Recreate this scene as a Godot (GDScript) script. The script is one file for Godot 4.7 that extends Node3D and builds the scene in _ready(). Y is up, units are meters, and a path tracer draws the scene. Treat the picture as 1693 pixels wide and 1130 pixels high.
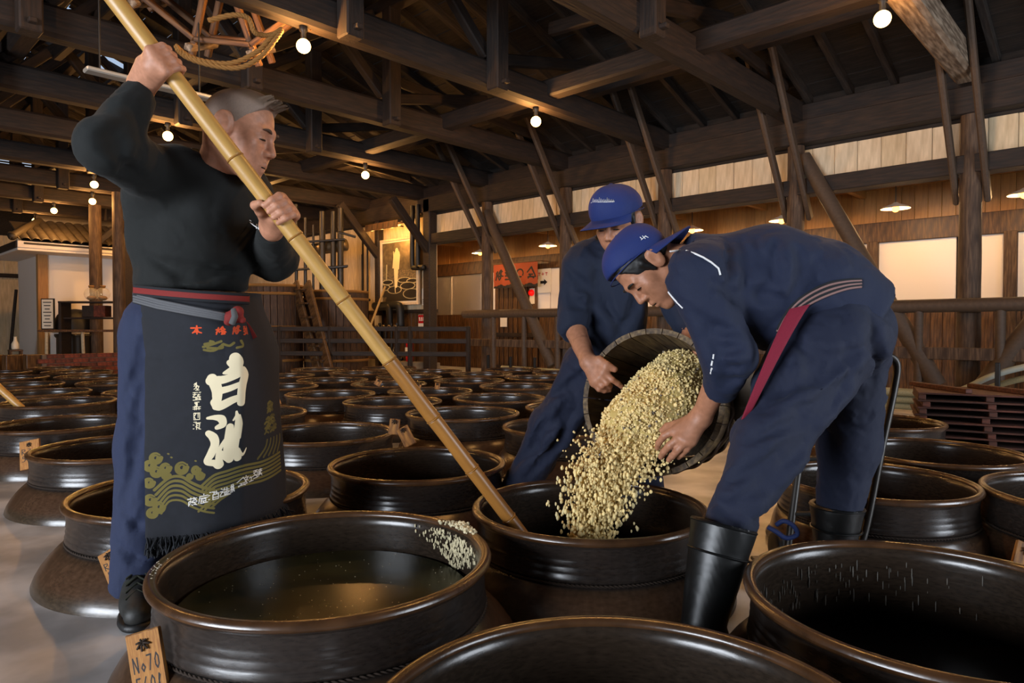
extends Node3D
# A distillery hall: rows of glazed clay jars, three workers tipping steamed grain into a jar.
# World axes: x runs across the hall to the right-hand wall, -z runs along that wall. P() takes hall measures, W() a picture direction and a distance.

const F := 1129.0
const K := 0.9
const CAMH := 0.837
const PITCH := 0.02214
const YAW_U := 0.76445
var hf: Vector3
var hr: Vector3
var cf: Vector3
var cu: Vector3
var M := {}
var names := {}
var cache := {}
var rng := RandomNumberGenerator.new()
var noise := FastNoiseLite.new()

func P(u: float, h: float, v: float) -> Vector3:
	return Vector3(u, h, -v) * K

func W(px: float, py: float, d: float) -> Vector3:
	var dir := cf + hr * ((px - 846.5) / F) - cu * ((py - 565.0) / F)
	return Vector3(0, CAMH, 0) + dir * (d / dir.dot(hf))

func G(px: float, d: float, h := 0.0) -> Vector3:
	return hf * d + hr * ((px - 846.5) / F * d) + Vector3(0, h, 0)

func numbered(called: String) -> String:
	if not names.has(called):
		names[called] = 0
		return called
	names[called] += 1
	return "%s_%03d" % [called, names[called]]

func tag(o: Node, label: String, category: String, group := "", kind := "") -> void:
	if label: o.set_meta("label", label)
	if category: o.set_meta("category", category)
	if group: o.set_meta("group", group)
	if kind: o.set_meta("kind", kind)

func thing(called: String, label: String, category: String, at := Vector3.ZERO, group := "", kind := "") -> Node3D:
	var o := Node3D.new()
	o.name = numbered(called)
	o.position = at
	add_child(o)
	tag(o, label, category, group, kind)
	return o

func put(called: String, mesh: Mesh, mat: Material, parent: Node = null, at := Transform3D()) -> MeshInstance3D:
	var o := MeshInstance3D.new()
	o.mesh = mesh
	o.material_override = mat
	o.transform = at
	if parent == null or parent == self:
		o.name = numbered(called)
		add_child(o)
	else:
		var key := "%d %s" % [parent.get_instance_id(), called]
		var n: int = names.get(key, 0)
		names[key] = n + 1
		o.name = called if n == 0 else "%s_%03d" % [called, n]
		parent.add_child(o, true)
	return o

# ---------- materials ----------
func noise_tex(freq: float, sd: int, lo: Color, hi: Color, size := 256, contrast := 1.0, octaves := 4) -> ImageTexture:
	var n := FastNoiseLite.new()
	n.seed = sd
	n.frequency = freq
	n.fractal_octaves = octaves
	var im := n.get_seamless_image(size, size)
	im.convert(Image.FORMAT_RGB8)
	var b := im.get_data()
	var o := PackedByteArray()
	o.resize(b.size())
	for i in b.size() / 3:
		var t := clampf((b[i * 3] / 255.0 - 0.5) * contrast + 0.5, 0, 1)
		var c := lo.lerp(hi, t)
		o[i * 3] = int(c.r * 255)
		o[i * 3 + 1] = int(c.g * 255)
		o[i * 3 + 2] = int(c.b * 255)
	return ImageTexture.create_from_image(Image.create_from_data(size, size, false, Image.FORMAT_RGB8, o))

func mat(col: Color, rough := 0.7, metal := 0.0, spec := 0.5) -> StandardMaterial3D:
	var m := StandardMaterial3D.new()
	m.albedo_color = col
	m.roughness = rough
	m.metallic = metal
	m.metallic_specular = spec
	return m

func tmat(col: Color, tex: Texture2D, scale: Vector3, rough := 0.7, bump: Texture2D = null, depth := 0.1, spec := 0.5, world := false) -> StandardMaterial3D:
	var m := mat(col, rough, 0.0, spec)
	m.albedo_texture = tex
	m.uv1_triplanar = true
	m.uv1_world_triplanar = world
	m.uv1_scale = scale
	if bump:
		m.heightmap_enabled = true
		m.heightmap_texture = bump
		m.heightmap_scale = depth
	return m

func materials() -> void:
	var grain := noise_tex(0.02, 3, Color(0.55, 0.5, 0.46), Color(1, 1, 1), 256, 1.6, 5)
	var fine := noise_tex(0.06, 5, Color(0.7, 0.7, 0.7), Color(1, 1, 1), 256, 1.3, 5)
	var blot := noise_tex(0.012, 7, Color(0.72, 0.72, 0.72), Color(1, 1, 1), 256, 1.8, 5)
	var weave := noise_tex(0.25, 9, Color(0.8, 0.8, 0.8), Color(1, 1, 1), 128, 1.2, 2)
	var gz := Vector3(5, 5, 0.6)
	M.grain = grain
	var soft := noise_tex(0.02, 13, Color(0.86, 0.85, 0.83), Color(1, 1, 1), 256, 1.3, 4)
	M.beam = tmat(Color(0.16, 0.1, 0.055), grain, gz, 0.75, grain, 0.25)
	M.beam_pale = tmat(Color(0.62, 0.55, 0.47), grain, gz, 0.8, grain, 0.25)
	M.beam_warm = tmat(Color(0.44, 0.3, 0.16), grain, gz, 0.7, grain, 0.2)
	M.post = tmat(Color(0.36, 0.28, 0.21), grain, Vector3(6, 0.6, 6), 0.75, grain, 0.2)
	M.log = tmat(Color(0.29, 0.225, 0.17), soft, Vector3(4, 4, 4), 0.7, fine, 0.1)
	M.roofboard = tmat(Color(0.15, 0.118, 0.09), grain, gz, 0.85, grain, 0.15)
	M.rafter = tmat(Color(0.2, 0.165, 0.14), grain, gz, 0.85)
	M.cream = tmat(Color(0.87, 0.79, 0.67), soft, Vector3(3, 0.5, 3), 0.55, null, 0.1, 0.4)
	M.cream2 = tmat(Color(0.84, 0.755, 0.62), soft, Vector3(3, 0.5, 3), 0.55, null, 0.1, 0.4)
	M.white = mat(Color(0.88, 0.85, 0.82), 0.8)
	M.wainscot = tmat(Color(0.4, 0.28, 0.15), grain, Vector3(6, 0.7, 6), 0.55, grain, 0.08)
	M.wainscot2 = tmat(Color(0.35, 0.24, 0.125), grain, Vector3(6, 0.7, 6), 0.55, grain, 0.08)
	M.cedar = tmat(Color(0.66, 0.47, 0.24), soft, Vector3(6, 0.5, 6), 0.5, grain, 0.06)
	M.cedar2 = tmat(Color(0.6, 0.42, 0.2), soft, Vector3(6, 0.5, 6), 0.5, grain, 0.06)
	M.floor = tmat(Color(0.82, 0.82, 0.825), blot, Vector3(0.7, 0.7, 0.7), 0.36, fine, 0.12, 0.5, true)
	M.stain = tmat(Color(0.62, 0.56, 0.49), blot, Vector3(3, 3, 3), 0.5)
	M.concrete = tmat(Color(0.5, 0.46, 0.4), blot, Vector3(1, 1, 1), 0.8)
	M.brick = tmat(Color(0.46, 0.2, 0.12), blot, Vector3(5, 5, 5), 0.8)
	M.brick2 = tmat(Color(0.38, 0.17, 0.11), blot, Vector3(5, 5, 5), 0.8)
	M.mortar = mat(Color(0.4, 0.33, 0.27), 0.9)
	M.tile = tmat(Color(0.33, 0.29, 0.24), fine, Vector3(3, 3, 3), 0.5)
	var glaze := tmat(Color(1, 1, 1), fine, Vector3(2.5, 7, 2.5), 0.24, blot, 0.12, 0.5)
	glaze.vertex_color_use_as_albedo = true
	M.glaze = glaze
	M.lip = tmat(Color(0.3, 0.2, 0.12), blot, Vector3(4, 4, 4), 0.27, fine, 0.06, 0.6)
	M.cord = tmat(Color(0.2, 0.14, 0.09), fine, Vector3(30, 30, 30), 0.9)
	M.mash = tmat(Color(0.2, 0.21, 0.13), blot, Vector3(1.5, 1.5, 1.5), 0.25, fine, 0.03, 0.25)
	M.lees = mat(Color(0.09, 0.06, 0.05), 0.35)
	M.tagwood = tmat(Color(0.66, 0.45, 0.2), grain, Vector3(8, 1.5, 8), 0.7)
	M.skin = tmat(Color(0.75, 0.53, 0.42), soft, Vector3(9, 9, 9), 0.48, null, 0.0, 0.4)
	M.skin2 = tmat(Color(0.68, 0.47, 0.36), soft, Vector3(9, 9, 9), 0.48, null, 0.0, 0.4)
	var hm := mat(Color(1, 1, 1), 0.8)
	hm.vertex_color_use_as_albedo = true
	M.greyhair = hm
	M.hair = mat(Color(0.05, 0.04, 0.035), 0.6)
	M.eye = mat(Color(0.06, 0.04, 0.035), 0.3)
	M.lips = mat(Color(0.6, 0.36, 0.3), 0.5)
	M.sweat = tmat(Color(0.04, 0.056, 0.05), weave, Vector3(9, 9, 9), 0.9, weave, 0.05)
	M.jeans = tmat(Color(0.11, 0.155, 0.28), weave, Vector3(9, 9, 9), 0.85, weave, 0.05)
	M.navy = tmat(Color(0.036, 0.092, 0.19), weave, Vector3(9, 9, 9), 0.85, weave, 0.05)
	M.navy2 = tmat(Color(0.05, 0.1, 0.215), weave, Vector3(9, 9, 9), 0.85, weave, 0.05)
	M.navytr = tmat(Color(0.05, 0.09, 0.195), weave, Vector3(9, 9, 9), 0.85, weave, 0.05)
	for k in ["sweat", "jeans", "navy", "navy2", "navytr"]:
		M[k].rim_enabled = true
		M[k].rim = 0.25
		M[k].rim_tint = 0.6
	M.cap = tmat(Color(0.055, 0.15, 0.4), weave, Vector3(12, 12, 12), 0.8)
	M.thread = mat(Color(0.85, 0.85, 0.85), 0.8)
	M.apron_dark = tmat(Color(0.075, 0.085, 0.11), weave, Vector3(9, 9, 9), 0.9)
	M.red = tmat(Color(0.5, 0.1, 0.075), weave, Vector3(14, 14, 14), 0.85)
	M.crimson = tmat(Color(0.5, 0.02, 0.16), weave, Vector3(9, 9, 9), 0.85)
	M.rubber = mat(Color(0.035, 0.038, 0.038), 0.42)
	M.shoe = tmat(Color(0.14, 0.14, 0.13), blot, Vector3(8, 8, 8), 0.6)
	M.lace = mat(Color(0.15, 0.16, 0.11), 0.9)
	M.eyelet = mat(Color(0.7, 0.7, 0.68), 0.3, 0.8)
	M.bamboo = tmat(Color(0.75, 0.58, 0.31), soft, Vector3(9, 9, 0.8), 0.4, null, 0.0, 0.5)
	M.bamboo_wet = tmat(Color(0.62, 0.42, 0.19), soft, Vector3(9, 9, 0.8), 0.35)
	M.stave = tmat(Color(0.46, 0.375, 0.24), grain, Vector3(9, 1.2, 9), 0.7, grain, 0.1)
	M.stave2 = tmat(Color(0.39, 0.31, 0.2), grain, Vector3(9, 1.2, 9), 0.7, grain, 0.1)
	M.hoop = tmat(Color(0.3, 0.2, 0.12), fine, Vector3(20, 20, 20), 0.6)
	M.rice = tmat(Color(0.84, 0.73, 0.43), fine, Vector3(30, 30, 30), 0.7, fine, 0.1)
	var rc := mat(Color(1, 1, 1), 0.7)
	rc.vertex_color_use_as_albedo = true
	M.ricec = rc
	M.steel = mat(Color(0.2, 0.19, 0.18), 0.4, 0.6)
	M.black = mat(Color(0.03, 0.03, 0.03), 0.55)
	M.blue = mat(Color(0.06, 0.14, 0.33), 0.7)
	M.hose = tmat(Color(0.66, 0.64, 0.5), fine, Vector3(8, 8, 8), 0.5)
	M.tray = tmat(Color(0.37, 0.2, 0.145), grain, Vector3(1.2, 8, 8), 0.75, grain, 0.08)
	M.tray2 = tmat(Color(0.31, 0.17, 0.12), grain, Vector3(1.2, 8, 8), 0.75, grain, 0.08)
	M.barrel = tmat(Color(0.29, 0.2, 0.13), grain, Vector3(6, 0.8, 6), 0.7)
	M.paleband = tmat(Color(0.56, 0.4, 0.2), fine, Vector3(10, 10, 10), 0.6)
	M.rope = tmat(Color(0.6, 0.43, 0.2), fine, Vector3(30, 30, 30), 0.85)
	M.extred = mat(Color(0.65, 0.03, 0.03), 0.3)
	M.paper = mat(Color(0.85, 0.83, 0.78), 0.8)
	M.orange = tmat(Color(0.8, 0.3, 0.06), weave, Vector3(6, 6, 6), 0.8)
	M.glass = mat(Color(1, 0.95, 0.8, 0.15), 0.03)
	M.glass.transparency = BaseMaterial3D.TRANSPARENCY_ALPHA
	M.socket = mat(Color(0.08, 0.07, 0.06), 0.5)
	M.enamel = mat(Color(0.85, 0.82, 0.75), 0.35)
	M.bulb = glow_mat(Color(1, 0.78, 0.45), 14.0)
	M.bulb2 = glow_mat(Color(1, 0.62, 0.26), 9.0)
	M.ink = mat(Color(0.04, 0.035, 0.03), 0.8)
	M.redink = mat(Color(0.7, 0.12, 0.08), 0.8)

func glow_mat(c: Color, e: float) -> StandardMaterial3D:
	var m := mat(c, 0.4)
	m.emission_enabled = true
	m.emission = c
	m.emission_energy_multiplier = e
	return m

# ---------- mesh helpers ----------
func fin(V: PackedVector3Array, I: PackedInt32Array, UV := PackedVector2Array(), C := PackedColorArray(), closed := true) -> ArrayMesh:
	if closed:
		var vol := 0.0
		var o := V[0]
		for i in range(0, I.size(), 3):
			vol += (V[I[i]] - o).dot((V[I[i + 1]] - o).cross(V[I[i + 2]] - o))
		if vol > 0:
			for i in range(0, I.size(), 3):
				var s := I[i + 1]
				I[i + 1] = I[i + 2]
				I[i + 2] = s
	var N := PackedVector3Array()
	N.resize(V.size())
	for i in range(0, I.size(), 3):
		var n := (V[I[i + 2]] - V[I[i]]).cross(V[I[i + 1]] - V[I[i]])
		N[I[i]] += n
		N[I[i + 1]] += n
		N[I[i + 2]] += n
	for i in N.size():
		N[i] = N[i].normalized()
	var a := []
	a.resize(Mesh.ARRAY_MAX)
	a[Mesh.ARRAY_VERTEX] = V
	a[Mesh.ARRAY_NORMAL] = N
	if UV.size(): a[Mesh.ARRAY_TEX_UV] = UV
	if C.size(): a[Mesh.ARRAY_COLOR] = C
	a[Mesh.ARRAY_INDEX] = I
	var m := ArrayMesh.new()
	m.add_surface_from_arrays(Mesh.PRIMITIVE_TRIANGLES, a)
	return m

# a box with chamfered edges; flat faces
func box(s: Vector3, bev := 0.008) -> ArrayMesh:
	var key := "b%.3f_%.3f_%.3f_%.3f" % [s.x, s.y, s.z, bev]
	if cache.has(key): return cache[key]
	var V := PackedVector3Array()
	var I := PackedInt32Array()
	var h := s * 0.5
	bev = minf(bev, minf(h.x, minf(h.y, h.z)) * 0.8)
	var add := func(pts: Array) -> void:
		var c := Vector3.ZERO
		for p in pts: c += p
		var n: Vector3 = (pts[2] - pts[0]).cross(pts[1] - pts[0])
		if n.dot(c) < 0: pts.reverse()
		var b := V.size()
		for p in pts: V.append(p)
		for i in range(1, pts.size() - 1):
			I.append_array([b, b + i, b + i + 1])
	for ax in 3:
		var u := (ax + 1) % 3
		var w := (ax + 2) % 3
		for sg in [-1.0, 1.0]:
			var q := []
			for c in [[-1, -1], [1, -1], [1, 1], [-1, 1]]:
				var p := Vector3.ZERO
				p[ax] = sg * h[ax]
				p[u] = c[0] * (h[u] - bev)
				p[w] = c[1] * (h[w] - bev)
				q.append(p)
			add.call(q)
		for s1 in [-1.0, 1.0]:
			for s2 in [-1.0, 1.0]:
				var q := []
				for c in [[0, -1], [0, 1], [1, 1], [1, -1]]:
					var p := Vector3.ZERO
					p[ax] = c[1] * (h[ax] - bev)
					p[u] = s1 * (h[u] - (bev if c[0] == 1 else 0.0))
					p[w] = s2 * (h[w] - (0.0 if c[0] == 1 else bev))
					q.append(p)
				add.call(q)
	for c in 8:
		var sg := Vector3(1 if c & 1 else -1, 1 if c & 2 else -1, 1 if c & 4 else -1)
		add.call([sg * Vector3(h.x, h.y - bev, h.z - bev), sg * Vector3(h.x - bev, h.y, h.z - bev), sg * Vector3(h.x - bev, h.y - bev, h.z)])
	var m := fin(V, I, PackedVector2Array(), PackedColorArray(), false)
	cache[key] = m
	return m

func frame(z: Vector3, up := Vector3.UP) -> Basis:
	z = z.normalized()
	if absf(z.dot(up)) > 0.97: up = Vector3(1, 0, 0) if absf(z.x) < 0.9 else Vector3(0, 0, 1)
	var x := up.cross(z).normalized()
	return Basis(x, z.cross(x), z)

# a squared timber from a to b
func timber(called: String, a: Vector3, b: Vector3, w: float, h: float, m: Material, parent: Node = null, bev := 0.012, up := Vector3.UP) -> MeshInstance3D:
	return put(called, box(Vector3(w, h, a.distance_to(b)), bev), m, parent, Transform3D(frame(b - a, up), (a + b) * 0.5))

func lathe(prof: PackedVector2Array, seg := 48, cols := PackedColorArray(), cap := false) -> ArrayMesh:
	var V := PackedVector3Array()
	var I := PackedInt32Array()
	var C := PackedColorArray()
	var n := prof.size()
	for j in seg:
		var a := TAU * j / seg
		for i in n:
			V.append(Vector3(prof[i].x * cos(a), prof[i].y, prof[i].x * sin(a)))
			if cols.size(): C.append(cols[i])
	for j in seg:
		var j2 := (j + 1) % seg
		for i in n - 1:
			I.append_array([j * n + i, j * n + i + 1, j2 * n + i, j2 * n + i, j * n + i + 1, j2 * n + i + 1])
	var ends := [0, n - 1] if cap else []
	for e in ends:
		var c := V.size()
		V.append(Vector3(0, prof[e].y, 0))
		if cols.size(): C.append(cols[e])
		for j in seg:
			if e == 0: I.append_array([c, j * n, ((j + 1) % seg) * n])
			else: I.append_array([c, ((j + 1) % seg) * n + e, j * n + e])
	return fin(V, I, PackedVector2Array(), C, true)

func ring_mesh(R: float, r: float, seg := 48, sides := 8, sy := 1.0) -> ArrayMesh:
	var p := PackedVector2Array()
	for i in sides + 1:
		var a := TAU * i / sides
		p.append(Vector2(R + cos(a) * r, sin(a) * r * sy))
	return lathe(p, seg)

# a round bar through points; rad is a number or one radius per point
func tube(pts: PackedVector3Array, rad, sides := 8, caps := true, twist := 0.0) -> ArrayMesh:
	var V := PackedVector3Array()
	var I := PackedInt32Array()
	var n := pts.size()
	var x := Vector3.ZERO
	for i in n:
		var t := (pts[mini(i + 1, n - 1)] - pts[maxi(i - 1, 0)]).normalized()
		if i == 0: x = frame(t).x
		x = (x - t * x.dot(t)).normalized()
		var y := t.cross(x)
		var r: float = rad if rad is float else rad[i]
		for s in sides:
			var a := TAU * s / sides + twist * i
			V.append(pts[i] + (x * cos(a) + y * sin(a)) * r)
	for i in n - 1:
		for s in sides:
			var s2 := (s + 1) % sides
			I.append_array([i * sides + s, i * sides + s2, (i + 1) * sides + s, (i + 1) * sides + s, i * sides + s2, (i + 1) * sides + s2])
	if caps:
		for e in [0, n - 1]:
			var c := V.size()
			V.append(pts[e])
			for s in sides:
				var s2 := (s + 1) % sides
				if e == 0: I.append_array([c, e * sides + s2, e * sides + s])
				else: I.append_array([c, e * sides + s, e * sides + s2])
	return fin(V, I)

func smooth_path(p: Array, per := 6) -> PackedVector3Array:
	var o := PackedVector3Array()
	for i in p.size() - 1:
		var a: Vector3 = p[maxi(i - 1, 0)]
		var b: Vector3 = p[i]
		var c: Vector3 = p[i + 1]
		var d: Vector3 = p[mini(i + 2, p.size() - 1)]
		for s in per:
			o.append(b.cubic_interpolate(c, a, d, float(s) / per))
	o.append(p[-1])
	return o

# a cloth sheet of rows of points, with thickness; uv runs 0..1
func sheet(rows: Array, thick: float, flip := false) -> ArrayMesh:
	var nr := rows.size()
	var nc: int = rows[0].size()
	var V := PackedVector3Array()
	var UV := PackedVector2Array()
	var I := PackedInt32Array()
	for side in 2:
		for r in nr:
			for c in nc:
				var p: Vector3 = rows[r][c]
				var du: Vector3 = rows[r][mini(c + 1, nc - 1)] - rows[r][maxi(c - 1, 0)]
				var dv: Vector3 = rows[mini(r + 1, nr - 1)][c] - rows[maxi(r - 1, 0)][c]
				var n := du.cross(dv).normalized() * (-1.0 if flip else 1.0)
				V.append(p - n * thick * side)
				UV.append(Vector2(float(c) / (nc - 1), float(r) / (nr - 1)))
	var h := nr * nc
	var q := func(a: int, b: int, c: int, d: int) -> void:
		I.append_array([a, b, c, a, c, d])
	for r in nr - 1:
		for c in nc - 1:
			var a := r * nc + c
			q.call(a, a + 1, a + nc + 1, a + nc)
			q.call(h + a, h + a + nc, h + a + nc + 1, h + a + 1)
	for r in nr - 1:
		var a := r * nc
		q.call(a, a + nc, h + a + nc, h + a)
		a = r * nc + nc - 1
		q.call(a, h + a, h + a + nc, a + nc)
	for c in nc - 1:
		q.call(c, h + c, h + c + 1, c + 1)
		var a := (nr - 1) * nc + c
		q.call(a, a + 1, h + a + 1, h + a)
	return fin(V, I, UV)

func blob(sd: int, lump := 0.3) -> ArrayMesh:
	var s := SphereMesh.new()
	s.radial_segments = 8
	s.rings = 5
	s.radius = 1.0
	s.height = 2.0
	var a := s.get_mesh_arrays()
	var V: PackedVector3Array = a[Mesh.ARRAY_VERTEX]
	for i in V.size():
		V[i] *= 1.0 + lump * noise.get_noise_3dv(V[i] * 60.0 + Vector3(sd * 37, 0, 0))
	return fin(V, a[Mesh.ARRAY_INDEX])

# joins transformed copies into one mesh
func join(list: Array) -> ArrayMesh:
	var st := SurfaceTool.new()
	st.begin(Mesh.PRIMITIVE_TRIANGLES)
	for e in list: st.append_from(e[0], 0, e[1])
	return st.commit()

func scatter(called: String, mesh: Mesh, m: Material, xs: Array, cols: Array, parent: Node = null) -> MultiMeshInstance3D:
	var mm := MultiMesh.new()
	mm.transform_format = MultiMesh.TRANSFORM_3D
	mm.use_colors = cols.size() > 0
	mm.mesh = mesh
	mm.instance_count = xs.size()
	for i in xs.size():
		mm.set_instance_transform(i, xs[i])
		if cols.size(): mm.set_instance_color(i, cols[i])
	var o := MultiMeshInstance3D.new()
	o.multimesh = mm
	o.material_override = m
	o.name = numbered(called) if parent == null else called
	(self if parent == null else parent).add_child(o, true)
	return o

const BULB_E := 1.25
const PEND_E := 0.75
const DAY_E := 92.0
const DOOR_E := 27.0

func _ready() -> void:
	# camera, sky, daylight, exposure
	hf = Vector3(cos(YAW_U), 0, -sin(YAW_U))
	hr = Vector3(sin(YAW_U), 0, cos(YAW_U))
	cf = hf * cos(PITCH) - Vector3.UP * sin(PITCH)
	cu = hf * sin(PITCH) + Vector3.UP * cos(PITCH)
	var cam := Camera3D.new()
	cam.name = "camera"
	cam.transform = Transform3D(Basis(hr, cu, -cf), Vector3(0, CAMH, 0))
	cam.fov = rad_to_deg(2.0 * atan(565.0 / F))
	cam.near = 0.05
	cam.far = 100
	add_child(cam)
	cam.current = true
	var env := Environment.new()
	env.background_mode = Environment.BG_SKY
	var sky := Sky.new()
	var sm := ProceduralSkyMaterial.new()
	sm.sky_top_color = Color(0.62, 0.72, 0.85)
	sm.sky_horizon_color = Color(0.85, 0.88, 0.9)
	sm.ground_bottom_color = Color(0.3, 0.29, 0.27)
	sm.ground_horizon_color = Color(0.6, 0.6, 0.58)
	sm.sky_energy_multiplier = 1.0
	sky.sky_material = sm
	env.sky = sky
	env.background_energy_multiplier = 1.0
	env.tonemap_mode = Environment.TONE_MAPPER_LINEAR
	env.tonemap_exposure = 1.0
	env.sdfgi_enabled = true
	env.ssao_enabled = true
	env.ssil_enabled = true
	var we := WorldEnvironment.new()
	we.name = "world"
	we.environment = env
	add_child(we)
	# daylight: the wide opening in the left wall, behind the camera, and the door in the entrance wall
	var door := AreaLight3D.new()
	door.name = "door_daylight"
	door.area_size = Vector2(2.9, 2.9) * K
	door.light_color = Color(0.93, 0.96, 1.0)
	door.light_energy = DOOR_E
	door.area_range = 40
	door.area_attenuation = 2
	door.shadow_enabled = true
	door.transform = Transform3D(Basis(), P(4.0, 1.55, -4.9))
	add_child(door)
	var day := AreaLight3D.new()
	day.name = "daylight"
	day.area_size = Vector2(4.4, 2.7) * K
	day.light_color = Color(0.93, 0.96, 1.0)
	day.light_energy = DAY_E
	day.area_range = 40
	day.area_attenuation = 2
	day.shadow_enabled = true
	day.transform = Transform3D(Basis(Vector3.UP, -PI / 2), P(-7.4, 1.5, 1.6))
	add_child(day)

	materials()
	room()
	lamps()
	background()
	jars()
	tools()
	man_with_pole()
	standing_worker()
	bent_worker()

# ---------- rounded bodies: a field of tapered capsules and ellipsoids, meshed as surface nets ----------
# [0, a, b, ra, rb, k, squash axis, squash]  [1, centre, basis, radii, k]  [2, ...capsule cut]  [3, ...ellipsoid cut]  [4, point, normal, reach: cut away beyond the plane]
func cap(a: Vector3, b: Vector3, ra: float, rb: float, k := 0.03, ax := Vector3.ZERO, sq := 1.0) -> Array:
	return [0, a, b, ra, rb, k, ax, sq]

func ell(c: Vector3, bs: Basis, r: Vector3, k := 0.03) -> Array:
	return [1, c, bs, r, k]

func prim_d(e: Array, p: Vector3) -> float:
	if e[0] == 0 or e[0] == 2:
		var a: Vector3 = e[1]
		var b: Vector3 = e[2] - a
		var q := p - a
		if e[7] != 1.0:
			var ax: Vector3 = e[6]
			q += ax * (q.dot(ax) * (1.0 / e[7] - 1.0))
			b += ax * (b.dot(ax) * (1.0 / e[7] - 1.0))
		var h := clampf(q.dot(b) / maxf(b.length_squared(), 1e-9), 0, 1)
		return (q - b * h).length() - lerpf(e[3], e[4], h)
	if e[0] == 4:
		return (p - e[1]).dot(e[2])
	var bs: Basis = e[2]
	var d: Vector3 = p - e[1]
	var q := Vector3(d.dot(bs.x), d.dot(bs.y), d.dot(bs.z))
	var r: Vector3 = e[3]
	var k0 := (q / r).length()
	var k1 := (q / (r * r)).length()
	return k0 * (k0 - 1.0) / maxf(k1, 1e-6)

func field(prims: Array, p: Vector3) -> float:
	var f := 9.0
	for e in prims:
		var d := prim_d(e, p)
		if e[0] < 2:
			var k: float = e[5] if e[0] == 0 else e[4]
			var h := maxf(k - absf(f - d), 0.0) / k
			f = minf(f, d) - h * h * k * 0.25
		elif e[0] == 4:
			if p.distance_to(e[1]) < e[3]: f = maxf(f, d)
		else:
			var k: float = e[5] if e[0] == 2 else e[4]
			var h := maxf(k - absf(f + d), 0.0) / k
			f = maxf(f, -d) + h * h * k * 0.25
	return f

# where the picture direction (px, py) first meets the body
func hit(prims: Array, px: float, py: float, d0: float, lift := 0.0) -> Vector3:
	var o := Vector3(0, CAMH, 0)
	var dir := (W(px, py, d0) - o).normalized()
	var t := (W(px, py, d0) - o).length() - 0.45
	for i in 60:
		var f := field(prims, o + dir * t)
		if f < 0.001: break
		t += maxf(f * 0.7, 0.001)
	if field(prims, o + dir * t) > 0.01: return W(px, py, d0)
	return o + dir * (t - lift)

# soft folds: shallow grooves cut along picture polylines, found on the body's own surface
func creases(prims: Array, lines: Array, d0: float, r := 0.011, k := 0.024) -> Array:
	var o := []
	for ln in lines:
		var pts := []
		for e in ln: pts.append(hit(prims, e[0], e[1], d0, -0.001))
		for i in pts.size() - 1:
			if pts[i].distance_to(pts[i + 1]) < 0.35: o.append([2, pts[i], pts[i + 1], 2.0 * r if i else r * 0.6, 2.0 * r if i < pts.size() - 2 else r * 0.5, k, Vector3.ZERO, 1.0])
	return o

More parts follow.
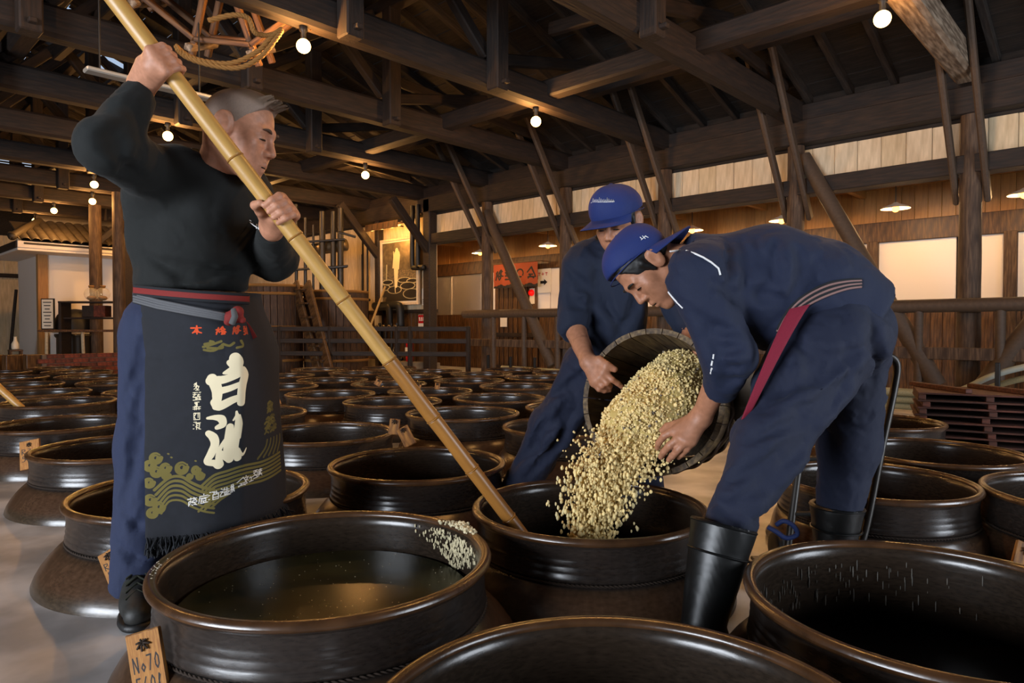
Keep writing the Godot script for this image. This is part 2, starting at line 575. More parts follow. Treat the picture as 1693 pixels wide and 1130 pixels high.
func nets(prims: Array, cell: float) -> Array:
	var lo := Vector3(99, 99, 99)
	var hi := -lo
	for e in prims:
		if e[0] == 0:
			var r := Vector3.ONE * maxf(e[3], e[4])
			lo = lo.min(e[1] - r).min(e[2] - r)
			hi = hi.max(e[1] + r).max(e[2] + r)
		elif e[0] == 1:
			var r2: Vector3 = Vector3.ONE * maxf(e[3].x, maxf(e[3].y, e[3].z))
			lo = lo.min(e[1] - r2)
			hi = hi.max(e[1] + r2)
	lo -= Vector3.ONE * cell * 4
	hi += Vector3.ONE * cell * 4
	var nx := int((hi.x - lo.x) / cell) + 1
	var ny := int((hi.y - lo.y) / cell) + 1
	var nz := int((hi.z - lo.z) / cell) + 1
	var f := PackedFloat32Array()
	f.resize(nx * ny * nz)
	f.fill(1.0)
	var mark := PackedByteArray()
	mark.resize(nx * ny * nz)
	var near := cell * 3.5
	for e in prims:
		var tp: int = e[0]
		var k := 0.01
		var m := cell * 3.0
		var a: Vector3
		var b: Vector3
		if tp == 0 or tp == 2:
			k = e[5]
			a = (e[1] - Vector3.ONE * e[3]).min(e[2] - Vector3.ONE * e[4])
			b = (e[1] + Vector3.ONE * e[3]).max(e[2] + Vector3.ONE * e[4])
		elif tp == 4:
			a = e[1] - Vector3.ONE * e[3]
			b = e[1] + Vector3.ONE * e[3]
		else:
			k = e[4]
			var r3: Vector3 = Vector3.ONE * maxf(e[3].x, maxf(e[3].y, e[3].z))
			a = e[1] - r3
			b = e[1] + r3
		m = maxf(m, k)
		var i0 := ((a - lo - Vector3.ONE * m) / cell).floor()
		var i1 := ((b - lo + Vector3.ONE * m) / cell).ceil()
		var x0 := maxi(int(i0.x), 0)
		var x1 := mini(int(i1.x), nx - 1)
		var y0 := maxi(int(i0.y), 0)
		var y1 := mini(int(i1.y), ny - 1)
		var z0 := maxi(int(i0.z), 0)
		var z1 := mini(int(i1.z), nz - 1)
		if tp == 0 or tp == 2:
			var pa: Vector3 = e[1]
			var pb: Vector3 = e[2] - pa
			var ax: Vector3 = e[6]
			var sq: float = 1.0 / e[7] - 1.0
			if sq != 0.0: pb += ax * (pb.dot(ax) * sq)
			var inv := 1.0 / maxf(pb.length_squared(), 1e-9)
			var ra: float = e[3]
			var dr: float = e[4] - ra
			for z in range(z0, z1 + 1):
				for y in range(y0, y1 + 1):
					var at := (z * ny + y) * nx + x0
					var q0 := lo + Vector3(x0, y, z) * cell - pa
					for x in range(x0, x1 + 1):
						var q := q0
						q0.x += cell
						if sq != 0.0: q += ax * (q.dot(ax) * sq)
						var h := clampf(q.dot(pb) * inv, 0.0, 1.0)
						var d := (q - pb * h).length() - ra - dr * h
						var o := f[at]
						if tp == 0:
							var w := maxf(k - absf(o - d), 0.0) / k
							o = minf(o, d) - w * w * k * 0.25
						else:
							var w := maxf(k - absf(o + d), 0.0) / k
							o = maxf(o, -d) + w * w * k * 0.25
						f[at] = o
						if absf(o) < near: mark[at] = 1
						at += 1
		elif tp == 4:
			var pn: Vector3 = e[2]
			var pp: Vector3 = e[1]
			var rr: float = e[3] * e[3]
			for z in range(z0, z1 + 1):
				for y in range(y0, y1 + 1):
					var at := (z * ny + y) * nx + x0
					for x in range(x0, x1 + 1):
						var q := lo + Vector3(x, y, z) * cell - pp
						if q.length_squared() < rr:
							f[at] = maxf(f[at], q.dot(pn))
							if absf(f[at]) < near: mark[at] = 1
						at += 1
		else:
			for z in range(z0, z1 + 1):
				for y in range(y0, y1 + 1):
					var at := (z * ny + y) * nx + x0
					for x in range(x0, x1 + 1):
						var d := prim_d(e, lo + Vector3(x, y, z) * cell)
						var o := f[at]
						if tp == 1:
							var w := maxf(k - absf(o - d), 0.0) / k
							o = minf(o, d) - w * w * k * 0.25
						else:
							var w := maxf(k - absf(o + d), 0.0) / k
							o = maxf(o, -d) + w * w * k * 0.25
						f[at] = o
						if absf(o) < near: mark[at] = 1
						at += 1
	var V := PackedVector3Array()
	var I := PackedInt32Array()
	var vid := {}
	var off := [0, 1, nx, nx + 1, nx * ny, nx * ny + 1, nx * ny + nx, nx * ny + nx + 1]
	var edges := [[0, 1], [2, 3], [4, 5], [6, 7], [0, 2], [1, 3], [4, 6], [5, 7], [0, 4], [1, 5], [2, 6], [3, 7]]
	var cells := PackedInt32Array()
	var at := mark.find(1)
	var last := f.size() - nx * ny - nx - 2
	while at >= 0 and at < last:
		var s := 0
		for c in 8:
			if f[at + off[c]] < 0.0: s += 1
		if s > 0 and s < 8:
			var sum := Vector3.ZERO
			var cnt := 0
			for ed in edges:
				var fa := f[at + off[ed[0]]]
				var fb := f[at + off[ed[1]]]
				if (fa < 0.0) != (fb < 0.0):
					var t := fa / (fa - fb)
					var ca: int = ed[0]
					var cb: int = ed[1]
					sum += Vector3(lerpf(ca & 1, cb & 1, t), lerpf((ca >> 1) & 1, (cb >> 1) & 1, t), lerpf((ca >> 2) & 1, (cb >> 2) & 1, t))
					cnt += 1
			vid[at] = V.size()
			var bx := at % nx
			var by := (at / nx) % ny
			var bz := at / (nx * ny)
			V.append(lo + (Vector3(bx, by, bz) + sum / cnt) * cell)
			cells.append(at)
		at = mark.find(1, at + 1)
	for c in cells:
		for ax in 3:
			var st: int = [1, nx, nx * ny][ax]
			var s1: int = [nx, nx * ny, 1][ax]
			var s2: int = [nx * ny, 1, nx][ax]
			var neg := f[c] < 0.0
			if neg != (f[c + st] < 0.0) and vid.has(c - s1) and vid.has(c - s2) and vid.has(c - s1 - s2):
				var q := [vid[c], vid[c - s1], vid[c - s1 - s2], vid[c - s2]]
				if not neg: q.reverse()
				I.append_array([q[0], q[1], q[2], q[0], q[2], q[3]])
	return [V, I]

func vnormals(V: PackedVector3Array, I: PackedInt32Array) -> PackedVector3Array:
	var N := PackedVector3Array()
	N.resize(V.size())
	for i in range(0, I.size(), 3):
		var n := (V[I[i + 2]] - V[I[i]]).cross(V[I[i + 1]] - V[I[i]])
		N[I[i]] += n
		N[I[i + 1]] += n
		N[I[i + 2]] += n
	for i in N.size(): N[i] = N[i].normalized()
	return N

# joined nets as one mesh, moved so that origin is its base; creases: amplitude and stretched noise space
func body_mesh(parts: Array, origin: Vector3, amp := 0.0, fx := Vector3(60, 25, 60), sd := 0) -> ArrayMesh:
	var V := PackedVector3Array()
	var I := PackedInt32Array()
	for q in parts:
		var b := V.size()
		V.append_array(q[0])
		for i in q[1]: I.append(i + b)
	if amp > 0.0:
		var N := vnormals(V, I)
		var vol := 0.0
		for i in range(0, I.size(), 3): vol += (V[I[i]] - origin).dot((V[I[i + 1]] - origin).cross(V[I[i + 2]] - origin))
		var sg := 1.0 if vol < 0 else -1.0
		noise.seed = 40 + sd
		noise.frequency = 0.1
		for i in V.size():
			var p := V[i]
			var c := Vector3(p.dot(hr) * fx.x, p.y * fx.y, p.dot(hf) * fx.z)
			var n := noise.get_noise_3dv(c + Vector3(0, noise.get_noise_3dv(p * 20.0) * 14.0, 0))
			n = 0.5 - absf(n) * 2.2
			V[i] = p + N[i] * sg * n * amp
	for i in V.size(): V[i] -= origin
	return fin(V, I)

# ---------- the hall ----------
const BAYS := [-2.13, -0.31, 1.51, 3.33, 5.17, 6.98, 8.79]
const WALLU := 8.53
const SLOPE := 0.35

func roof_h(u: float) -> float:
	return 3.62 + SLOPE * (WALLU - u) if u >= 0.5 else 3.62 + SLOPE * (WALLU - 0.5) - SLOPE * (0.5 - u)

# upright boards along z (the long wall) from v0 to v1
func boards_v(root: Node, u: float, v0: float, v1: float, h0: float, h1: float, w: float, mats: Array, called := "board", t := 0.03) -> void:
	var n := maxi(1, int(round((v1 - v0) / w)))
	var s := (v1 - v0) / n
	for i in n:
		var b := box(Vector3(t, h1 - h0, s * 0.985) * K, 0.004)
		var p := P(u + 0.002 * (i * 7 % 3), (h0 + h1) * 0.5, v0 + s * (i + 0.5))
		put(called, b, mats[(i * 5 + i / 3) % mats.size()], root, Transform3D(Basis(), p))

func boards_u(root: Node, v: float, u0: float, u1: float, h0: float, h1: float, w: float, mats: Array, called := "board", t := 0.03) -> void:
	var n := maxi(1, int(round((u1 - u0) / w)))
	var s := (u1 - u0) / n
	for i in n:
		var b := box(Vector3(s * 0.985, h1 - h0, t) * K, 0.004)
		put(called, b, mats[(i * 5 + i / 3) % mats.size()], root, Transform3D(Basis(), P(u0 + s * (i + 0.5), (h0 + h1) * 0.5, v)))

func slab(called: String, u0: float, u1: float, h0: float, h1: float, v0: float, v1: float, m: Material, parent: Node = null, bev := 0.006) -> MeshInstance3D:
	return put(called, box(Vector3(absf(u1 - u0), absf(h1 - h0), absf(v1 - v0)) * K, bev), m, parent, Transform3D(Basis(), P((u0 + u1) / 2, (h0 + h1) / 2, (v0 + v1) / 2)))

func room() -> void:
	var fl := thing("floor", "grey painted concrete floor between the clay jars, worn and scuffed", "floor", Vector3.ZERO, "", "structure")
	slab("slab", -8, 11, -0.3, 0, -6, 22, M.floor, fl)
	rng.seed = 11
	for e in [[90, 955, 0.05], [135, 994, 0.07], [165, 1002, 0.05], [60, 985, 0.02]]:
		var y: float = e[1]
		var c := G(e[0], CAMH * F / (y - 540.0), 0.0)
		var V := PackedVector3Array([c + Vector3(0, 0.0012, 0)])
		var I := PackedInt32Array()
		for j in 24:
			var a := TAU * j / 24
			var r: float = e[2] * (0.9 + 0.12 * rng.randf() + 0.1 * sin(a * 2.0 + c.x * 50)) * (1.0 + 0.4 * absf(cos(a + 0.5)))
			V.append(c + Vector3(cos(a) * r, 0.0012, sin(a) * r))
			I.append_array([0, 1 + j, 1 + (j + 1) % 24])
		put("worn_patch", fin(V, I, PackedVector2Array(), PackedColorArray(), false), M.stain, fl)
	# right-hand long wall
	var wr := thing("wall_right", "long right wall of cream boards over brown wainscot with an open gallery below", "wall", Vector3.ZERO, "", "structure")
	boards_v(wr, 8.62, -5, 10.3, 2.70, 3.16, 0.255, [M.cream, M.cream, M.cream2])
	boards_v(wr, 8.62, 10.3, 21, 1.26, 3.16, 0.25, [M.cream, M.cream, M.cream2])
	boards_v(wr, 8.62, 10.3, 21, 0.2, 1.22, 0.13, [M.wainscot, M.wainscot2], "wainscot_board")
	slab("dado_cap", 8.56, 8.66, 1.2, 1.27, 10.3, 21, M.beam, wr)
	slab("footing", 8.55, 8.7, 0, 0.22, 10.3, 21, M.concrete, wr)
	slab("eave_board", 8.6, 8.68, 3.1, 3.75, -5, 21, M.roofboard, wr)
	slab("backing", 8.64, 8.74, 2.6, 3.4, -5, 21, M.roofboard, wr)
	slab("backing", 8.64, 8.74, 0, 2.7, 12.7, 21, M.roofboard, wr)
	# gallery behind it
	var wg := thing("wall_gallery", "gallery back wall of amber boards, white plaster and brown wainscot behind the posts", "wall", Vector3.ZERO, "", "structure")
	boards_v(wg, 10.5, -5, 12.7, 2.36, 2.9, 0.16, [M.cedar, M.cedar2, M.cedar])
	for v in range(-5, 12, 2):
		for hf2 in 2:
			var v0 := v + hf2 * 1.0
			slab("plaster_panel", 10.5, 10.54, 1.16, 2.12, v0 + 0.01, v0 + 0.99, M.white, wg)
	slab("plaster_panel", 10.5, 10.54, 1.16, 2.12, 11.0, 12.7, M.white, wg)
	boards_v(wg, 10.5, -5, 9.3, 0.0, 1.16, 0.14, [M.wainscot, M.wainscot2], "wainscot_board")
	boards_v(wg, 10.5, 10.55, 12.7, 0.0, 1.2, 0.14, [M.wainscot, M.wainscot2], "wainscot_board")
	slab("rail_board", 10.44, 10.52, 2.1, 2.38, -5, 12.7, M.wainscot2, wg)
	slab("backing", 10.54, 10.66, 0, 3.0, -5, 12.8, M.roofboard, wg)
	for v in [-2.1, -0.3, 1.42, 3.0, 4.7, 6.5, 8.3]:
		slab("stud", 10.42, 10.52, 0.0, 2.12, v - 0.07, v + 0.07, M.post, wg)
	var ge := thing("wall_gallery_end", "dark boarded wall closing the far end of the gallery", "wall", Vector3.ZERO, "", "structure")
	boards_u(ge, 12.72, 8.7, 10.5, 0, 2.9, 0.2, [M.wainscot2, M.wainscot])
	slab("backing", 8.6, 10.6, 0, 3, 12.76, 12.84, M.roofboard, ge)
	slab("backing", 8.6, 10.6, 0, 3, -5.1, -5.0, M.roofboard, ge)
	var gc := thing("ceiling_gallery", "low amber board ceiling over the gallery", "ceiling", Vector3.ZERO, "", "structure")
	for i in 10:
		slab("board", 8.7 + i * 0.18, 8.7 + i * 0.18 + 0.177, 2.84, 2.87, -5, 12.7, [M.cedar, M.cedar2][i % 2], gc)
	slab("backing", 8.66, 10.6, 2.87, 2.95, -5, 12.8, M.roofboard, gc)
	for i in 12:
		slab("joist", 8.7, 10.5, 2.74, 2.84, -4 + i * 1.42, -3.92 + i * 1.42, M.cedar2, gc)
	# sliding door with the orange curtain
	var dr := thing("door_1", "brown slatted sliding door at the end of the gallery, a notice stuck on it", "door", P(10.44, 0, 9.9), "", "structure")
	for i in 9:
		put("slat", box(Vector3(0.04, 1.95, 0.11) * K, 0.004), [M.wainscot, M.wainscot2][i % 2], dr, Transform3D(Basis(), Vector3(0, 0.98, -0.55 + i * 0.137) * K))
	for h in [0.06, 0.75, 1.93]:
		put("rail", box(Vector3(0.06, 0.09, 1.24) * K, 0.004), M.beam, dr, Transform3D(Basis(), Vector3(-0.02, h, 0) * K))
	put("notice", box(Vector3(0.01, 0.2, 0.2) * K, 0.002), M.paper, dr, Transform3D(Basis(), Vector3(-0.06, 1.02, -0.3) * K))
	# end, left and back walls
	var we := thing("wall_far", "far end wall of the hall, cream boards under dark gable boarding", "wall", Vector3.ZERO, "", "structure")
	boards_u(we, 21, 0.2, 8.6, 0, 3.2, 0.28, [M.cream2, M.cream])
	slab("gable_board", -7.6, 8.7, 3.2, 4.75, 20.98, 21.1, M.roofboard, we)
	slab("gable_board", -7.6, 3.3, 4.75, 6.8, 20.98, 21.1, M.roofboard, we)
	slab("gable_board", 5.3, 8.7, 4.75, 5.3, 20.98, 21.1, M.roofboard, we)
	slab("gable_board", 3.3, 5.3, 5.15, 6.8, 20.98, 21.1, M.roofboard, we)
	slab("backing", -7.6, 0.2, 0, 3.2, 20.98, 21.1, M.roofboard, we)
	var lw := thing("window_1", "louvred gable window high in the far wall, daylight between its slats", "window", P(4.3, 4.95, 21.0), "", "structure")
	for i in 5:
		put("slat", box(Vector3(2.0, 0.03, 0.06) * K, 0.003), M.beam, lw, Transform3D(Basis(Vector3(1, 0, 0), 0.5), Vector3(0, -0.18 + i * 0.09, 0) * K))
	for x in [-0.55, 0.1]:
		put("bar", box(Vector3(0.12, 0.42, 0.05) * K, 0.003), M.beam, lw, Transform3D(Basis(), Vector3(x, 0, 0.06) * K))
	var wl := thing("wall_left", "boarded left wall of the hall with a wide daylight opening, out of the picture", "wall", Vector3.ZERO, "", "structure")
	slab("boarding", -7.62, -7.5, 0, 4.2, -6, -0.7, M.roofboard, wl)
	slab("boarding", -7.62, -7.5, 0, 4.2, 3.9, 21, M.roofboard, wl)
	slab("boarding", -7.62, -7.5, 2.95, 4.2, -0.7, 3.9, M.roofboard, wl)
	for v in [1.6]: slab("mullion", -7.6, -7.5, 0, 2.95, v - 0.06, v + 0.06, M.beam, wl)
	# back wall behind the camera, with the wide entrance that lets in the day
	var wb := thing("wall_back", "entrance wall behind the camera with a tall daylight door opening", "wall", Vector3.ZERO, "", "structure")
	slab("boarding", -7.6, 2.5, 0, 6.8, -5.12, -5, M.roofboard, wb)
	slab("boarding", 5.5, 10.6, 0, 6.8, -5.12, -5, M.roofboard, wb)
	slab("boarding", 2.5, 5.5, 3.05, 6.8, -5.12, -5, M.roofboard, wb)
	slab("mullion", 3.94, 4.06, 0, 3.05, -5.1, -5, M.beam, wb)
	# trim: plate and gallery beam along the right wall
	var t := slab("trim_1", 8.4, 8.66, 3.14, 3.42, -5, 21, M.beam)
	tag(t, "dark timber wall plate running over the cream boards of the right wall", "beam", "", "structure")
	t = slab("trim_2", 8.44, 8.7, 2.53, 2.72, -5, 10.4, M.beam)
	tag(t, "dark timber beam under the cream boards, over the gallery opening", "beam", "", "structure")
	t = slab("trim_3", 8.46, 8.64, 3.42, 3.62, -5, 21, M.beam)
	tag(t, "dark eave beam between the wall plate and the rafters", "beam", "", "structure")

	roof()
	frame_timbers()

func roof() -> void:
	var r := thing("roof", "pitched roof of dark boards on rafters and purlins over the hall", "roof", Vector3.ZERO, "", "structure")
	var ang := atan(SLOPE)
	var eu := 8.9
	var L := (eu - 0.5) / cos(ang)
	var n := 46
	for i in n:
		var s := (i + 0.5) / n
		var u := lerpf(eu, 0.5, s)
		var h := roof_h(u) + 0.14
		var bs := Basis(Vector3(0, 0, 1), -ang)
		for seg in [[-5.1, 3.1], [3.1, 12.0], [13.6, 21.1], [12.0, 13.6]]:
			if seg[0] == 12.0 and u > 2.9 and u < 4.1: continue
			var b := box(Vector3(L / n * 0.975, 0.02, seg[1] - seg[0]) * K, 0.003)
			put("roof_board", b, M.roofboard, r, Transform3D(bs, P(u, h + 0.004 * (i % 2), (seg[0] + seg[1]) / 2)))
	var v := -4.8
	while v < 21:
		timber("rafter", P(8.85, roof_h(8.85) + 0.08, v), P(0.5, roof_h(0.5) + 0.08, v), 0.07 * K, 0.1 * K, M.rafter, r, 0.005)
		v += 0.47
	for u in [7.25, 5.0, 3.3, 1.5]:
		slab("purlin", u - 0.07, u + 0.07, roof_h(u) - 0.12, roof_h(u) + 0.04, -5, 21, M.beam, r)
	slab("ridge_beam", 0.42, 0.58, roof_h(0.5) - 0.1, roof_h(0.5) + 0.12, -5, 21, M.beam, r)
	timber("roof_cover", P(-7.8, roof_h(-7.8) + 0.1, 8), P(0.5, roof_h(0.5) + 0.1, 8), 26.4 * K, 0.1, M.roofboard, r)
	for a in [[2.9, 0.0, 12.0, 12.9], [4.0, -0.9, 12.2, 13.4], [3.4, 0.0, 12.0, 12.7]]:
		timber("skylight_brace", P(a[0], roof_h(a[0]) + 0.1, a[2]), P(a[0] + 0.6 + a[1], roof_h(a[0] + 0.6) + 0.1, a[3]), 0.06 * K, 0.06 * K, M.rafter, r, 0.004)

func frame_timbers() -> void:
	var vs := [1.51, 3.33, 5.17, 6.98, 8.79, 10.6, 12.43, 14.25, 16.07, 17.9]
	var words := ["over the pale near bay at the right, a bulb under it", "crossing the roof between the two nearest bulb rows", "carrying the two largest bulbs above the pole", "second behind the bamboo pole's top",
		"carrying the pair of bulbs behind the man's head", "sixth back, over the far brown tubs", "seventh back, above the tiled little house", "on the first round column of the display", "on the second round column of the display", "farthest back, near the gable window"]
	for i in vs.size():
		var v: float = vs[i]
		var near := i == 0
		var t := thing("tie_beam", "%s tie beam %s" % ["pale weathered" if near else "dark", words[i]], "beam", P(8.6, 3.54, v), "roof tie beams", "structure")
		var o := t.position
		timber("beam", P(8.72 if i > 0 else 8.25, 3.54, v) - o, P(-7.5, 3.54 + (0.1 if near else 0.0), v) - o, 0.2 * K, 0.28 * K, M.beam_pale if near else M.beam, t, 0.03)
		for u in [5.0, 3.25, 1.35]:
			timber("king_post", P(u, 3.35, v - 0.17) - o, P(u, roof_h(u) - 0.1, v - 0.17) - o, 0.17 * K, 0.17 * K, M.beam, t)
			put("wedge", box(Vector3(0.06, 0.04, 0.24) * K, 0.005), M.beam, t, Transform3D(Basis(), P(u, 3.42, v - 0.2) - o))
		for s in [[5.0, 3.72, 6.75, 4.12], [5.0, 3.75, 3.4, 5.25], [3.25, 3.75, 4.85, 4.7], [1.5, 3.7, 3.1, 5.3], [3.25, 3.75, 1.6, 5.6]]:
			timber("strut", P(s[0], s[1], v) - o, P(s[2], s[3], v) - o, 0.1 * K, 0.12 * K, M.beam, t)
		if i % 2 == 1:
			timber("rail", P(8.2, 4.0 - 0.2, v) - o, P(5.0, 4.0, v) - o, 0.07 * K, 0.12 * K, M.beam, t)
	for e in [[5.95, 3.62, "dark timber tying the roof beams lengthwise, nearest the right wall"], [3.25, 3.85, "second lengthwise roof timber, out from the right wall"], [1.6, 3.85, "third lengthwise roof timber, deep in the roof at the left"]]:
		var t := slab("tie_rail", e[0] - 0.09, e[0] + 0.09, e[1] - 0.1, e[1] + 0.1, -5, 18.2, M.beam, null, 0.02)
		tag(t, e[2], "beam", "lengthwise roof timbers", "structure")
	# extra timbers standing across the bays, as the roof shows them
	var xs := [[5.95, 4.15, 3.2, 5.1], [3.9, 4.6, 5.2, 7.0], [2.4, 4.35, 7.0, 10.6], [2.0, 4.9, 8.8, 12.4]]
	for i in xs.size():
		var x = xs[i]
		var b := timber("bridging_beam", P(x[0], x[1], x[2]), P(x[0], x[1] + 0.15, x[3]), 0.1 * K, 0.14 * K, M.beam)
		tag(b, "thin dark bridging timber %s" % ["over the capped workers", "above the pole's middle", "left of the rope wheel", "below the roof light"][i], "beam", "bridging roof timbers", "structure")
	# posts with paired knee braces
	for i in BAYS.size():
		var v: float = BAYS[i]
		var pw: String = ["behind the camera on the right", "just outside the right edge", "thick and round at the right, behind the tray stack", "above the bent worker's back", "right behind the standing worker's cap", "left of the standing worker's cap", "beside the orange curtain"][i]
		var t := thing("post", "round dark wooden post %s, with paired braces" % pw, "post", P(WALLU, 0, v), "posts of the right wall", "structure")
		var pr := PackedVector2Array()
		for j in 9: pr.append(Vector2((0.115 - 0.004 * (j % 2) - 0.002 * j) * K, 3.4 * K * j / 8))
		put("shaft", lathe(pr, 24, PackedColorArray(), true), M.post, t)
		for s in [-1.0, 1.0]:
			timber("knee_brace", Vector3(0.1, 2.25, s * 0.14) * K, Vector3(-1.15, 4.12, s * 0.14) * K, 0.06 * K, 0.11 * K, M.log, t, 0.015)
		put("footing", lathe(PackedVector2Array([Vector2(0.17, 0), Vector2(0.17, 0.08), Vector2(0.15, 0.1)]), 20, PackedColorArray(), true), M.concrete, t)
	var cp := thing("post", "square dark corner post where the gallery ends, beside the framed poster", "post", P(8.5, 0, 10.36), "", "structure")
	put("shaft", box(Vector3(0.2, 3.4, 0.2) * K, 0.015), M.beam, cp, Transform3D(Basis(), Vector3(0, 1.7, 0) * K))
	timber("knee_brace", Vector3(0, 2.35, 0) * K, Vector3(-0.9, 3.3, 0) * K, 0.12 * K, 0.14 * K, M.beam, cp)
	cp = thing("post", "dark post left of the framed poster, with a thick knee brace", "post", P(8.5, 0, 12.05), "", "structure")
	put("shaft", box(Vector3(0.14, 3.4, 0.14) * K, 0.015), M.beam, cp, Transform3D(Basis(), Vector3(0, 1.7, 0) * K))
	timber("knee_brace", Vector3(0, 2.4, 0) * K, Vector3(-0.95, 3.4, 0) * K, 0.13 * K, 0.15 * K, M.beam, cp)
	for e in [[8.42, 2.98, 3.2, 8.34, 0.3, 1.75, "round log brace slanting down across the gallery behind the bent worker"], [8.42, 2.95, 8.7, 8.34, 0.3, 7.1, "round log brace slanting in front of the door and red lamp"], [8.42, 2.95, -0.25, 8.34, 0.3, 1.35, "round log brace low at the right edge above the hoses"]]:
		var b := put("log_brace", tube(PackedVector3Array([P(e[0], e[1], e[2]), P(lerpf(e[0], e[3], 0.5) - 0.02, lerpf(e[1], e[4], 0.5), lerpf(e[2], e[5], 0.5)), P(e[3], e[4], e[5])]), PackedFloat32Array([0.075, 0.08, 0.085]), 14), M.log)
		tag(b, e[6], "brace", "log braces", "structure")
	# rail in front of the gallery
	var rl := thing("railing", "rustic railing with a round log handrail along the gallery", "railing", P(8.3, 0, 5))
	var o := rl.position
	put("handrail", tube(PackedVector3Array([P(8.3, 1.14, -3) - o, P(8.3, 1.15, 1) - o, P(8.3, 1.14, 5) - o, P(8.3, 1.15, 9.15) - o]), 0.065, 14), M.log, rl)
	slab("mid_rail", -0.02, 0.04, 0.58, 0.71, -8, 4.1, M.post, rl)
	var v := -2.4
	while v < 9.1:
		put("baluster", tube(PackedVector3Array([P(8.3, 0.0, v) - o, P(8.3, 1.1, v) - o]), 0.04, 10), M.log, rl)
		v += 0.72
	# two round columns by the display
	for e in [[4.1, 14.0, 0.105, "tall round wooden column standing by the brick kerb, nearest the man's elbow"], [4.2, 15.8, 0.12, "tall round wooden column between the little house and the glass globes"]]:
		var c := thing("column", e[3], "column", P(e[0], 0, e[1]), "columns of the display", "structure")
		put("shaft", lathe(PackedVector2Array([Vector2(e[2] * K, 0), Vector2(e[2] * 0.98 * K, 1.5 * K), Vector2(e[2] * 0.93 * K, 3.4 * K)]), 20, PackedColorArray(), true), M.post, c)
		timber("knee_brace", Vector3(0, 2.6, 0) * K, Vector3(0.8, 3.4, 0) * K, 0.1 * K, 0.12 * K, M.beam, c)

func lamps() -> void:
	var bw := ["largest bulb, on the beam just right of the rope wheel", "bulb on the bulb beam over the pole, above the standing worker's cap", "bulb under the pale beam at the upper right",
		"bulb seen between the man's raised arm and his neck", "bulb small and bright behind the pole, right of the man's face", "bulb peeping out at the man's armpit", "small bulb over the tiled little house, right of the other two", "bulb over the little house, middle one", "lowest bulb at the far left"]
	var pos := [[2.91, 3.24, 5.17], [5.78, 3.24, 5.17], [5.42, 3.14, 1.51], [3.13, 3.24, 8.79], [5.96, 3.22, 8.79], [3.3, 3.2, 12.43], [3.75, 3.22, 14.25], [3.55, 3.24, 16.07], [3.6, 3.24, 17.9], [2.6, 3.24, 1.51], [0.1, 3.24, 5.17], [5.2, 3.2, 14.25], [6.15, 3.22, 12.43], [7.35, 3.54, 10.82], [4.6, 3.54, 14.47]]
	bw.append("bulb above the camera, out of the picture")
	bw.append("bulb at the left end of the bulb beam, out of the picture")
	bw.append("bulb hidden behind the aproned man, over the display")
	bw.append("bulb hidden behind the man's lower hand")
	bw.append("bulb behind a tie beam, lighting the poster wall")
	bw.append("bulb behind a tie beam, lighting the little house")
	for i in pos.size():
		var p = pos[i]
		var t := thing("light_bulb", "glowing round %s" % bw[i], "lamp", P(p[0], p[1], p[2]), "bare bulbs under the beams")
		var s := SphereMesh.new()
		s.radius = 0.052
		s.height = 0.104
		put("globe", s, M.bulb, t)
		put("socket", lathe(PackedVector2Array([Vector2(0.02, 0.045), Vector2(0.02, 0.06), Vector2(0.018, 0.1), Vector2(0.03, 0.11), Vector2(0.03, maxf(0.13, (3.4 - p[1]) * K + 0.005))]), 16, PackedColorArray(), true), M.socket, t)
		if p[1] > 3.5: put("bracket", box(Vector3(0.03, 0.025, 0.14), 0.004), M.socket, t, Transform3D(Basis(), Vector3(0, 0.11, 0.06)))
		var l := OmniLight3D.new()
		l.name = "bulb_light"
		l.light_color = Color(1, 0.72, 0.4)
		l.light_energy = BULB_E * (1.5 if p[1] > 3.5 else 1.0)
		l.light_size = 0.045
		l.omni_range = 30
		l.omni_attenuation = 2
		l.shadow_enabled = true
		t.add_child(l)
	var pv := [[9.5, 2.4, 1.17], [9.5, 2.4, 2.47], [9.5, 2.4, 3.9], [9.5, 2.4, 5.28], [9.5, 2.4, 6.7], [9.5, 2.4, 8.2], [9.5, 2.4, 10.0], [9.5, 2.4, 11.6]]
	var pn := ["at the right edge of the picture", "right of the slanting log brace", "left of the slanting log brace", "just right of the standing worker's cap", "hidden behind the standing worker", "behind the post left of him", "above the orange curtain", "behind the corner post"]
	for i in pv.size():
		var p = pv[i]
		var t := thing("pendant_lamp", "white pendant lamp in the gallery, %s" % pn[i], "lamp", P(p[0], p[1], p[2]), "gallery pendant lamps")
		put("shade", lathe(PackedVector2Array([Vector2(0.02, 0.07), Vector2(0.04, 0.055), Vector2(0.13, 0.02), Vector2(0.15, 0.0), Vector2(0.148, 0.004), Vector2(0.12, 0.016), Vector2(0.035, 0.045)]), 28), M.enamel, t)
		var s := SphereMesh.new()
		s.radius = 0.038
		s.height = 0.076
		put("bulb", s, M.bulb2, t)
		put("cord", tube(PackedVector3Array([Vector3(0, 0.06, 0), Vector3(0, (2.84 - p[1]) * K, 0)]), 0.006, 6), M.socket, t)
		put("rose", lathe(PackedVector2Array([Vector2(0.05, (2.84 - p[1]) * K - 0.03), Vector2(0.06, (2.84 - p[1]) * K)]), 12, PackedColorArray(), true), M.socket, t)
		var l := OmniLight3D.new()
		l.name = "bulb_light"
		l.light_color = Color(1, 0.78, 0.52)
		l.light_energy = PEND_E
		l.light_size = 0.03
		l.omni_range = 20
		l.omni_attenuation = 2
		l.shadow_enabled = true
		t.add_child(l)

# ---------- clay jars ----------
const RIMH := 0.26

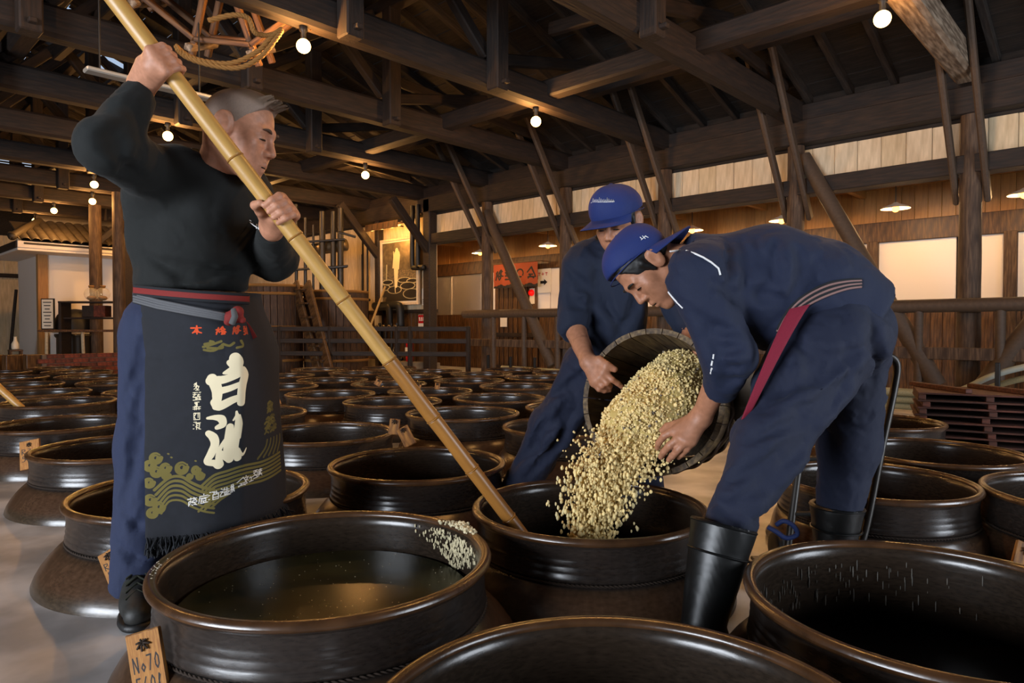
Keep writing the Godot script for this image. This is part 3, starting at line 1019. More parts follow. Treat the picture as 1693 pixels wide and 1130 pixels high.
func jar_mesh(r: float, seg: int, flare := 1.0) -> ArrayMesh:
	var key := "jar%.3f_%d_%.2f" % [r, seg, flare]
	if cache.has(key): return cache[key]
	var pr := PackedVector2Array()
	var co := PackedColorArray()
	var brown := Color(0.085, 0.046, 0.024)
	var olive := Color(0.06, 0.042, 0.025)
	var dark := Color(0.034, 0.026, 0.021)
	var inner := Color(0.036, 0.024, 0.018)
	var add := func(x: float, y: float, c: Color) -> void:
		if x > r and y < 0.11 and co.size() < 9: x = r + (x - r) * flare
		pr.append(Vector2(x, y))
		co.append(c)
	add.call(r * 1.2, -0.03, olive)
	add.call(r * 1.2, 0.004, olive)
	add.call(r * 1.18, 0.025, olive)
	add.call(r * 1.145, 0.05, brown)
	add.call(r * 1.09, 0.079, brown)
	add.call(r * 1.035, 0.102, brown)
	add.call(r * 0.985, 0.118, brown.lerp(dark, 0.4))
	add.call(r * 0.965, 0.124, dark)
	add.call(r * 0.952, 0.128, dark)
	add.call(r * 0.95, 0.133, dark)
	add.call(r * 0.968, 0.138, dark)
	for i in 15:
		var y := 0.142 + 0.092 * i / 14.0
		var w := 0.0016 if i % 3 == 1 and i < 9 else 0.0
		add.call(r * (0.966 - 0.012 * sin(PI * i / 14.0)) + w, y, dark)
	add.call(r * 0.985, RIMH - 0.02, dark)
	add.call(r * 0.975, RIMH - 0.006, dark)
	add.call(r * 0.935, RIMH - 0.008, inner)
	add.call(r * 0.915, RIMH - 0.025, inner)
	for i in 6:
		add.call(r * (0.91 + (0.003 if i % 2 else 0.0)), RIMH - 0.04 - i * 0.02, inner)
	add.call(r * 0.93, 0.09, inner)
	add.call(r * 1.02, 0.05, inner)
	add.call(r * 1.1, 0.02, inner)
	var m := lathe(pr, seg, co)
	cache[key] = m
	return m

func cord_mesh(r: float, seg: int) -> ArrayMesh:
	var key := "cord%.3f_%d" % [r, seg]
	if cache.has(key): return cache[key]
	if seg < 60:
		cache[key] = ring_mesh(r, 0.0035, seg, 5)
		return cache[key]
	# two twisted strands
	var l := []
	for s in 2:
		var pts := PackedVector3Array()
		var n := 720
		for i in n + 1:
			var a := TAU * i / n
			var w := a * 90.0 + PI * s
			pts.append(Vector3(cos(a) * (r + 0.002 * cos(w)), 0.002 * sin(w), sin(a) * (r + 0.002 * cos(w))))
		l.append([tube(pts, 0.0024, 5, false), Transform3D()])
	cache[key] = join(l)
	return cache[key]

func jar(px: float, d: float, r: float, label: String, yaw := 0.0, flare := 1.0) -> Node3D:
	var near := d < 3.2
	var seg := 128 if near else 48
	var t := thing("clay_jar", label, "jar", G(px, d), "clay jars standing in rows")
	t.rotation.y = yaw
	put("body", jar_mesh(r, seg, flare), M.glaze, t)
	var k2 := "lip%.3f_%d" % [r, seg]
	if not cache.has(k2):
		var p := PackedVector2Array()
		for i in 15:
			var a := TAU * i / 14
			p.append(Vector2(r * 0.962 + cos(a) * r * 0.036, RIMH - 0.011 + sin(a) * 0.0125))
		cache[k2] = lathe(p, seg)
	put("rim", cache[k2], M.lip, t)
	put("neck_cord", cord_mesh(r * 0.957 + 0.003, seg), M.cord, t, Transform3D(Basis(), Vector3(0, 0.131, 0)))
	var k3 := "floor%.3f" % r
	if not cache.has(k3): cache[k3] = lathe(PackedVector2Array([Vector2(0.01, 0.035), Vector2(r * 1.06, 0.035), Vector2(r * 1.06, 0.02)]), 40, PackedColorArray(), true)
	put("inside_bottom", cache[k3], M.lees, t)
	return t

func px_right(px: float) -> bool:
	return px > 1400 and px != 1553

func jars() -> void:
	var ord := ["first", "second", "third", "fourth", "fifth", "sixth", "seventh", "eighth", "ninth", "tenth", "eleventh"]
	var near := {
		"1_0": "huge clay jar rim cut by the bottom edge, dark reddish inside", "1_1": "large dark jar in front of the aproned man, greenish mash inside", "1_2": "brown jar behind the man's leg, white mark on its shoulder",
		"1_3": "dark jar left of the aproned man, hip high to him, near a hanging tag", "1_4": "dark jar at the left edge with a wooden tag on its shoulder", "1_5": "dark jar at the left edge with a bamboo pole standing in it",
		"2_0": "big dark empty jar at the lower right, pale drips down its inside", "2_1": "dark jar receiving the steamed grain and the bamboo pole", "2_2": "dark glazed jar behind the pole, just left of the filled jar",
		"2_3": "dark jar right of the apron, wooden tags at its right rim", "3_0": "brown jar cut by the right edge, near the lower right corner", "3_1": "brown jar behind the hand truck, right of the bent worker's boots", "4_0": "wide dark jar in front of the tray stack at the right",
		"3_2": "jar half hidden by the standing worker's legs", "5_0": "small far jar left of the tray stack, behind the cart handle"}
	var rows := {
		1: [[1040, 0.96, 0.4], [540, 1.72, 0.415], [317, 2.42, 0.4], [198, 3.3, 0.385], [101, 4.1, 0.385], [95, 5.27, 0.4], [66, 6.05, 0.395], [31, 6.85, 0.39], [14, 7.8, 0.39], [-8, 8.7, 0.39]],
		2: [[1553, 1.45, 0.392], [975, 2.2, 0.38], [690, 2.9, 0.375], [534, 3.74, 0.39], [408, 4.6, 0.39], [248, 6.11, 0.385], [194, 7.1, 0.385], [152, 7.95, 0.385], [127, 8.8, 0.4], [98, 9.6, 0.39]],
		3: [[1845, 2.34, 0.385], [1448, 2.58, 0.35], [942, 3.97, 0.395], [765, 4.59, 0.385], [649, 5.31, 0.385], [546, 5.9, 0.385], [459, 6.63, 0.385]],
		4: [[1548, 3.17, 0.375], [956, 4.92, 0.385], [826, 5.57, 0.385], [711, 6.16, 0.385], [643, 6.93, 0.385], [550, 7.44, 0.385], [465, 8.1, 0.385]],
		5: [[1450, 4.2, 0.38], [857, 6.67, 0.385], [776, 7.37, 0.385], [676, 7.9, 0.385], [594, 8.6, 0.385], [528, 9.3, 0.385]],
		6: [[977, 7.1, 0.385], [889, 7.8, 0.385], [796, 8.36, 0.385], [715, 8.92, 0.385], [643, 9.6, 0.385]],
		7: [[1012, 7.91, 0.385], [930, 8.61, 0.385], [848, 9.21, 0.385]]}
	var i := 0
	for rw in rows:
		for n in rows[rw].size():
			var e = rows[rw][n]
			var key := "%d_%d" % [rw, n]
			var lb: String = near[key] if near.has(key) else "dark glazed clay jar, %s from the front in the %s row from the left" % [ord[n], ord[rw - 1]]
			jar(e[0], e[1], e[2], lb, i * 1.7, 0.35 if px_right(e[0]) else (1.0 if e[1] < 3.5 else 0.7))
			i += 1
	# mash standing in the jar before the man
	var c := G(540, 1.72)
	var ma := put("mash", lathe(PackedVector2Array([Vector2(0.01, 0.0), Vector2(0.36, 0.0), Vector2(0.367, -0.02)]), 64, PackedColorArray(), true), M.mash, null, Transform3D(Basis(), c + Vector3(0, 0.15, 0)))
	tag(ma, "dark greenish mash lying still inside the jar before the aproned man", "mash", "", "stuff")
	rng.seed = 5
	var xs := []
	var cols := []
	for k in 420:
		var q := c + Vector3(0, 0.1506, 0)
		if k < 200: q += hr * (0.12 + rng.randfn(0.0, 0.07)) - hf * (0.2 + rng.randfn(0, 0.06))
		elif k < 300: q += hr * (-0.05 + rng.randfn(0.0, 0.12)) - hf * (0.22 + rng.randfn(0, 0.05))
		else:
			var a := rng.randf() * TAU
			q += Vector3(cos(a), 0, sin(a)) * 0.35 * sqrt(rng.randf())
		if Vector2(q.x - c.x, q.z - c.z).length() > 0.355: continue
		var s := 0.0008 + 0.0014 * rng.randf() * rng.randf()
		xs.append(Transform3D(Basis().scaled(Vector3(s, s * 0.5, s)), q))
		cols.append(Color(0.55, 0.52, 0.4) * (0.6 + 0.5 * rng.randf()))
	var fl := scatter("mash_foam", blob(3), M.ricec, xs, cols)
	tag(fl, "pale flecks of foam floating on the greenish mash", "foam", "", "stuff")
	# grain splashed over that jar's rim
	xs = []
	cols = []
	for k in 620:
		var t := rng.randf()
		var a := rng.randfn(0.0, 0.085 if k < 260 else 0.17)
		var dir := (hr * cos(0.62) + hf * sin(0.62)).rotated(Vector3.UP, a)
		var q: Vector3
		var s := 0.002 + 0.0035 * rng.randf()
		if k < 260: q = c + dir * (0.395 + rng.randfn(0, 0.008)) + Vector3(0, RIMH + rng.randf() * 0.012 * maxf(0.0, 1.0 - absf(a) * 7), 0)
		else:
			var dn := 0.02 + 0.1 * t * (1.0 - absf(a) * 1.5)
			q = c + dir * (0.375 - 0.002 * rng.randf()) + Vector3(0, RIMH - dn, 0)
			s *= 0.55
		xs.append(Transform3D(Basis(dir, rng.randf() * 3).scaled(Vector3(s, s * (1.0 if k < 260 else 2.2), s)), q))
		cols.append(Color(0.62, 0.54, 0.34) * (0.75 + 0.45 * rng.randf()))
	for k in 26:
		var a := rng.randfn(0.0, 0.09)
		var dir := (-hr * 0.97 - hf * 0.25).normalized().rotated(Vector3.UP, a)
		var s := 0.001 + 0.0016 * rng.randf()
		xs.append(Transform3D(Basis(dir, rng.randf() * 3).scaled(Vector3(s, s * 0.8, s)), c + dir * (0.397 + rng.randf_range(-0.008, 0.008)) + Vector3(0, RIMH + 0.0005, 0)))
		cols.append(Color(0.42, 0.38, 0.3))
	var sp := scatter("spilled_grain", blob(1), M.ricec, xs, cols)
	tag(sp, "cream grain stuck to the rim of the mash jar, dripping inside", "grain", "", "stuff")
	# pale drips inside the empty jar at the lower right
	c = G(1553, 1.45)
	xs = []
	cols = []
	for k in 300:
		var a := rng.randfn(-0.15, 0.6)
		var dir := (-hf).rotated(Vector3.UP, -a) if k < 200 else hf.rotated(Vector3.UP, a + 0.5)
		var s := 0.0006 + 0.001 * rng.randf()
		var st := 4.0 + 9.0 * rng.randf()
		xs.append(Transform3D(Basis().scaled(Vector3(s, s * st, s)), c + dir * 0.3552 + Vector3(0, 0.1 + 0.11 * rng.randf(), 0)))
		cols.append(Color(0.22, 0.2, 0.17) * (0.4 + 0.5 * rng.randf()))
	var dp := scatter("dried_drips", blob(2), M.ricec, xs, cols)
	tag(dp, "dried pale drips down the inside of the big empty jar", "drips", "", "stuff")
	# a crumb of grain on the floor between the near jars
	var cr := []
	for k in 9: cr.append([blob(k), Transform3D(Basis().scaled(Vector3(0.007, 0.004, 0.006)), Vector3(rng.randfn(0, 0.006), 0.004 + 0.002 * k, rng.randfn(0, 0.01)))])
	var cm := put("grain_crumb", join(cr), M.rice, null, Transform3D(Basis(), G(868, 2.08)))
	tag(cm, "small crumb of fallen grain on the grey floor between two near jars", "grain")
	wooden_tags()

# strokes: words of two-digit points on a 10 x 10 grid, strokes parted by spaces
const GLYPH := {
	"本": "1383 5159 533728 536788 3767", "格": "0444 2209 2407 2537 6143 526244 628446 547697 5669 8689 5688 5989",
	"焼": "1315 4335 2209 2549 5282 6143 7154 4696 5673 6559 7568", "酎": "0141 0343 0349 4349 2123 3133 0949 0646 5898 5393 8199 6477",
	"名": "4113 324215 2265 424618 3559 7559 3575 3979", "聲": "0141 2123 0343 0533 5141 7191 6355 5585 6483 0696 2699 7699 3747 3858 0999",
	"轟": "2171 4149 2252 2255 5255 2555 0646 2629 0848 5696 7679 5898", "四": "1219 1282 8289 1989 421638 62677", "海": "1121 0414 0818 4131 3292 4349 4383 8379 3699 5565 5767",
	"薩": "0292 3133 6163 1519 153428 5484 6195 4545 5588 4555 4696 6899 4859", "摩": "5051 1292 1309 2444 3429 5494 7479 3575 3777 2999 5759", "酒": "1121 0414 0818 3193 4449 9499 4494 5154 7174 4999 4797",
	"造": "1122 042408 0999 4133 3383 6165 2585 4666 4648 8648 4888", "株": "0343 2109 2406 2547 5443 4383 6199 4696 6549 6599", "会": "5014 5098 3666 2888 4729 6879", "社": "2122 0343 4309 2529 3547 6464 5595 7579 5999", "醸": "0141 0343 0349 4349 2123 3123 0949 0646 5292 7173 5494 6357 8357 5797 7559 7599",
}

func stroke_px(im: Image, a: Vector2, b: Vector2, ra: float, rb: float, c: Color) -> void:
	var n := int(a.distance_to(b) / maxf(0.5, minf(ra, rb) * 0.35)) + 1
	for i in n + 1:
		var t := float(i) / n
		disc(im, a.lerp(b, t), lerpf(ra, rb, t), c)

func disc(im: Image, p: Vector2, r: float, c: Color) -> void:
	for y in range(int(p.y - r), int(p.y + r) + 1):
		var dy := y + 0.5 - p.y
		if absf(dy) > r: continue
		var w := sqrt(r * r - dy * dy)
		var x0 := int(roundf(p.x - w))
		var x1 := int(roundf(p.x + w))
		im.fill_rect(Rect2i(x0, y, maxi(1, x1 - x0), 1), c)

func write_glyph(im: Image, ch: String, at: Vector2, size: Vector2, w: float, c: Color, slant := 0.0) -> void:
	for st in GLYPH[ch].split(" "):
		var s: String = st
		for i in range(0, s.length() - 3, 2):
			var a := Vector2(int(s[i]), int(s[i + 1])) / 9.0
			var b := Vector2(int(s[i + 2]), int(s[i + 3])) / 9.0
			a.y -= a.x * slant
			b.y -= b.x * slant
			stroke_px(im, at + a * size, at + b * size, w, w * 0.8, c)

func write_digit(im: Image, ch: String, at: Vector2, size: Vector2, w: float, c: Color) -> void:
	var path: Array = []
	match ch:
		"0": path = [[4, 1], [2, 4], [2, 7], [4, 9], [6, 7], [6, 3], [4, 1]]
		"3": path = [[2, 1], [6, 2], [4, 4], [6, 6], [5, 9], [2, 9]]
		"5": path = [[6, 1], [2, 1], [2, 4], [5, 4], [6, 7], [4, 9], [1, 9]]
		"6": path = [[5, 1], [2, 5], [2, 8], [4, 9], [6, 7], [5, 5], [2, 6]]
		"7": path = [[1, 1], [6, 1], [3, 9]]
		"8": path = [[4, 1], [2, 3], [6, 6], [4, 9], [2, 7], [6, 3], [4, 1]]
		"N": path = [[1, 9], [1, 1], [6, 9], [6, 1]]
		"o": path = [[4, 5], [2, 7], [4, 9], [6, 7], [4, 5]]
		"R": path = [[1, 9], [1, 1], [6, 2], [5, 4], [1, 5], [6, 9]]
		".": path = [[2, 9], [2.5, 9]]
		"l": path = [[2, 7], [5, 2], [4, 1], [3, 4], [4, 9], [6, 8]]
	for i in path.size() - 1:
		stroke_px(im, at + Vector2(path[i][0], path[i][1]) / 9.0 * size, at + Vector2(path[i + 1][0], path[i + 1][1]) / 9.0 * size, w, w, c)

func tag_tex(lines: Array) -> StandardMaterial3D:
	var im := Image.create(160, 320, false, Image.FORMAT_RGB8)
	noise.seed = 3
	noise.frequency = 0.02
	for y in 320:
		for x in 160:
			var n := noise.get_noise_2d(x * 4.0, y * 0.5)
			im.set_pixel(x, y, Color(0.68, 0.47, 0.22).lerp(Color(0.56, 0.35, 0.14), clampf(0.4 + n, 0, 1)))
	for i in lines.size():
		var s: String = lines[i]
		for j in s.length():
			write_digit(im, s[j], Vector2(14 + j * (135.0 / s.length()), 84 + i * 82), Vector2(120.0 / s.length() + 8, 66), 3.2, Color(0.12, 0.1, 0.1))
	var m := mat(Color(1, 1, 1), 0.75)
	m.albedo_texture = ImageTexture.create_from_image(im)
	return m

func wooden_tags() -> void:
	# px, py of the middle, distance, width, height, lean, roll, lines
	var list := [
		[247, 1112, 1.38, 0.07, 0.165, 0.25, -0.28, ["No70", "560l"], "wooden tag marked 560 on the mash jar at the lower left"],
		[190, 940, 2.0, 0.06, 0.12, 0.5, -0.6, ["R3.", "50"], "wooden tag leaning behind the aproned man's shoe"],
		[50, 752, 3.62, 0.105, 0.155, 0.3, -0.22, ["R3.", "580"], "wooden tag on the dark jar at the left edge"],
		[652, 706, 3.3, 0.05, 0.075, 0.2, 0.1, [], "small wooden tag standing at the rim right of the apron, left of two"],
		[672, 722, 3.28, 0.06, 0.1, 0.4, -0.5, [], "small wooden tag slanting at the rim right of the apron, right of two"],
		[457, 664, 4.6, 0.05, 0.06, 0.2, -0.4, [], "small tag on a jar just right of the apron"],
		[625, 633, 6.5, 0.06, 0.06, 0.2, 0.5, [], "tiny tag behind the pole, left of two others"],
		[690, 640, 6.0, 0.06, 0.05, 0.2, 0.3, [], "tiny tag right of the pole among the middle jars"],
		[723, 639, 6.2, 0.045, 0.06, 0.2, 0.1, [], "tiny upright tag farthest right among the middle jars"],
		[1690, 935, 1.95, 0.06, 0.13, 0.4, 0.5, [], "wooden tag cut by the right edge beside a brown jar"]]
	for e in list:
		var z := -hf * cos(e[5]) + Vector3.UP * sin(e[5])
		var x := hr.rotated(z, -e[6])
		var bs := Basis(x, z.cross(x), z)
		var t := thing("wooden_tag", e[8], "tag", W(e[0], e[1], e[2]), "wooden tags tied to the jars")
		t.basis = bs
		var m: Material = M.tagwood if e[7].is_empty() else tag_tex(e[7])
		put("board", box(Vector3(e[3], e[4], 0.012), 0.002), M.tagwood, t)
		if not e[7].is_empty():
			var V := PackedVector3Array([Vector3(-e[3], e[4], 0.0) * 0.48 + Vector3(0, 0, 0.0064), Vector3(e[3], e[4], 0.0) * 0.48 + Vector3(0, 0, 0.0064), Vector3(e[3], -e[4], 0.0) * 0.48 + Vector3(0, 0, 0.0064), Vector3(-e[3], -e[4], 0.0) * 0.48 + Vector3(0, 0, 0.0064)])
			put("written_face", fin(V, PackedInt32Array([0, 1, 2, 0, 2, 3]), PackedVector2Array([Vector2(0, 0), Vector2(1, 0), Vector2(1, 1), Vector2(0, 1)]), PackedColorArray(), false), m, t)
		var l := []
		rng.seed = 9
		for k in 7:
			var a := k * 0.9
			l.append([tube(PackedVector3Array([Vector3(0, e[4] * 0.36, 0.006), Vector3(cos(a) * 0.006, e[4] * 0.36 + sin(a) * 0.006, 0.012), Vector3(cos(a) * 0.014, e[4] * 0.36 + sin(a) * 0.012 - 0.004, 0.009)]), 0.0022, 5), Transform3D()])
		put("cord_knot", join(l), M.cord, t)

# ---------- things along the far side ----------
func background() -> void:
	poster()
	gallery_things()
	pipes_and_tubs()
	display()
	rope_wheel()
	trough()

func poster() -> void:
	# framed sepia picture of a worker among jars: a flat print
	var im := Image.create(384, 448, false, Image.FORMAT_RGB8)
	noise.seed = 8
	noise.frequency = 0.02
	for y in 448:
		for x in 384:
			var g := 0.34 + 0.1 * noise.get_noise_2d(x, y) + 0.4 * smoothstep(190, 0, y) * smoothstep(120, 330, x)
			if y > 215: g = 0.38 + 0.2 * noise.get_noise_2d(x * 2, y * 4)
			im.set_pixel(x, y, Color(g * 1.15, g * 0.98, g * 0.68))
	var pale := Color(0.93, 0.85, 0.62)
	var dk := Color(0.1, 0.08, 0.05)
	for e in [[60, 300, 60, 18], [250, 290, 70, 18], [340, 300, 60, 16], [20, 340, 70, 22], [290, 335, 80, 26], [140, 360, 78, 28], [330, 395, 90, 36]]:
		var m: float = e[3]
		for y in range(-int(m), int(m * 3.4)):
			var w: float = e[2] * (sqrt(maxf(0.0, 1.0 - pow(y / m, 2))) if y < 0 else 1.0 + 0.1 * y / m)
			var yy: int = int(e[1]) + y
			if yy >= 0 and yy < 448: im.fill_rect(Rect2i(int(e[0] - w), yy, int(w * 2), 1), dk.lerp(Color(0.3, 0.24, 0.14), 0.25))
		for k in 40:
			var a := TAU * k / 40
			disc(im, Vector2(e[0] + cos(a) * e[2], e[1] + sin(a) * m), 4.0, pale * 0.85)
	stroke_px(im, Vector2(168, 60), Vector2(172, 75), 17, 19, pale)
	stroke_px(im, Vector2(170, 95), Vector2(165, 180), 34, 30, pale)
	stroke_px(im, Vector2(160, 190), Vector2(158, 330), 26, 16, pale)
	stroke_px(im, Vector2(140, 100), Vector2(125, 190), 10, 8, pale)
	stroke_px(im, Vector2(195, 100), Vector2(185, 200), 11, 9, pale)
	stroke_px(im, Vector2(130, 70), Vector2(150, 380), 4, 4, pale)
	stroke_px(im, Vector2(50, 170), Vector2(46, 280), 8, 6, pale * 0.8)
	var pm := mat(Color(1, 1, 1), 0.5)
	pm.albedo_texture = ImageTexture.create_from_image(im)
	var t := thing("poster", "large framed sepia poster of a worker among jars on the cream wall", "picture", P(8.5, 2.05, 11.33))
	var hv := 0.62 * K
	var hh := 0.66 * K
	put("backing", box(Vector3(0.03, hh * 2, hv * 2), 0.004), M.enamel, t)
	for e in [[0, hh, 0.03, hv * 2 + 0.05], [0, -hh, 0.03, hv * 2 + 0.05]]:
		put("frame_bar", box(Vector3(0.05, 0.045, e[3]), 0.006), M.cream, t, Transform3D(Basis(), Vector3(-0.005, e[1], 0)))
	for s in [-1, 1]: put("frame_bar", box(Vector3(0.05, hh * 2, 0.045), 0.006), M.cream, t, Transform3D(Basis(), Vector3(-0.005, 0, s * hv)))
	var a := hv - 0.05
	var b := hh - 0.05
	put("print", fin(PackedVector3Array([Vector3(-0.018, b, -a), Vector3(-0.018, b, a), Vector3(-0.018, -b, a), Vector3(-0.018, -b, -a)]), PackedInt32Array([0, 1, 2, 0, 2, 3]), PackedVector2Array([Vector2(0, 0), Vector2(1, 0), Vector2(1, 1), Vector2(0, 1)]), PackedColorArray(), false), pm, t)
	# lamp over it
	var l := thing("picture_lamp", "long lit lamp box over the framed poster", "lamp", P(8.15, 2.9, 11.35))
	put("hood", box(Vector3(0.2, 0.02, 1.1) * K, 0.004), M.wainscot, l, Transform3D(Basis(), Vector3(0.0, 0.06, 0)))
	put("fascia", box(Vector3(0.02, 0.14, 1.1) * K, 0.004), M.wainscot, l, Transform3D(Basis(), Vector3(-0.08, 0.03, 0)))
	put("tube", tube(PackedVector3Array([Vector3(0, 0.01, -0.45), Vector3(0, 0.01, 0.45)]), 0.014, 10), M.bulb2, l)
	put("bracket", box(Vector3(0.44, 0.02, 0.03), 0.003), M.black, l, Transform3D(Basis(), Vector3(0.2, 0.075, 0)))
	for z in [-0.3, 0.0, 0.3]:
		var o := OmniLight3D.new()
		o.name = "tube_light"
		o.light_color = Color(1, 0.74, 0.36)
		o.light_energy = 0.2
		o.light_size = 0.03
		o.omni_range = 12
		o.omni_attenuation = 2
		o.shadow_enabled = true
		o.position = Vector3(-0.06, -0.03, z)
		l.add_child(o)
	var s := W(706, 490, 12.3)
	var sg := thing("notice", "small white notice with a red mark right of the poster", "sign", P(8.595, 1.52, 10.62))
	put("sheet", box(Vector3(0.006, 0.3, 0.2), 0.001), M.paper, sg)
	put("red_ring", ring_mesh(0.055, 0.009, 24, 6), M.redink, sg, Transform3D(Basis(Vector3(0, 0, 1), PI / 2), Vector3(-0.004, 0.06, 0.02)))
	put("red_bar", box(Vector3(0.004, 0.02, 0.1), 0.001), M.redink, sg, Transform3D(Basis(Vector3(1, 0, 0), 0.8), Vector3(-0.005, 0.06, 0.02)))
	for k in 3: put("text_line", box(Vector3(0.003, 0.012, 0.15), 0.0005), M.ink, sg, Transform3D(Basis(), Vector3(-0.004, -0.05 - k * 0.03, 0)))
	# fire extinguisher and its sign
	var x := thing("fire_extinguisher", "red fire extinguisher standing against the brown wainscot", "extinguisher", P(8.3, 0.24, 10.75))
	put("cylinder", lathe(PackedVector2Array([Vector2(0.06, 0.0), Vector2(0.068, 0.02), Vector2(0.068, 0.32), Vector2(0.055, 0.37), Vector2(0.025, 0.4), Vector2(0.022, 0.43)]), 24, PackedColorArray(), true), M.extred, x)
	put("handle", box(Vector3(0.03, 0.02, 0.13), 0.004), M.black, x, Transform3D(Basis(), Vector3(0, 0.45, 0.03)))
	put("hose", tube(smooth_path([Vector3(0, 0.42, -0.02), Vector3(-0.02, 0.38, -0.1), Vector3(-0.02, 0.22, -0.09), Vector3(-0.02, 0.12, -0.075)], 5), 0.011, 8), M.black, x)
	put("label", box(Vector3(0.004, 0.1, 0.08), 0.001), M.paper, x, Transform3D(Basis(), Vector3(-0.068, 0.2, 0)))
	var st := thing("stand", "low grey ledge under the fire extinguisher", "ledge", P(8.3, 0.12, 10.75))
	put("block", box(Vector3(0.3, 0.216, 0.5), 0.01), M.concrete, st)
	var es := thing("extinguisher_sign", "small red and white sign above the fire extinguisher", "sign", P(8.585, 1.02, 10.72))
	put("plate", box(Vector3(0.008, 0.26, 0.2), 0.001), M.paper, es)
	put("red_field", box(Vector3(0.004, 0.15, 0.19), 0.001), M.extred, es, Transform3D(Basis(), Vector3(-0.005, 0.05, 0)))
	for k in 3: put("character", box(Vector3(0.003, 0.07, 0.03), 0.001), M.paper, es, Transform3D(Basis(Vector3(1, 0, 0), 0.15 * (k - 1)), Vector3(-0.008, 0.05, -0.055 + k * 0.055)))

func gallery_things() -> void:
	# orange cloth sign with brushed black characters over the sliding door
	var im := Image.create(384, 192, false, Image.FORMAT_RGB8)
	im.fill(Color(0.5, 0.2, 0.055))
	var i := 0
	for ch in ["焼", "酎", "の", "会"]:
		if ch == "の":
			for k in 14: stroke_px(im, Vector2(236 + 26 * cos(k * 0.4 - 0.6), 80 - 30 * sin(k * 0.4 - 0.6)), Vector2(236 + 26 * cos(k * 0.4 - 0.2), 80 - 30 * sin(k * 0.4 - 0.2)), 6, 6, Color(0.05, 0.03, 0.02))
		else: write_glyph(im, ch, Vector2(18 + i * 92, 40), Vector2(72, 84), 7.0, Color(0.05, 0.03, 0.02))
		i += 1
	for k in 14: disc(im, Vector2(14 + k * 28, 190), 17 + 6 * (k % 3), Color(0.06, 0.035, 0.02))
	var om := mat(Color(1, 1, 1), 0.8)
	om.albedo_texture = ImageTexture.create_from_image(im)
	var t := thing("curtain", "orange cloth sign with black brushed characters hanging over the sliding door", "curtain", P(10.2, 1.98, 9.7))
	var rows := []
	for r in 8:
		var row := []
		for c in 25: row.append(Vector3(0.02 * sin(c * 0.9) * (r / 7.0), (0.25 - 0.5 * r / 7.0) * K, lerpf(-0.62, 0.62, c / 24.0) * K))
		rows.append(row)
	put("cloth", sheet(rows, 0.004, true), om, t)
	put("rod", tube(PackedVector3Array([Vector3(0, 0.26 * K, -0.66), Vector3(0, 0.26 * K, 0.66)]), 0.012, 8), M.wainscot, t)
	for s in [-1, 1]: put("bracket", box(Vector3(0.3, 0.02, 0.02), 0.003), M.wainscot, t, Transform3D(Basis(), Vector3(0.14, 0.26 * K, s * 0.62)))
	var n := thing("notice", "white panel notice with red characters and a black arrow beside the door", "sign", P(10.46, 1.86, 9.2))
	put("sheet", box(Vector3(0.01, 0.5, 0.5) * K, 0.002), M.paper, n)
	for k in 4:
		put("red_character", box(Vector3(0.004, 0.06, 0.012), 0.001), M.redink, n, Transform3D(Basis(), Vector3(-0.008, 0.12, -0.13 + k * 0.085)))
		put("red_character", box(Vector3(0.004, 0.012, 0.06), 0.001), M.redink, n, Transform3D(Basis(), Vector3(-0.008, 0.12 + 0.02 * (k % 2), -0.13 + k * 0.085)))
	put("arrow_shaft", box(Vector3(0.004, 0.05, 0.1), 0.001), M.ink, n, Transform3D(Basis(), Vector3(-0.008, -0.03, 0.03)))
	put("arrow_head", fin(PackedVector3Array([Vector3(-0.01, 0.03, 0.07), Vector3(-0.01, -0.09, 0.07), Vector3(-0.01, -0.03, 0.15)]), PackedInt32Array([0, 1, 2]), PackedVector2Array(), PackedColorArray(), false), M.ink, n)
	var al := thing("alarm_lamp", "round red alarm lamp beside the sliding door", "lamp", P(10.4, 1.62, 9.42))
	var s2 := SphereMesh.new()
	s2.radius = 0.06
	s2.height = 0.12
	put("lens", s2, glow_mat(Color(0.9, 0.02, 0.02), 0.6), al)
	put("base", box(Vector3(0.07, 0.3, 0.14), 0.01), M.enamel, al, Transform3D(Basis(), Vector3(0.05, -0.06, 0)))

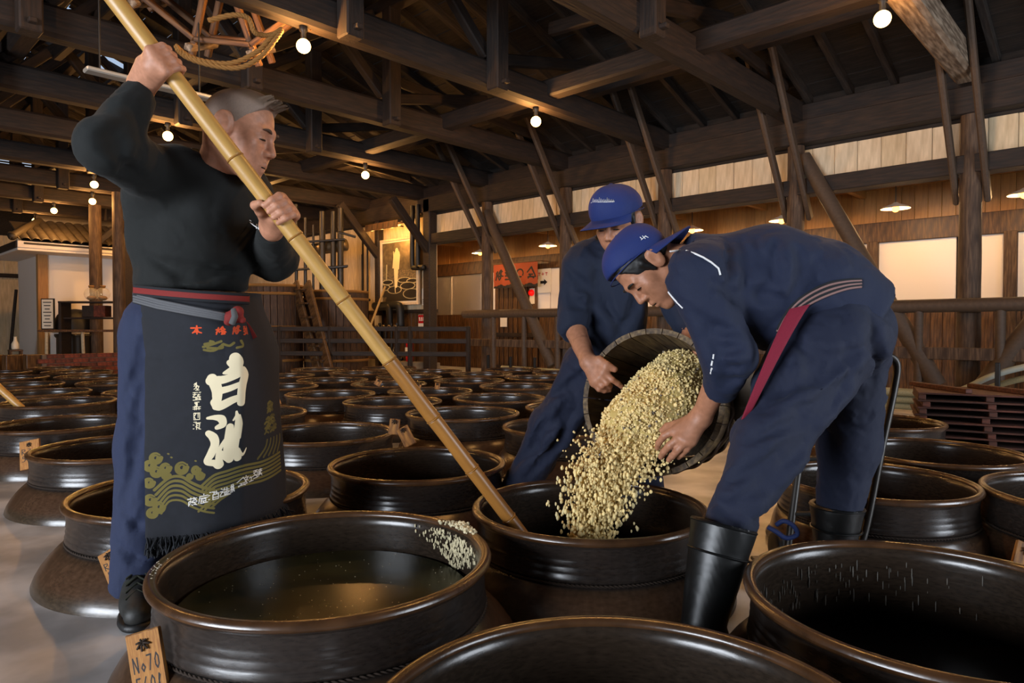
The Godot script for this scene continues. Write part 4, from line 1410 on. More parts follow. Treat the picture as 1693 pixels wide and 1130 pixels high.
func pipes_and_tubs() -> void:
	# two big wooden vats behind the low rail
	var vt := [[452, 11.0, 0.44, 1.5, "large dark wooden vat with pale hoops behind the apron man's elbow"], [556, 11.35, 0.5, 1.42, "large dark wooden vat with pale hoops behind the pole"]]
	for e in vt:
		var t := thing("vat", e[4], "vat", G(e[0], e[1]), "wooden vats behind the low rail")
		var ns := 28
		for i in ns:
			var a := TAU * i / ns
			var w: float = TAU * e[2] / ns * 0.97
			put("stave", box(Vector3(w, e[3], 0.03), 0.004), M.barrel, t, Transform3D(Basis(Vector3.UP, -a + PI / 2), Vector3(cos(a) * e[2], e[3] / 2, sin(a) * e[2])))
		for h in [0.2, 0.55, 0.9, 0.985]:
			put("hoop", ring_mesh(e[2] + 0.018, 0.016, 48, 6, 1.6), M.paleband, t, Transform3D(Basis(), Vector3(0, h * e[3], 0)))
		put("lid", lathe(PackedVector2Array([Vector2(0.01, e[3] - 0.06), Vector2(e[2] - 0.02, e[3] - 0.06), Vector2(e[2] - 0.02, e[3] - 0.09)]), 40, PackedColorArray(), true), M.barrel, t)
	# plank stair up to the vats
	var st := thing("stair", "steep plank stair leaning on the far wooden vats", "stair", G(510, 10.5))
	var o := st.position
	for dx in [0, 20]:
		timber("stringer", W(487 + dx, 468, 10.9 - dx * 0.012) - o, G(530 + dx, 10.3 - dx * 0.012, 0.0) - o, 0.05, 0.2, M.wainscot, st)
	for k in 7:
		var a := W(487, 468, 10.9).lerp(G(530, 10.3), (k + 0.5) / 7.0)
		var b := W(507, 468, 10.7).lerp(G(550, 10.1), (k + 0.5) / 7.0)
		timber("tread", a - o, b - o, 0.16, 0.03, M.wainscot2, st, 0.004)
	# low rail before them
	var rl := thing("low_rail", "low dark timber rail running before the vats and the poster wall", "railing", G(600, 10.2))
	o = rl.position
	for h in [0.8, 0.62, 0.43]:
		timber("rail", G(405, 10.4, h) - o, G(775, 10.0, h) - o, 0.04, 0.07, M.beam, rl, 0.006)
	for px in [437, 462, 545, 656, 678, 774]:
		timber("rail_post", G(px, lerpf(10.4, 10.0, (px - 405) / 370.0), 0) - o, G(px, lerpf(10.4, 10.0, (px - 405) / 370.0), 0.84) - o, 0.06, 0.06, M.beam, rl, 0.006)
	# scaffold of dark pipes
	var sc := thing("pipework", "scaffold of upright dark pipes before the far cream wall", "pipes", G(525, 12.3))
	o = sc.position
	for e in [[490, 338, 500, 0.03], [505, 360, 505, 0.03], [518, 372, 498, 0.02], [533, 350, 440, 0.055], [551, 350, 470, 0.05], [563, 345, 480, 0.055]]:
		put("pipe", tube(PackedVector3Array([W(e[0], e[1], 12.3) - o, W(e[0], e[2] + 40, 12.3) - o]), e[3], 10), M.steel, sc)
	for e in [[478, 447, 575, 440], [480, 402, 570, 396], [535, 444, 574, 441], [560, 384, 588, 392]]:
		put("cross_pipe", tube(PackedVector3Array([W(e[0], e[1], 12.25) - o, W(e[2], e[3], 12.25) - o]), 0.022, 8), M.steel, sc)
	put("duct", tube(PackedVector3Array([W(505, 415, 12.6) - o, W(572, 405, 12.4) - o]), 0.11, 14), mat(Color(0.45, 0.4, 0.32), 0.35, 0.6), sc)
	# thin rods hanging on the wall right of it
	var rd := thing("pipework", "thin black pipes running down the cream wall left of the poster", "pipes", P(8.5, 1.5, 13.0))
	o = rd.position
	for e in [[13.5, 0.4, 2.7], [12.7, 0.4, 2.5], [12.5, 0.4, 2.9]]:
		put("pipe", tube(PackedVector3Array([P(8.52, e[1], e[0]) - o, P(8.52, e[2], e[0]) - o]), 0.018, 8), M.black, rd)
	put("cross_pipe", tube(PackedVector3Array([P(8.5, 1.5, 14.6) - o, P(8.5, 1.5, 12.4) - o]), 0.025, 8), M.black, rd)
	# black elbow pipes near the poster
	for e in [[10.72, "pair of black pipes with elbows at the poster's upper right corner"]]:
		var t := thing("pipework", e[1], "pipes", P(8.4, 2.5, 10.7))
		o = t.position
		for k in 2:
			put("pipe", tube(smooth_path([P(8.35, 3.3, 10.72 - k * 0.17) - o, P(8.35, 2.6, 10.72 - k * 0.17) - o, P(8.35, 2.14, 10.72 - k * 0.17) - o, P(8.35, 2.08, 10.66 - k * 0.17) - o, P(8.35, 2.07, 10.45 - k * 0.1) - o], 4), 0.045, 10), M.black, t)
	var vp := thing("pipework", "black elbow pipe and valves below the poster", "pipes", P(8.3, 0.8, 11.4))
	o = vp.position
	put("header", tube(smooth_path([P(8.35, 1.36, 12.0) - o, P(8.35, 1.36, 11.45) - o, P(8.35, 1.35, 11.2) - o, P(8.35, 1.28, 11.12) - o, P(8.35, 0.9, 11.1) - o], 4), 0.07, 12), M.black, vp)
	put("header", tube(smooth_path([P(8.3, 1.32, 11.9) - o, P(8.3, 1.32, 11.5) - o, P(8.3, 1.28, 11.42) - o, P(8.3, 0.9, 11.4) - o], 4), 0.06, 12), M.black, vp)
	for k in 4:
		put("valve_pipe", tube(PackedVector3Array([P(8.3, 0.25, 11.15 + k * 0.2) - o, P(8.3, 1.0, 11.15 + k * 0.2) - o]), 0.03, 10), M.steel, vp)
		put("valve_wheel", ring_mesh(0.05, 0.012, 16, 6), mat(Color(0.6, 0.55, 0.45), 0.3, 0.7), vp, Transform3D(Basis(Vector3(0, 0, 1), PI / 2), P(8.24, 0.45, 11.15 + k * 0.2) - o))
		put("valve_wheel", ring_mesh(0.045, 0.012, 16, 6), mat(Color(0.6, 0.55, 0.45), 0.3, 0.7), vp, Transform3D(Basis(Vector3(0, 0, 1), PI / 2), P(8.24, 0.9, 11.15 + k * 0.2) - o))
	put("foot_bar", tube(PackedVector3Array([P(8.3, 0.28, 11.0) - o, P(8.3, 0.28, 11.9) - o]), 0.035, 10), M.steel, vp)
	var wb := put("switch_box", box(Vector3(0.08, 0.2, 0.14), 0.01), M.enamel, null, Transform3D(Basis(), P(8.44, 1.05, 12.0)))
	tag(wb, "pale switch box on the dark post left of the poster", "box")
	var sk := put("wooden_stick", tube(PackedVector3Array([W(637, 474, 11.6), W(587, 607, 11.2)]), 0.02, 8), M.bamboo)
	tag(sk, "thin pale stick leaning on the dark post left of the poster", "stick")

func display() -> void:
	# brick kerb round the old still
	var kb := thing("brick_kerb", "low red brick kerb round the old still at the far left", "kerb", P(2.6, 0, 13.45))
	rng.seed = 15
	for c in 6:
		for i in 15:
			var x := 0.2 + i * 0.222 + (0.11 if c % 2 else 0.0)
			put("brick", box(Vector3(0.212, 0.062, 0.1), 0.005), [M.brick, M.brick2][(i * 3 + c * 5) % 2], kb, Transform3D(Basis(), Vector3(x, 0.035 + c * 0.07, 0.004 * rng.randf())))
	put("mortar", box(Vector3(3.4, 0.41, 0.08), 0.003), M.mortar, kb, Transform3D(Basis(), Vector3(1.85, 0.207, -0.005)))
	for i in 8:
		var a := i * 0.12
		put("curved_slab", box(Vector3(0.3, 0.42, 0.1), 0.008), M.wainscot, kb, Transform3D(Basis(Vector3.UP, 0.35 + a), Vector3(0.08 - i * 0.24, 0.21, -0.05 - i * 0.1 - i * i * 0.008)))
	# still: dark rounded pot in a frame, shelf, boxes, globes
	var st := thing("still", "old dark iron still in a pale frame behind the brick kerb", "still", G(128, 12.6))
	put("kettle", lathe(PackedVector2Array([Vector2(0.02, 0.0), Vector2(0.3, 0.0), Vector2(0.33, 0.3), Vector2(0.33, 0.62), Vector2(0.36, 0.66), Vector2(0.36, 0.7), Vector2(0.02, 0.7)]), 36), M.steel, st)
	for s in [-1.0, 1.0]: timber("frame_leg", hr * 0.34 * s - hf * 0.36, hr * 0.32 * s - hf * 0.36 + Vector3.UP * 0.75, 0.05, 0.05, M.cream2, st)
	timber("frame_top", -hr * 0.36 - hf * 0.36 + Vector3.UP * 0.75, hr * 0.36 - hf * 0.36 + Vector3.UP * 0.75, 0.05, 0.05, M.cream2, st)
	put("dome", lathe(PackedVector2Array([Vector2(0.36, 0.72), Vector2(0.35, 0.9), Vector2(0.28, 1.05), Vector2(0.16, 1.14), Vector2(0.02, 1.16)]), 32), M.black, st, Transform3D(Basis(), hf * 0.1 - hr * 0.1))
	var sh := thing("shelf", "dark display shelf holding boxes and glass globes by the little house", "shelf", G(150, 12.0))
	put("board", box(Vector3(0.95, 0.03, 0.3), 0.004), M.beam, sh, Transform3D(Basis(hr, Vector3.UP, -hf), Vector3(0, 1.26, 0)))
	put("board", box(Vector3(1.1, 0.03, 0.3), 0.004), M.beam, sh, Transform3D(Basis(hr, Vector3.UP, -hf), Vector3(0.1, 0.98, 0)))
	put("board", box(Vector3(1.4, 0.04, 0.35), 0.004), M.beam_warm, sh, Transform3D(Basis(hr, Vector3.UP, -hf), Vector3(-0.1, 0.76, 0)))
	for s in [-0.45, 0.5]: put("upright", box(Vector3(0.05, 1.26, 0.28), 0.004), M.beam, sh, Transform3D(Basis(hr, Vector3.UP, -hf), Vector3(0, 0.63, 0) + hr * s))
	for k in 2:
		var bx := put("crate", box(Vector3(0.2, 0.2, 0.2), 0.006), [M.beam, M.brick2][k], null, Transform3D(Basis(hr, Vector3.UP, -hf), G(151 + k * 19, 12.0, 1.1)))
		tag(bx, ["dark small crate on the display shelf", "reddish small crate on the display shelf, nearer the column"][k], "crate")
		var gl := thing("glass_globe", "clear glass globe jar on the display shelf, %s" % ["left of two", "right of two, by the column"][k], "globe", G(152 + k * 19, 12.0, 1.405), "glass globes")
		var s := SphereMesh.new()
		s.radius = 0.115
		s.height = 0.23
		put("globe", s, M.glass, gl)
		var s2 := SphereMesh.new()
		s2.radius = 0.07
		s2.height = 0.08
		put("contents", s2, M.paleband, gl, Transform3D(Basis(), Vector3(0, -0.07, 0)))
		put("stopper", lathe(PackedVector2Array([Vector2(0.03, 0.1), Vector2(0.045, 0.13), Vector2(0.045, 0.15)]), 16, PackedColorArray(), true), M.paleband, gl)
	var bd := thing("notice_board", "white notice board with lines of writing leaning by the little house", "sign", G(80, 12.3, 0.77))
	var bb := Basis(hr, Vector3.UP, -hf)
	put("frame", box(Vector3(0.24, 0.56, 0.03), 0.004), M.black, bd, Transform3D(bb, Vector3(0, 0.29, 0)))
	put("sheet", box(Vector3(0.2, 0.52, 0.02), 0.002), M.paper, bd, Transform3D(bb, Vector3(0, 0.29, 0) - hf * 0.01))
	for k in 8: put("text_line", box(Vector3(0.15 - 0.03 * (k % 3), 0.016, 0.004), 0.001), M.ink, bd, Transform3D(bb, Vector3(0, 0.5 - k * 0.06, 0) - hf * 0.022))
	var jr := put("white_bottle", lathe(PackedVector2Array([Vector2(0.05, 0.0), Vector2(0.06, 0.02), Vector2(0.06, 0.1), Vector2(0.03, 0.16), Vector2(0.022, 0.22), Vector2(0.03, 0.23)]), 20, PackedColorArray(), true), M.enamel, null, Transform3D(Basis(), G(25, 12.3, 0.0) + Vector3(0, 0.42, 0)))
	tag(jr, "small white bottle on the brick kerb's left end", "bottle")
	var stp := thing("stool", "small pale stool carrying the white bottle", "stool", G(25, 12.3))
	put("seat", box(Vector3(0.2, 0.03, 0.2), 0.004), M.wainscot, stp, Transform3D(Basis(), Vector3(0, 0.403, 0)))
	for s in [[-1, -1], [1, -1], [-1, 1], [1, 1]]: put("leg", box(Vector3(0.03, 0.39, 0.03), 0.003), M.wainscot, stp, Transform3D(Basis(), Vector3(s[0] * 0.08, 0.195, s[1] * 0.08)))
	# the little house with a tiled roof
	var V := 16.9
	var hs := thing("little_house", "little white-walled house with a grey tiled roof inside the hall", "house", P(4.6, 0, V))
	var o := hs.position
	slab2(hs, "wall", 3.55, 6.6, 0, 2.45, V, V + 0.1, M.white, o)
	slab2(hs, "wall", 3.5, 3.6, 0, 2.45, V, V + 2.2, M.white, o)
	slab2(hs, "corner_post", 3.42, 3.6, 0, 2.45, V - 0.05, V + 0.1, M.cedar, o)
	slab2(hs, "soffit", 2.95, 7.0, 2.42, 2.47, V - 0.75, V + 2.2, M.white, o)
	slab2(hs, "fascia", 2.95, 7.0, 2.47, 2.6, V - 0.78, V - 0.72, M.white, o)
	slab2(hs, "fascia", 2.92, 2.98, 2.47, 2.6, V - 0.75, V + 2.2, M.beam, o)
	var slope := 0.42
	for r in 6:
		for c in 24:
			var u := 2.9 + c * 0.17
			if c < r * 0.9: continue
			var y := 2.62 + r * 0.24 * slope
			var arc := PackedVector3Array()
			var tv := PackedVector3Array()
			var ti := PackedInt32Array()
			for k in 7:
				var a := PI * k / 6.0
				for e in [[0.0, 0.0], [0.27, 0.27 * slope]]:
					tv.append(Vector3(cos(a) * 0.084, sin(a) * 0.055 + e[1], -e[0]) * K)
					tv.append(Vector3(cos(a) * 0.07, sin(a) * 0.035 + e[1] - 0.01, -e[0]) * K)
			for k in 6:
				var b := k * 4
				ti.append_array([b, b + 4, b + 6, b, b + 6, b + 2, b + 1, b + 3, b + 7, b + 1, b + 7, b + 5, b, b + 1, b + 5, b, b + 5, b + 4, b + 2, b + 6, b + 7, b + 2, b + 7, b + 3])
			if not cache.has("kawara"):
				var fv := PackedVector3Array()
				var fi := PackedInt32Array()
				cache["kawara"] = fin(tv, ti, PackedVector2Array(), PackedColorArray(), false)
			put("roof_tile", cache["kawara"], M.tile, hs, Transform3D(Basis(), P(u, y, V - 0.85 + r * 0.24) - o))
	timber("roof_bed", P(5.0, 2.55, V - 0.8) - o, P(5.0, 2.55 + 1.35 * slope, V + 0.55) - o, 3.9 * K, 0.03, M.tile, hs, 0.004)
	put("ridge", tube(PackedVector3Array([P(3.5, 3.2, V + 0.5) - o, P(6.9, 3.22, V + 0.5) - o]), 0.11, 10), M.tile, hs)
	put("hip_ridge", tube(PackedVector3Array([P(3.6, 3.2, V + 0.5) - o, P(2.85, 2.66, V - 0.85) - o]), 0.07, 10), M.tile, hs)
	# dark door frame in the far wall
	var d := thing("door_2", "tall pale door in a dark frame in the far wall at the left edge", "door", P(3.75, 0, 20.94), "", "structure")
	put("leaf", box(Vector3(0.9, 2.1, 0.04) * K, 0.004), M.cream2, d, Transform3D(Basis(), Vector3(0, 1.05, 0) * K))
	for s in [-1, 1]: put("jamb", box(Vector3(0.09, 2.2, 0.08) * K, 0.004), M.beam, d, Transform3D(Basis(), Vector3(s * 0.49, 1.1, 0) * K))
	put("head", box(Vector3(1.07, 0.1, 0.08) * K, 0.004), M.beam, d, Transform3D(Basis(), Vector3(0, 2.2, 0) * K))
	var pt := put("square_post", box(Vector3(0.16, 3.0, 0.16), 0.01), M.beam, null, Transform3D(Basis(), G(213, 13.2, 1.5)))
	tag(pt, "dark square upright just left of the aproned man's waist", "post", "", "structure")
	var bk := put("broom", tube(PackedVector3Array([G(14, 14.0, 0.02), G(28, 14.2, 1.6)]), 0.03, 8), M.beam)
	tag(bk, "dark long pole leaning beside the pale far door", "pole")
	# bamboo stick standing in the jar at the left edge
	var bs := put("bamboo_stick", tube(PackedVector3Array([W(-34, 612, 5.0), W(36, 676, 5.02)]), 0.026, 12), M.bamboo)
	tag(bs, "short length of bamboo pole leaning in the jar at the left edge", "pole")

func slab2(p: Node, called: String, u0: float, u1: float, h0: float, h1: float, v0: float, v1: float, m: Material, o: Vector3) -> void:
	put(called, box(Vector3(absf(u1 - u0), h1 - h0, absf(v1 - v0)) * K, 0.006), m, p, Transform3D(Basis(), P((u0 + u1) / 2, (h0 + h1) / 2, (v0 + v1) / 2) - o))

func rope_wheel() -> void:
	# big old wooden wheel hung under the roof, a rope looped round its arms
	var c := P(2.45, 4.05, 5.62)
	var t := thing("old_reel", "big old wooden spoked wheel hung under the roof beams, rope looped below it", "wheel", c)
	var ax := (hf * 0.9 + Vector3.UP * 0.42).normalized()
	var bs := frame(ax)
	var R := 0.68
	for s in [-1.0, 1.0]:
		for k in 10:
			var a := TAU * (k + 0.15) / 10
			var d := bs.x * cos(a) + bs.y * sin(a)
			timber("arm", ax * 0.16 * s + d * 0.05, ax * 0.16 * s + d * (R + 0.16), 0.045, 0.06, M.beam_warm, t, 0.006, ax)
			var d2 := bs.x * cos(a + TAU / 10) + bs.y * sin(a + TAU / 10)
			timber("felloe", ax * 0.16 * s + d * R, ax * 0.16 * s + d2 * R, 0.04, 0.085, M.beam_warm, t, 0.006, ax)
	for k in 10:
		var a := TAU * (k + 0.15) / 10
		var d := bs.x * cos(a) + bs.y * sin(a)
		timber("spacer", d * (R + 0.06) - ax * 0.26, d * (R + 0.06) + ax * 0.26, 0.06, 0.05, M.beam_pale, t, 0.006, d)
	timber("axle", -ax * 0.5, ax * 0.5, 0.12, 0.12, M.beam, t)
	timber("hanger", Vector3(0, 0, 0), Vector3(0, 1.5, 0), 0.09, 0.09, M.beam, t)
	for e in [[[466, 50], [455, 66], [430, 95], [395, 112], [350, 108], [310, 95], [292, 80], "lower loop of thick straw rope under the wooden wheel"], [[466, 48], [450, 60], [425, 86], [385, 104], [345, 103], [312, 93], [290, 76], "upper loop of thick straw rope under the wooden wheel"], [[464, 52], [448, 58], [432, 58], [420, 52], [410, 30], [386, 25], [345, 34], "short rope strand between the wheel's arms"]]:
		var p := []
		for i in 7: p.append(W(e[i][0], e[i][1], 5.0 - 0.05 * i))
		var sp := smooth_path(p, 10)
		var l := []
		for s in 3:
			var q := PackedVector3Array()
			for i in sp.size():
				var tg := (sp[mini(i + 1, sp.size() - 1)] - sp[maxi(i - 1, 0)]).normalized()
				var f := frame(tg)
				q.append(sp[i] + (f.x * cos(i * 0.9 + s * TAU / 3) + f.y * sin(i * 0.9 + s * TAU / 3)) * 0.009)
			l.append([tube(q, 0.011, 6), Transform3D()])
		var r := put("rope", join(l), M.rope)
		tag(r, e[7], "rope", "ropes on the wooden wheel")

func trough() -> void:
	# long metal lamp trough hung along a beam behind the raised wrist
	var a := W(140, 114, 4.6)
	var b := a + Vector3(0.9, 0, 0)
	var t := thing("lamp_trough", "long grey metal trough hung under a beam behind the man's raised wrist", "fixture", (a + b) / 2)
	timber("trough", a - t.position, b - t.position, 0.1, 0.03, mat(Color(0.62, 0.62, 0.6), 0.4, 0.3), t, 0.008)
	for x in [-0.36, 0.3]: put("hanger", tube(PackedVector3Array([Vector3(x, 0, 0), Vector3(x, 3.4 * K - a.y + 0.3, 0)]), 0.006, 6), M.black, t)

func tools() -> void:
	# the bamboo pole, with its nodes
	var a := pole_at(-70)
	var b := pole_at(960)
	var L := a.distance_to(b)
	var t := thing("bamboo_pole", "long thick bamboo pole held slantwise by the aproned man, its wet end in a jar", "pole", (a + b) / 2)
	t.basis = frame(b - a)
	var cuts := [0.0, 0.14, 0.28, 0.4, 0.5, 0.6, 0.7, 0.79, 0.88, 1.0]
	for i in cuts.size() - 1:
		var z0: float = (cuts[i] - 0.5) * L
		var z1: float = (cuts[i + 1] - 0.5) * L
		var r := lerpf(0.0232, 0.0212, cuts[i])
		var pts := PackedVector3Array()
		var rad := PackedFloat32Array()
		for k in 9:
			var f := k / 8.0
			pts.append(Vector3(0, 0, lerpf(z0, z1, f)))
			rad.append(r * (1.0 + (0.06 if k == 0 or k == 8 else 0.0) - 0.025 * sin(PI * f)))
		pts.insert(1, Vector3(0, 0, z0 + 0.005))
		rad.insert(1, r)
		pts.insert(pts.size() - 1, Vector3(0, 0, z1 - 0.005))
		rad.insert(rad.size() - 1, r)
		put("joint", tube(pts, rad, 24), M.bamboo if cuts[i] < 0.58 else M.bamboo_wet, t)
		if i: put("node_ring", ring_mesh(r * 1.015, 0.0022, 24, 6), M.bamboo_wet, t, Transform3D(Basis(Vector3(1, 0, 0), PI / 2), Vector3(0, 0, z0)))
	tub()
	grain()
	cart()
	trays()
	hoses()

var tubM := Transform3D()

func tub() -> void:
	# wooden stave tub tipped towards the jar; its mouth looks left, a little up, at the viewer
	var n := (-hr * 0.5 + Vector3.UP * 0.14 - hf * 0.82).normalized()
	var c := W(1075, 664, 2.27)
	var bs := frame(n)
	bs = Basis(bs.x, bs.z, -bs.y)
	tubM = Transform3D(bs, c)
	var t := thing("tub", "old wooden stave tub tipped on its side, spilling steamed grain into a jar", "tub")
	t.transform = tubM
	var D := 0.4
	var ns := 26
	for i in ns:
		var a0 := TAU * i / ns + 0.006
		var a1 := TAU * (i + 1) / ns - 0.006
		var V := PackedVector3Array()
		var I := PackedInt32Array()
		for y in [0.0, -D]:
			var ro := 0.246 if y == 0.0 else 0.205
			for e in [[a0, ro], [(a0 + a1) / 2, ro * 1.002], [a1, ro], [a1, ro - 0.018], [(a0 + a1) / 2, ro - 0.018], [a0, ro - 0.018]]:
				V.append(Vector3(cos(e[0]) * e[1], y, sin(e[0]) * e[1]))
		for k in 6:
			var k2 := (k + 1) % 6
			I.append_array([k, k2, 6 + k2, k, 6 + k2, 6 + k])
		for e in [[0, 1, 4], [0, 4, 5], [1, 2, 3], [1, 3, 4]]:
			I.append_array(e)
			I.append_array([6 + e[0], 6 + e[2], 6 + e[1]])
		var FV := PackedVector3Array()
		var FI := PackedInt32Array()
		for k in I.size():
			FV.append(V[I[k]])
			FI.append(k)
		put("stave", fin(FV, FI), [M.stave, M.stave2, M.stave][(i * 7) % 3], t)
	put("base", lathe(PackedVector2Array([Vector2(0.01, 0.01), Vector2(0.186, 0.01), Vector2(0.186, -0.01)]), 40, PackedColorArray(), true), M.stave2, t, Transform3D(Basis(), Vector3(0, -D + 0.03, 0)))
	for h in [[-0.13, 0.2355], [-0.145, 0.234], [-0.3, 0.218], [-0.315, 0.2165]]:
		var pts := PackedVector3Array()
		for i in 181:
			var a := TAU * i / 180
			pts.append(Vector3(cos(a) * (h[1] + 0.003 * sin(a * 20)), h[0] + 0.004 * cos(a * 20), sin(a) * (h[1] + 0.003 * sin(a * 20))))
		put("hoop", tube(pts, 0.0075, 6, false), M.hoop, t)
	# a folded sack with a coil of striped cord over the tub's end
	var s := W(1247, 655, 2.3)
	var cl := put("sacking", body_mesh([nets([cap(s + hr * 0.005 + Vector3.UP * 0.05, s - Vector3.UP * 0.08 - hr * 0.01, 0.03, 0.035, 0.02), cap(s - hr * 0.03 + Vector3.UP * 0.04, s - hr * 0.04 - Vector3.UP * 0.06, 0.025, 0.03, 0.02), cap(s - hr * 0.03 + Vector3.UP * 0.06, s + hr * 0.01 + Vector3.UP * 0.06, 0.02, 0.02, 0.02)], 0.007)], s, 0.01, Vector3(30, 20, 30), 9), mat(Color(0.4, 0.35, 0.3), 0.9), null, Transform3D(Basis(), s))
	tag(cl, "crumpled grey sacking bunched beside the tub, behind the crimson band", "cloth")
	var pts := PackedVector3Array()
	for i in 60:
		var f := i / 59.0
		pts.append(Vector3.UP * (0.05 - 0.13 * f) + hr * (0.012 * sin(f * 9) + 0.012) - hf * 0.045)
	var cm := put("striped_cord", tube(pts, 0.008, 8), M.rope, null, Transform3D(Basis(), s))
	var l := []
	for i in range(0, 58, 2): l.append([ring_mesh(0.008, 0.0024, 10, 5), Transform3D(Basis(Vector3(1, 0, 0), 0.3), pts[i])])
	put("dark_turns", join(l), M.black, cm)
	tag(cm, "short black and pale striped cord hanging over the sacking", "cord")

func grain() -> void:
	rng.seed = 17
	var path := [[1122, 628, 2.42, 0.12], [1100, 660, 2.32, 0.15], [1062, 705, 2.2, 0.165], [1030, 752, 2.12, 0.145], [1004, 800, 2.1, 0.11], [985, 842, 2.09, 0.085], [974, 895, 2.09, 0.06]]
	var c := []
	for e in path: c.append(W(e[0], e[1], e[2]))
	# the mass still in the tub: one lumpy heap
	var hp := [cap(c[0], c[1], 0.1, 0.105, 0.05), cap(c[1] + hf * 0.02, c[2] + hf * 0.03, 0.105, 0.095, 0.05), cap(c[2] + hf * 0.03, c[3] + hf * 0.03, 0.095, 0.05, 0.04), cap(c[1] + hr * 0.05 + hf * 0.06, W(1150, 640, 2.42), 0.08, 0.07, 0.05), cap(c[1] - hr * 0.06 + hf * 0.04, c[2] - hr * 0.07 + hf * 0.05, 0.05, 0.045, 0.05)]
	var inv := tubM.affine_inverse()
	var q := nets(hp, 0.007)
	var V: PackedVector3Array = q[0]
	for i in V.size():
		var l := inv * V[i]
		if l.y < 0.0:
			var rr := Vector2(l.x, l.z).length()
			var mx := 0.222 - 0.1 * -l.y
			if rr > mx: l = Vector3(l.x * mx / rr, maxf(l.y, -0.35), l.z * mx / rr)
			V[i] = tubM * l
	q[0] = V
	var hm := put("steamed_grain", body_mesh([q], c[2], 0.012, Vector3(110, 110, 110), 3), M.rice, null, Transform3D(Basis(), c[2]))
	tag(hm, "cream steamed grain heaped in the mouth of the tipped tub", "grain", "", "stuff")
	noise.seed = 3
	var xs := []
	var cols := []
	V = q[0]
	for i in 13000:
		var p := V[rng.randi() % V.size()] + Vector3(rng.randfn(0, 0.004), rng.randfn(0, 0.004), rng.randfn(0, 0.004))
		if proj(p).y > 775: continue
		var s := 0.0026 + 0.004 * rng.randf() * rng.randf()
		xs.append(Transform3D(Basis(Vector3(rng.randf() - 0.5, rng.randf() - 0.5, rng.randf() - 0.5).normalized(), rng.randf() * 6).scaled(Vector3(s, s * (0.8 + 0.5 * rng.randf()), s)), p - c[2]))
		var dk := rng.randf()
		cols.append(Color(0.77, 0.59, 0.26) * (0.7 + 0.45 * rng.randf()) if dk > 0.035 else Color(0.16, 0.13, 0.1))
	var sc := scatter("clump", blob(5, 0.5), M.ricec, xs, cols, hm)
	sc.set_meta("kind", "stuff")
	# falling clumps
	xs = []
	cols = []
	for i in 5200:
		var f := 2.3 + 3.7 * pow(rng.randf(), 1.25)
		var n := mini(int(f), 5)
		var w: float = lerpf(path[n][3], path[n + 1][3], f - n)
		var p: Vector3 = c[n].lerp(c[n + 1], f - n) + hr * rng.randfn(0, w * 0.46) + Vector3.UP * rng.randfn(0, 0.02) + hf * rng.randfn(0, 0.03)
		var s := 0.0028 + 0.0055 * rng.randf() * rng.randf()
		var st := 1.0 + 0.8 * rng.randf() * clampf(f - 3, 0, 1)
		xs.append(Transform3D(Basis(hf, rng.randfn(0.3, 0.3)).scaled(Vector3(s * 0.9, s * st, s * 0.9)), p - c[4]))
		cols.append(Color(0.77, 0.59, 0.26) * (0.68 + 0.5 * rng.randf()))
	for i in 70:
		var p := W(rng.randf_range(905, 1060), rng.randf_range(790, 880), 2.08)
		var s := 0.0025 + 0.003 * rng.randf()
		xs.append(Transform3D(Basis().scaled(Vector3(s, s * 1.7, s)), p - c[4]))
		cols.append(Color(0.6, 0.5, 0.26))
	var fg := scatter("falling_grain", blob(8, 0.45), M.ricec, xs, cols)
	fg.position = c[4]
	tag(fg, "clumps of steamed grain falling from the tub's lip into the jar", "grain", "", "stuff")

func cart() -> void:
	var t := thing("hand_truck", "dark steel hand truck with a tall bent handle, behind the bent worker", "cart", G(1400, 2.36))
	var o := t.position
	var p := [W(1440, 590, 2.36), W(1462, 588, 2.36), W(1476, 592, 2.36), W(1483, 606, 2.36), W(1479, 640, 2.35), W(1458, 740, 2.31), W(1434, 862, 2.27), G(1420, 2.25, 0.06)]
	for i in p.size(): p[i] -= o
	put("handle_tube", tube(smooth_path(p, 5), 0.0125, 12), M.steel, t)
	put("side_tube", tube(PackedVector3Array([W(1352, 590, 2.5) - o, W(1318, 790, 2.36) - o, G(1304, 2.3, 0.06) - o]), 0.0125, 12), M.steel, t)
	put("top_tube", tube(PackedVector3Array([W(1352, 590, 2.5) - o, W(1400, 587, 2.42) - o, W(1442, 590, 2.36) - o]), 0.0125, 12), M.steel, t)
	for e in [[1326, 760, 2.38, 1455, 752, 2.31], [1310, 850, 2.33, 1436, 850, 2.275]]:
		put("cross_bar", tube(PackedVector3Array([W(e[0], e[1], e[2]) - o, W(e[3], e[4], e[5]) - o]), 0.009, 10), M.steel, t)
	put("toe_plate", box(Vector3(0.3, 0.012, 0.22), 0.003), M.steel, t, Transform3D(Basis(hr, Vector3.UP, -hf), G(1340, 2.2, 0.05) - o))
	for x in [-0.15, 0.15]:
		put("wheel", lathe(PackedVector2Array([Vector2(0.02, -0.014), Vector2(0.05, -0.016), Vector2(0.058, -0.008), Vector2(0.058, 0.008), Vector2(0.05, 0.016), Vector2(0.02, 0.014)]), 28, PackedColorArray(), true), M.black, t, Transform3D(Basis(Vector3.UP, -hr, hf), G(1360, 2.38, 0.058) + hr * x - o))
	var sp := smooth_path([W(1284, 868, 2.2), W(1296, 862, 2.18), W(1312, 870, 2.17), W(1318, 884, 2.17), W(1300, 890, 2.17), W(1284, 880, 2.18), W(1270, 872, 2.2)], 6)
	var b := put("blue_strap", tube(sp, 0.008, 8), M.blue)
	tag(b, "blue strap looped round the hand truck's lower tube", "strap")

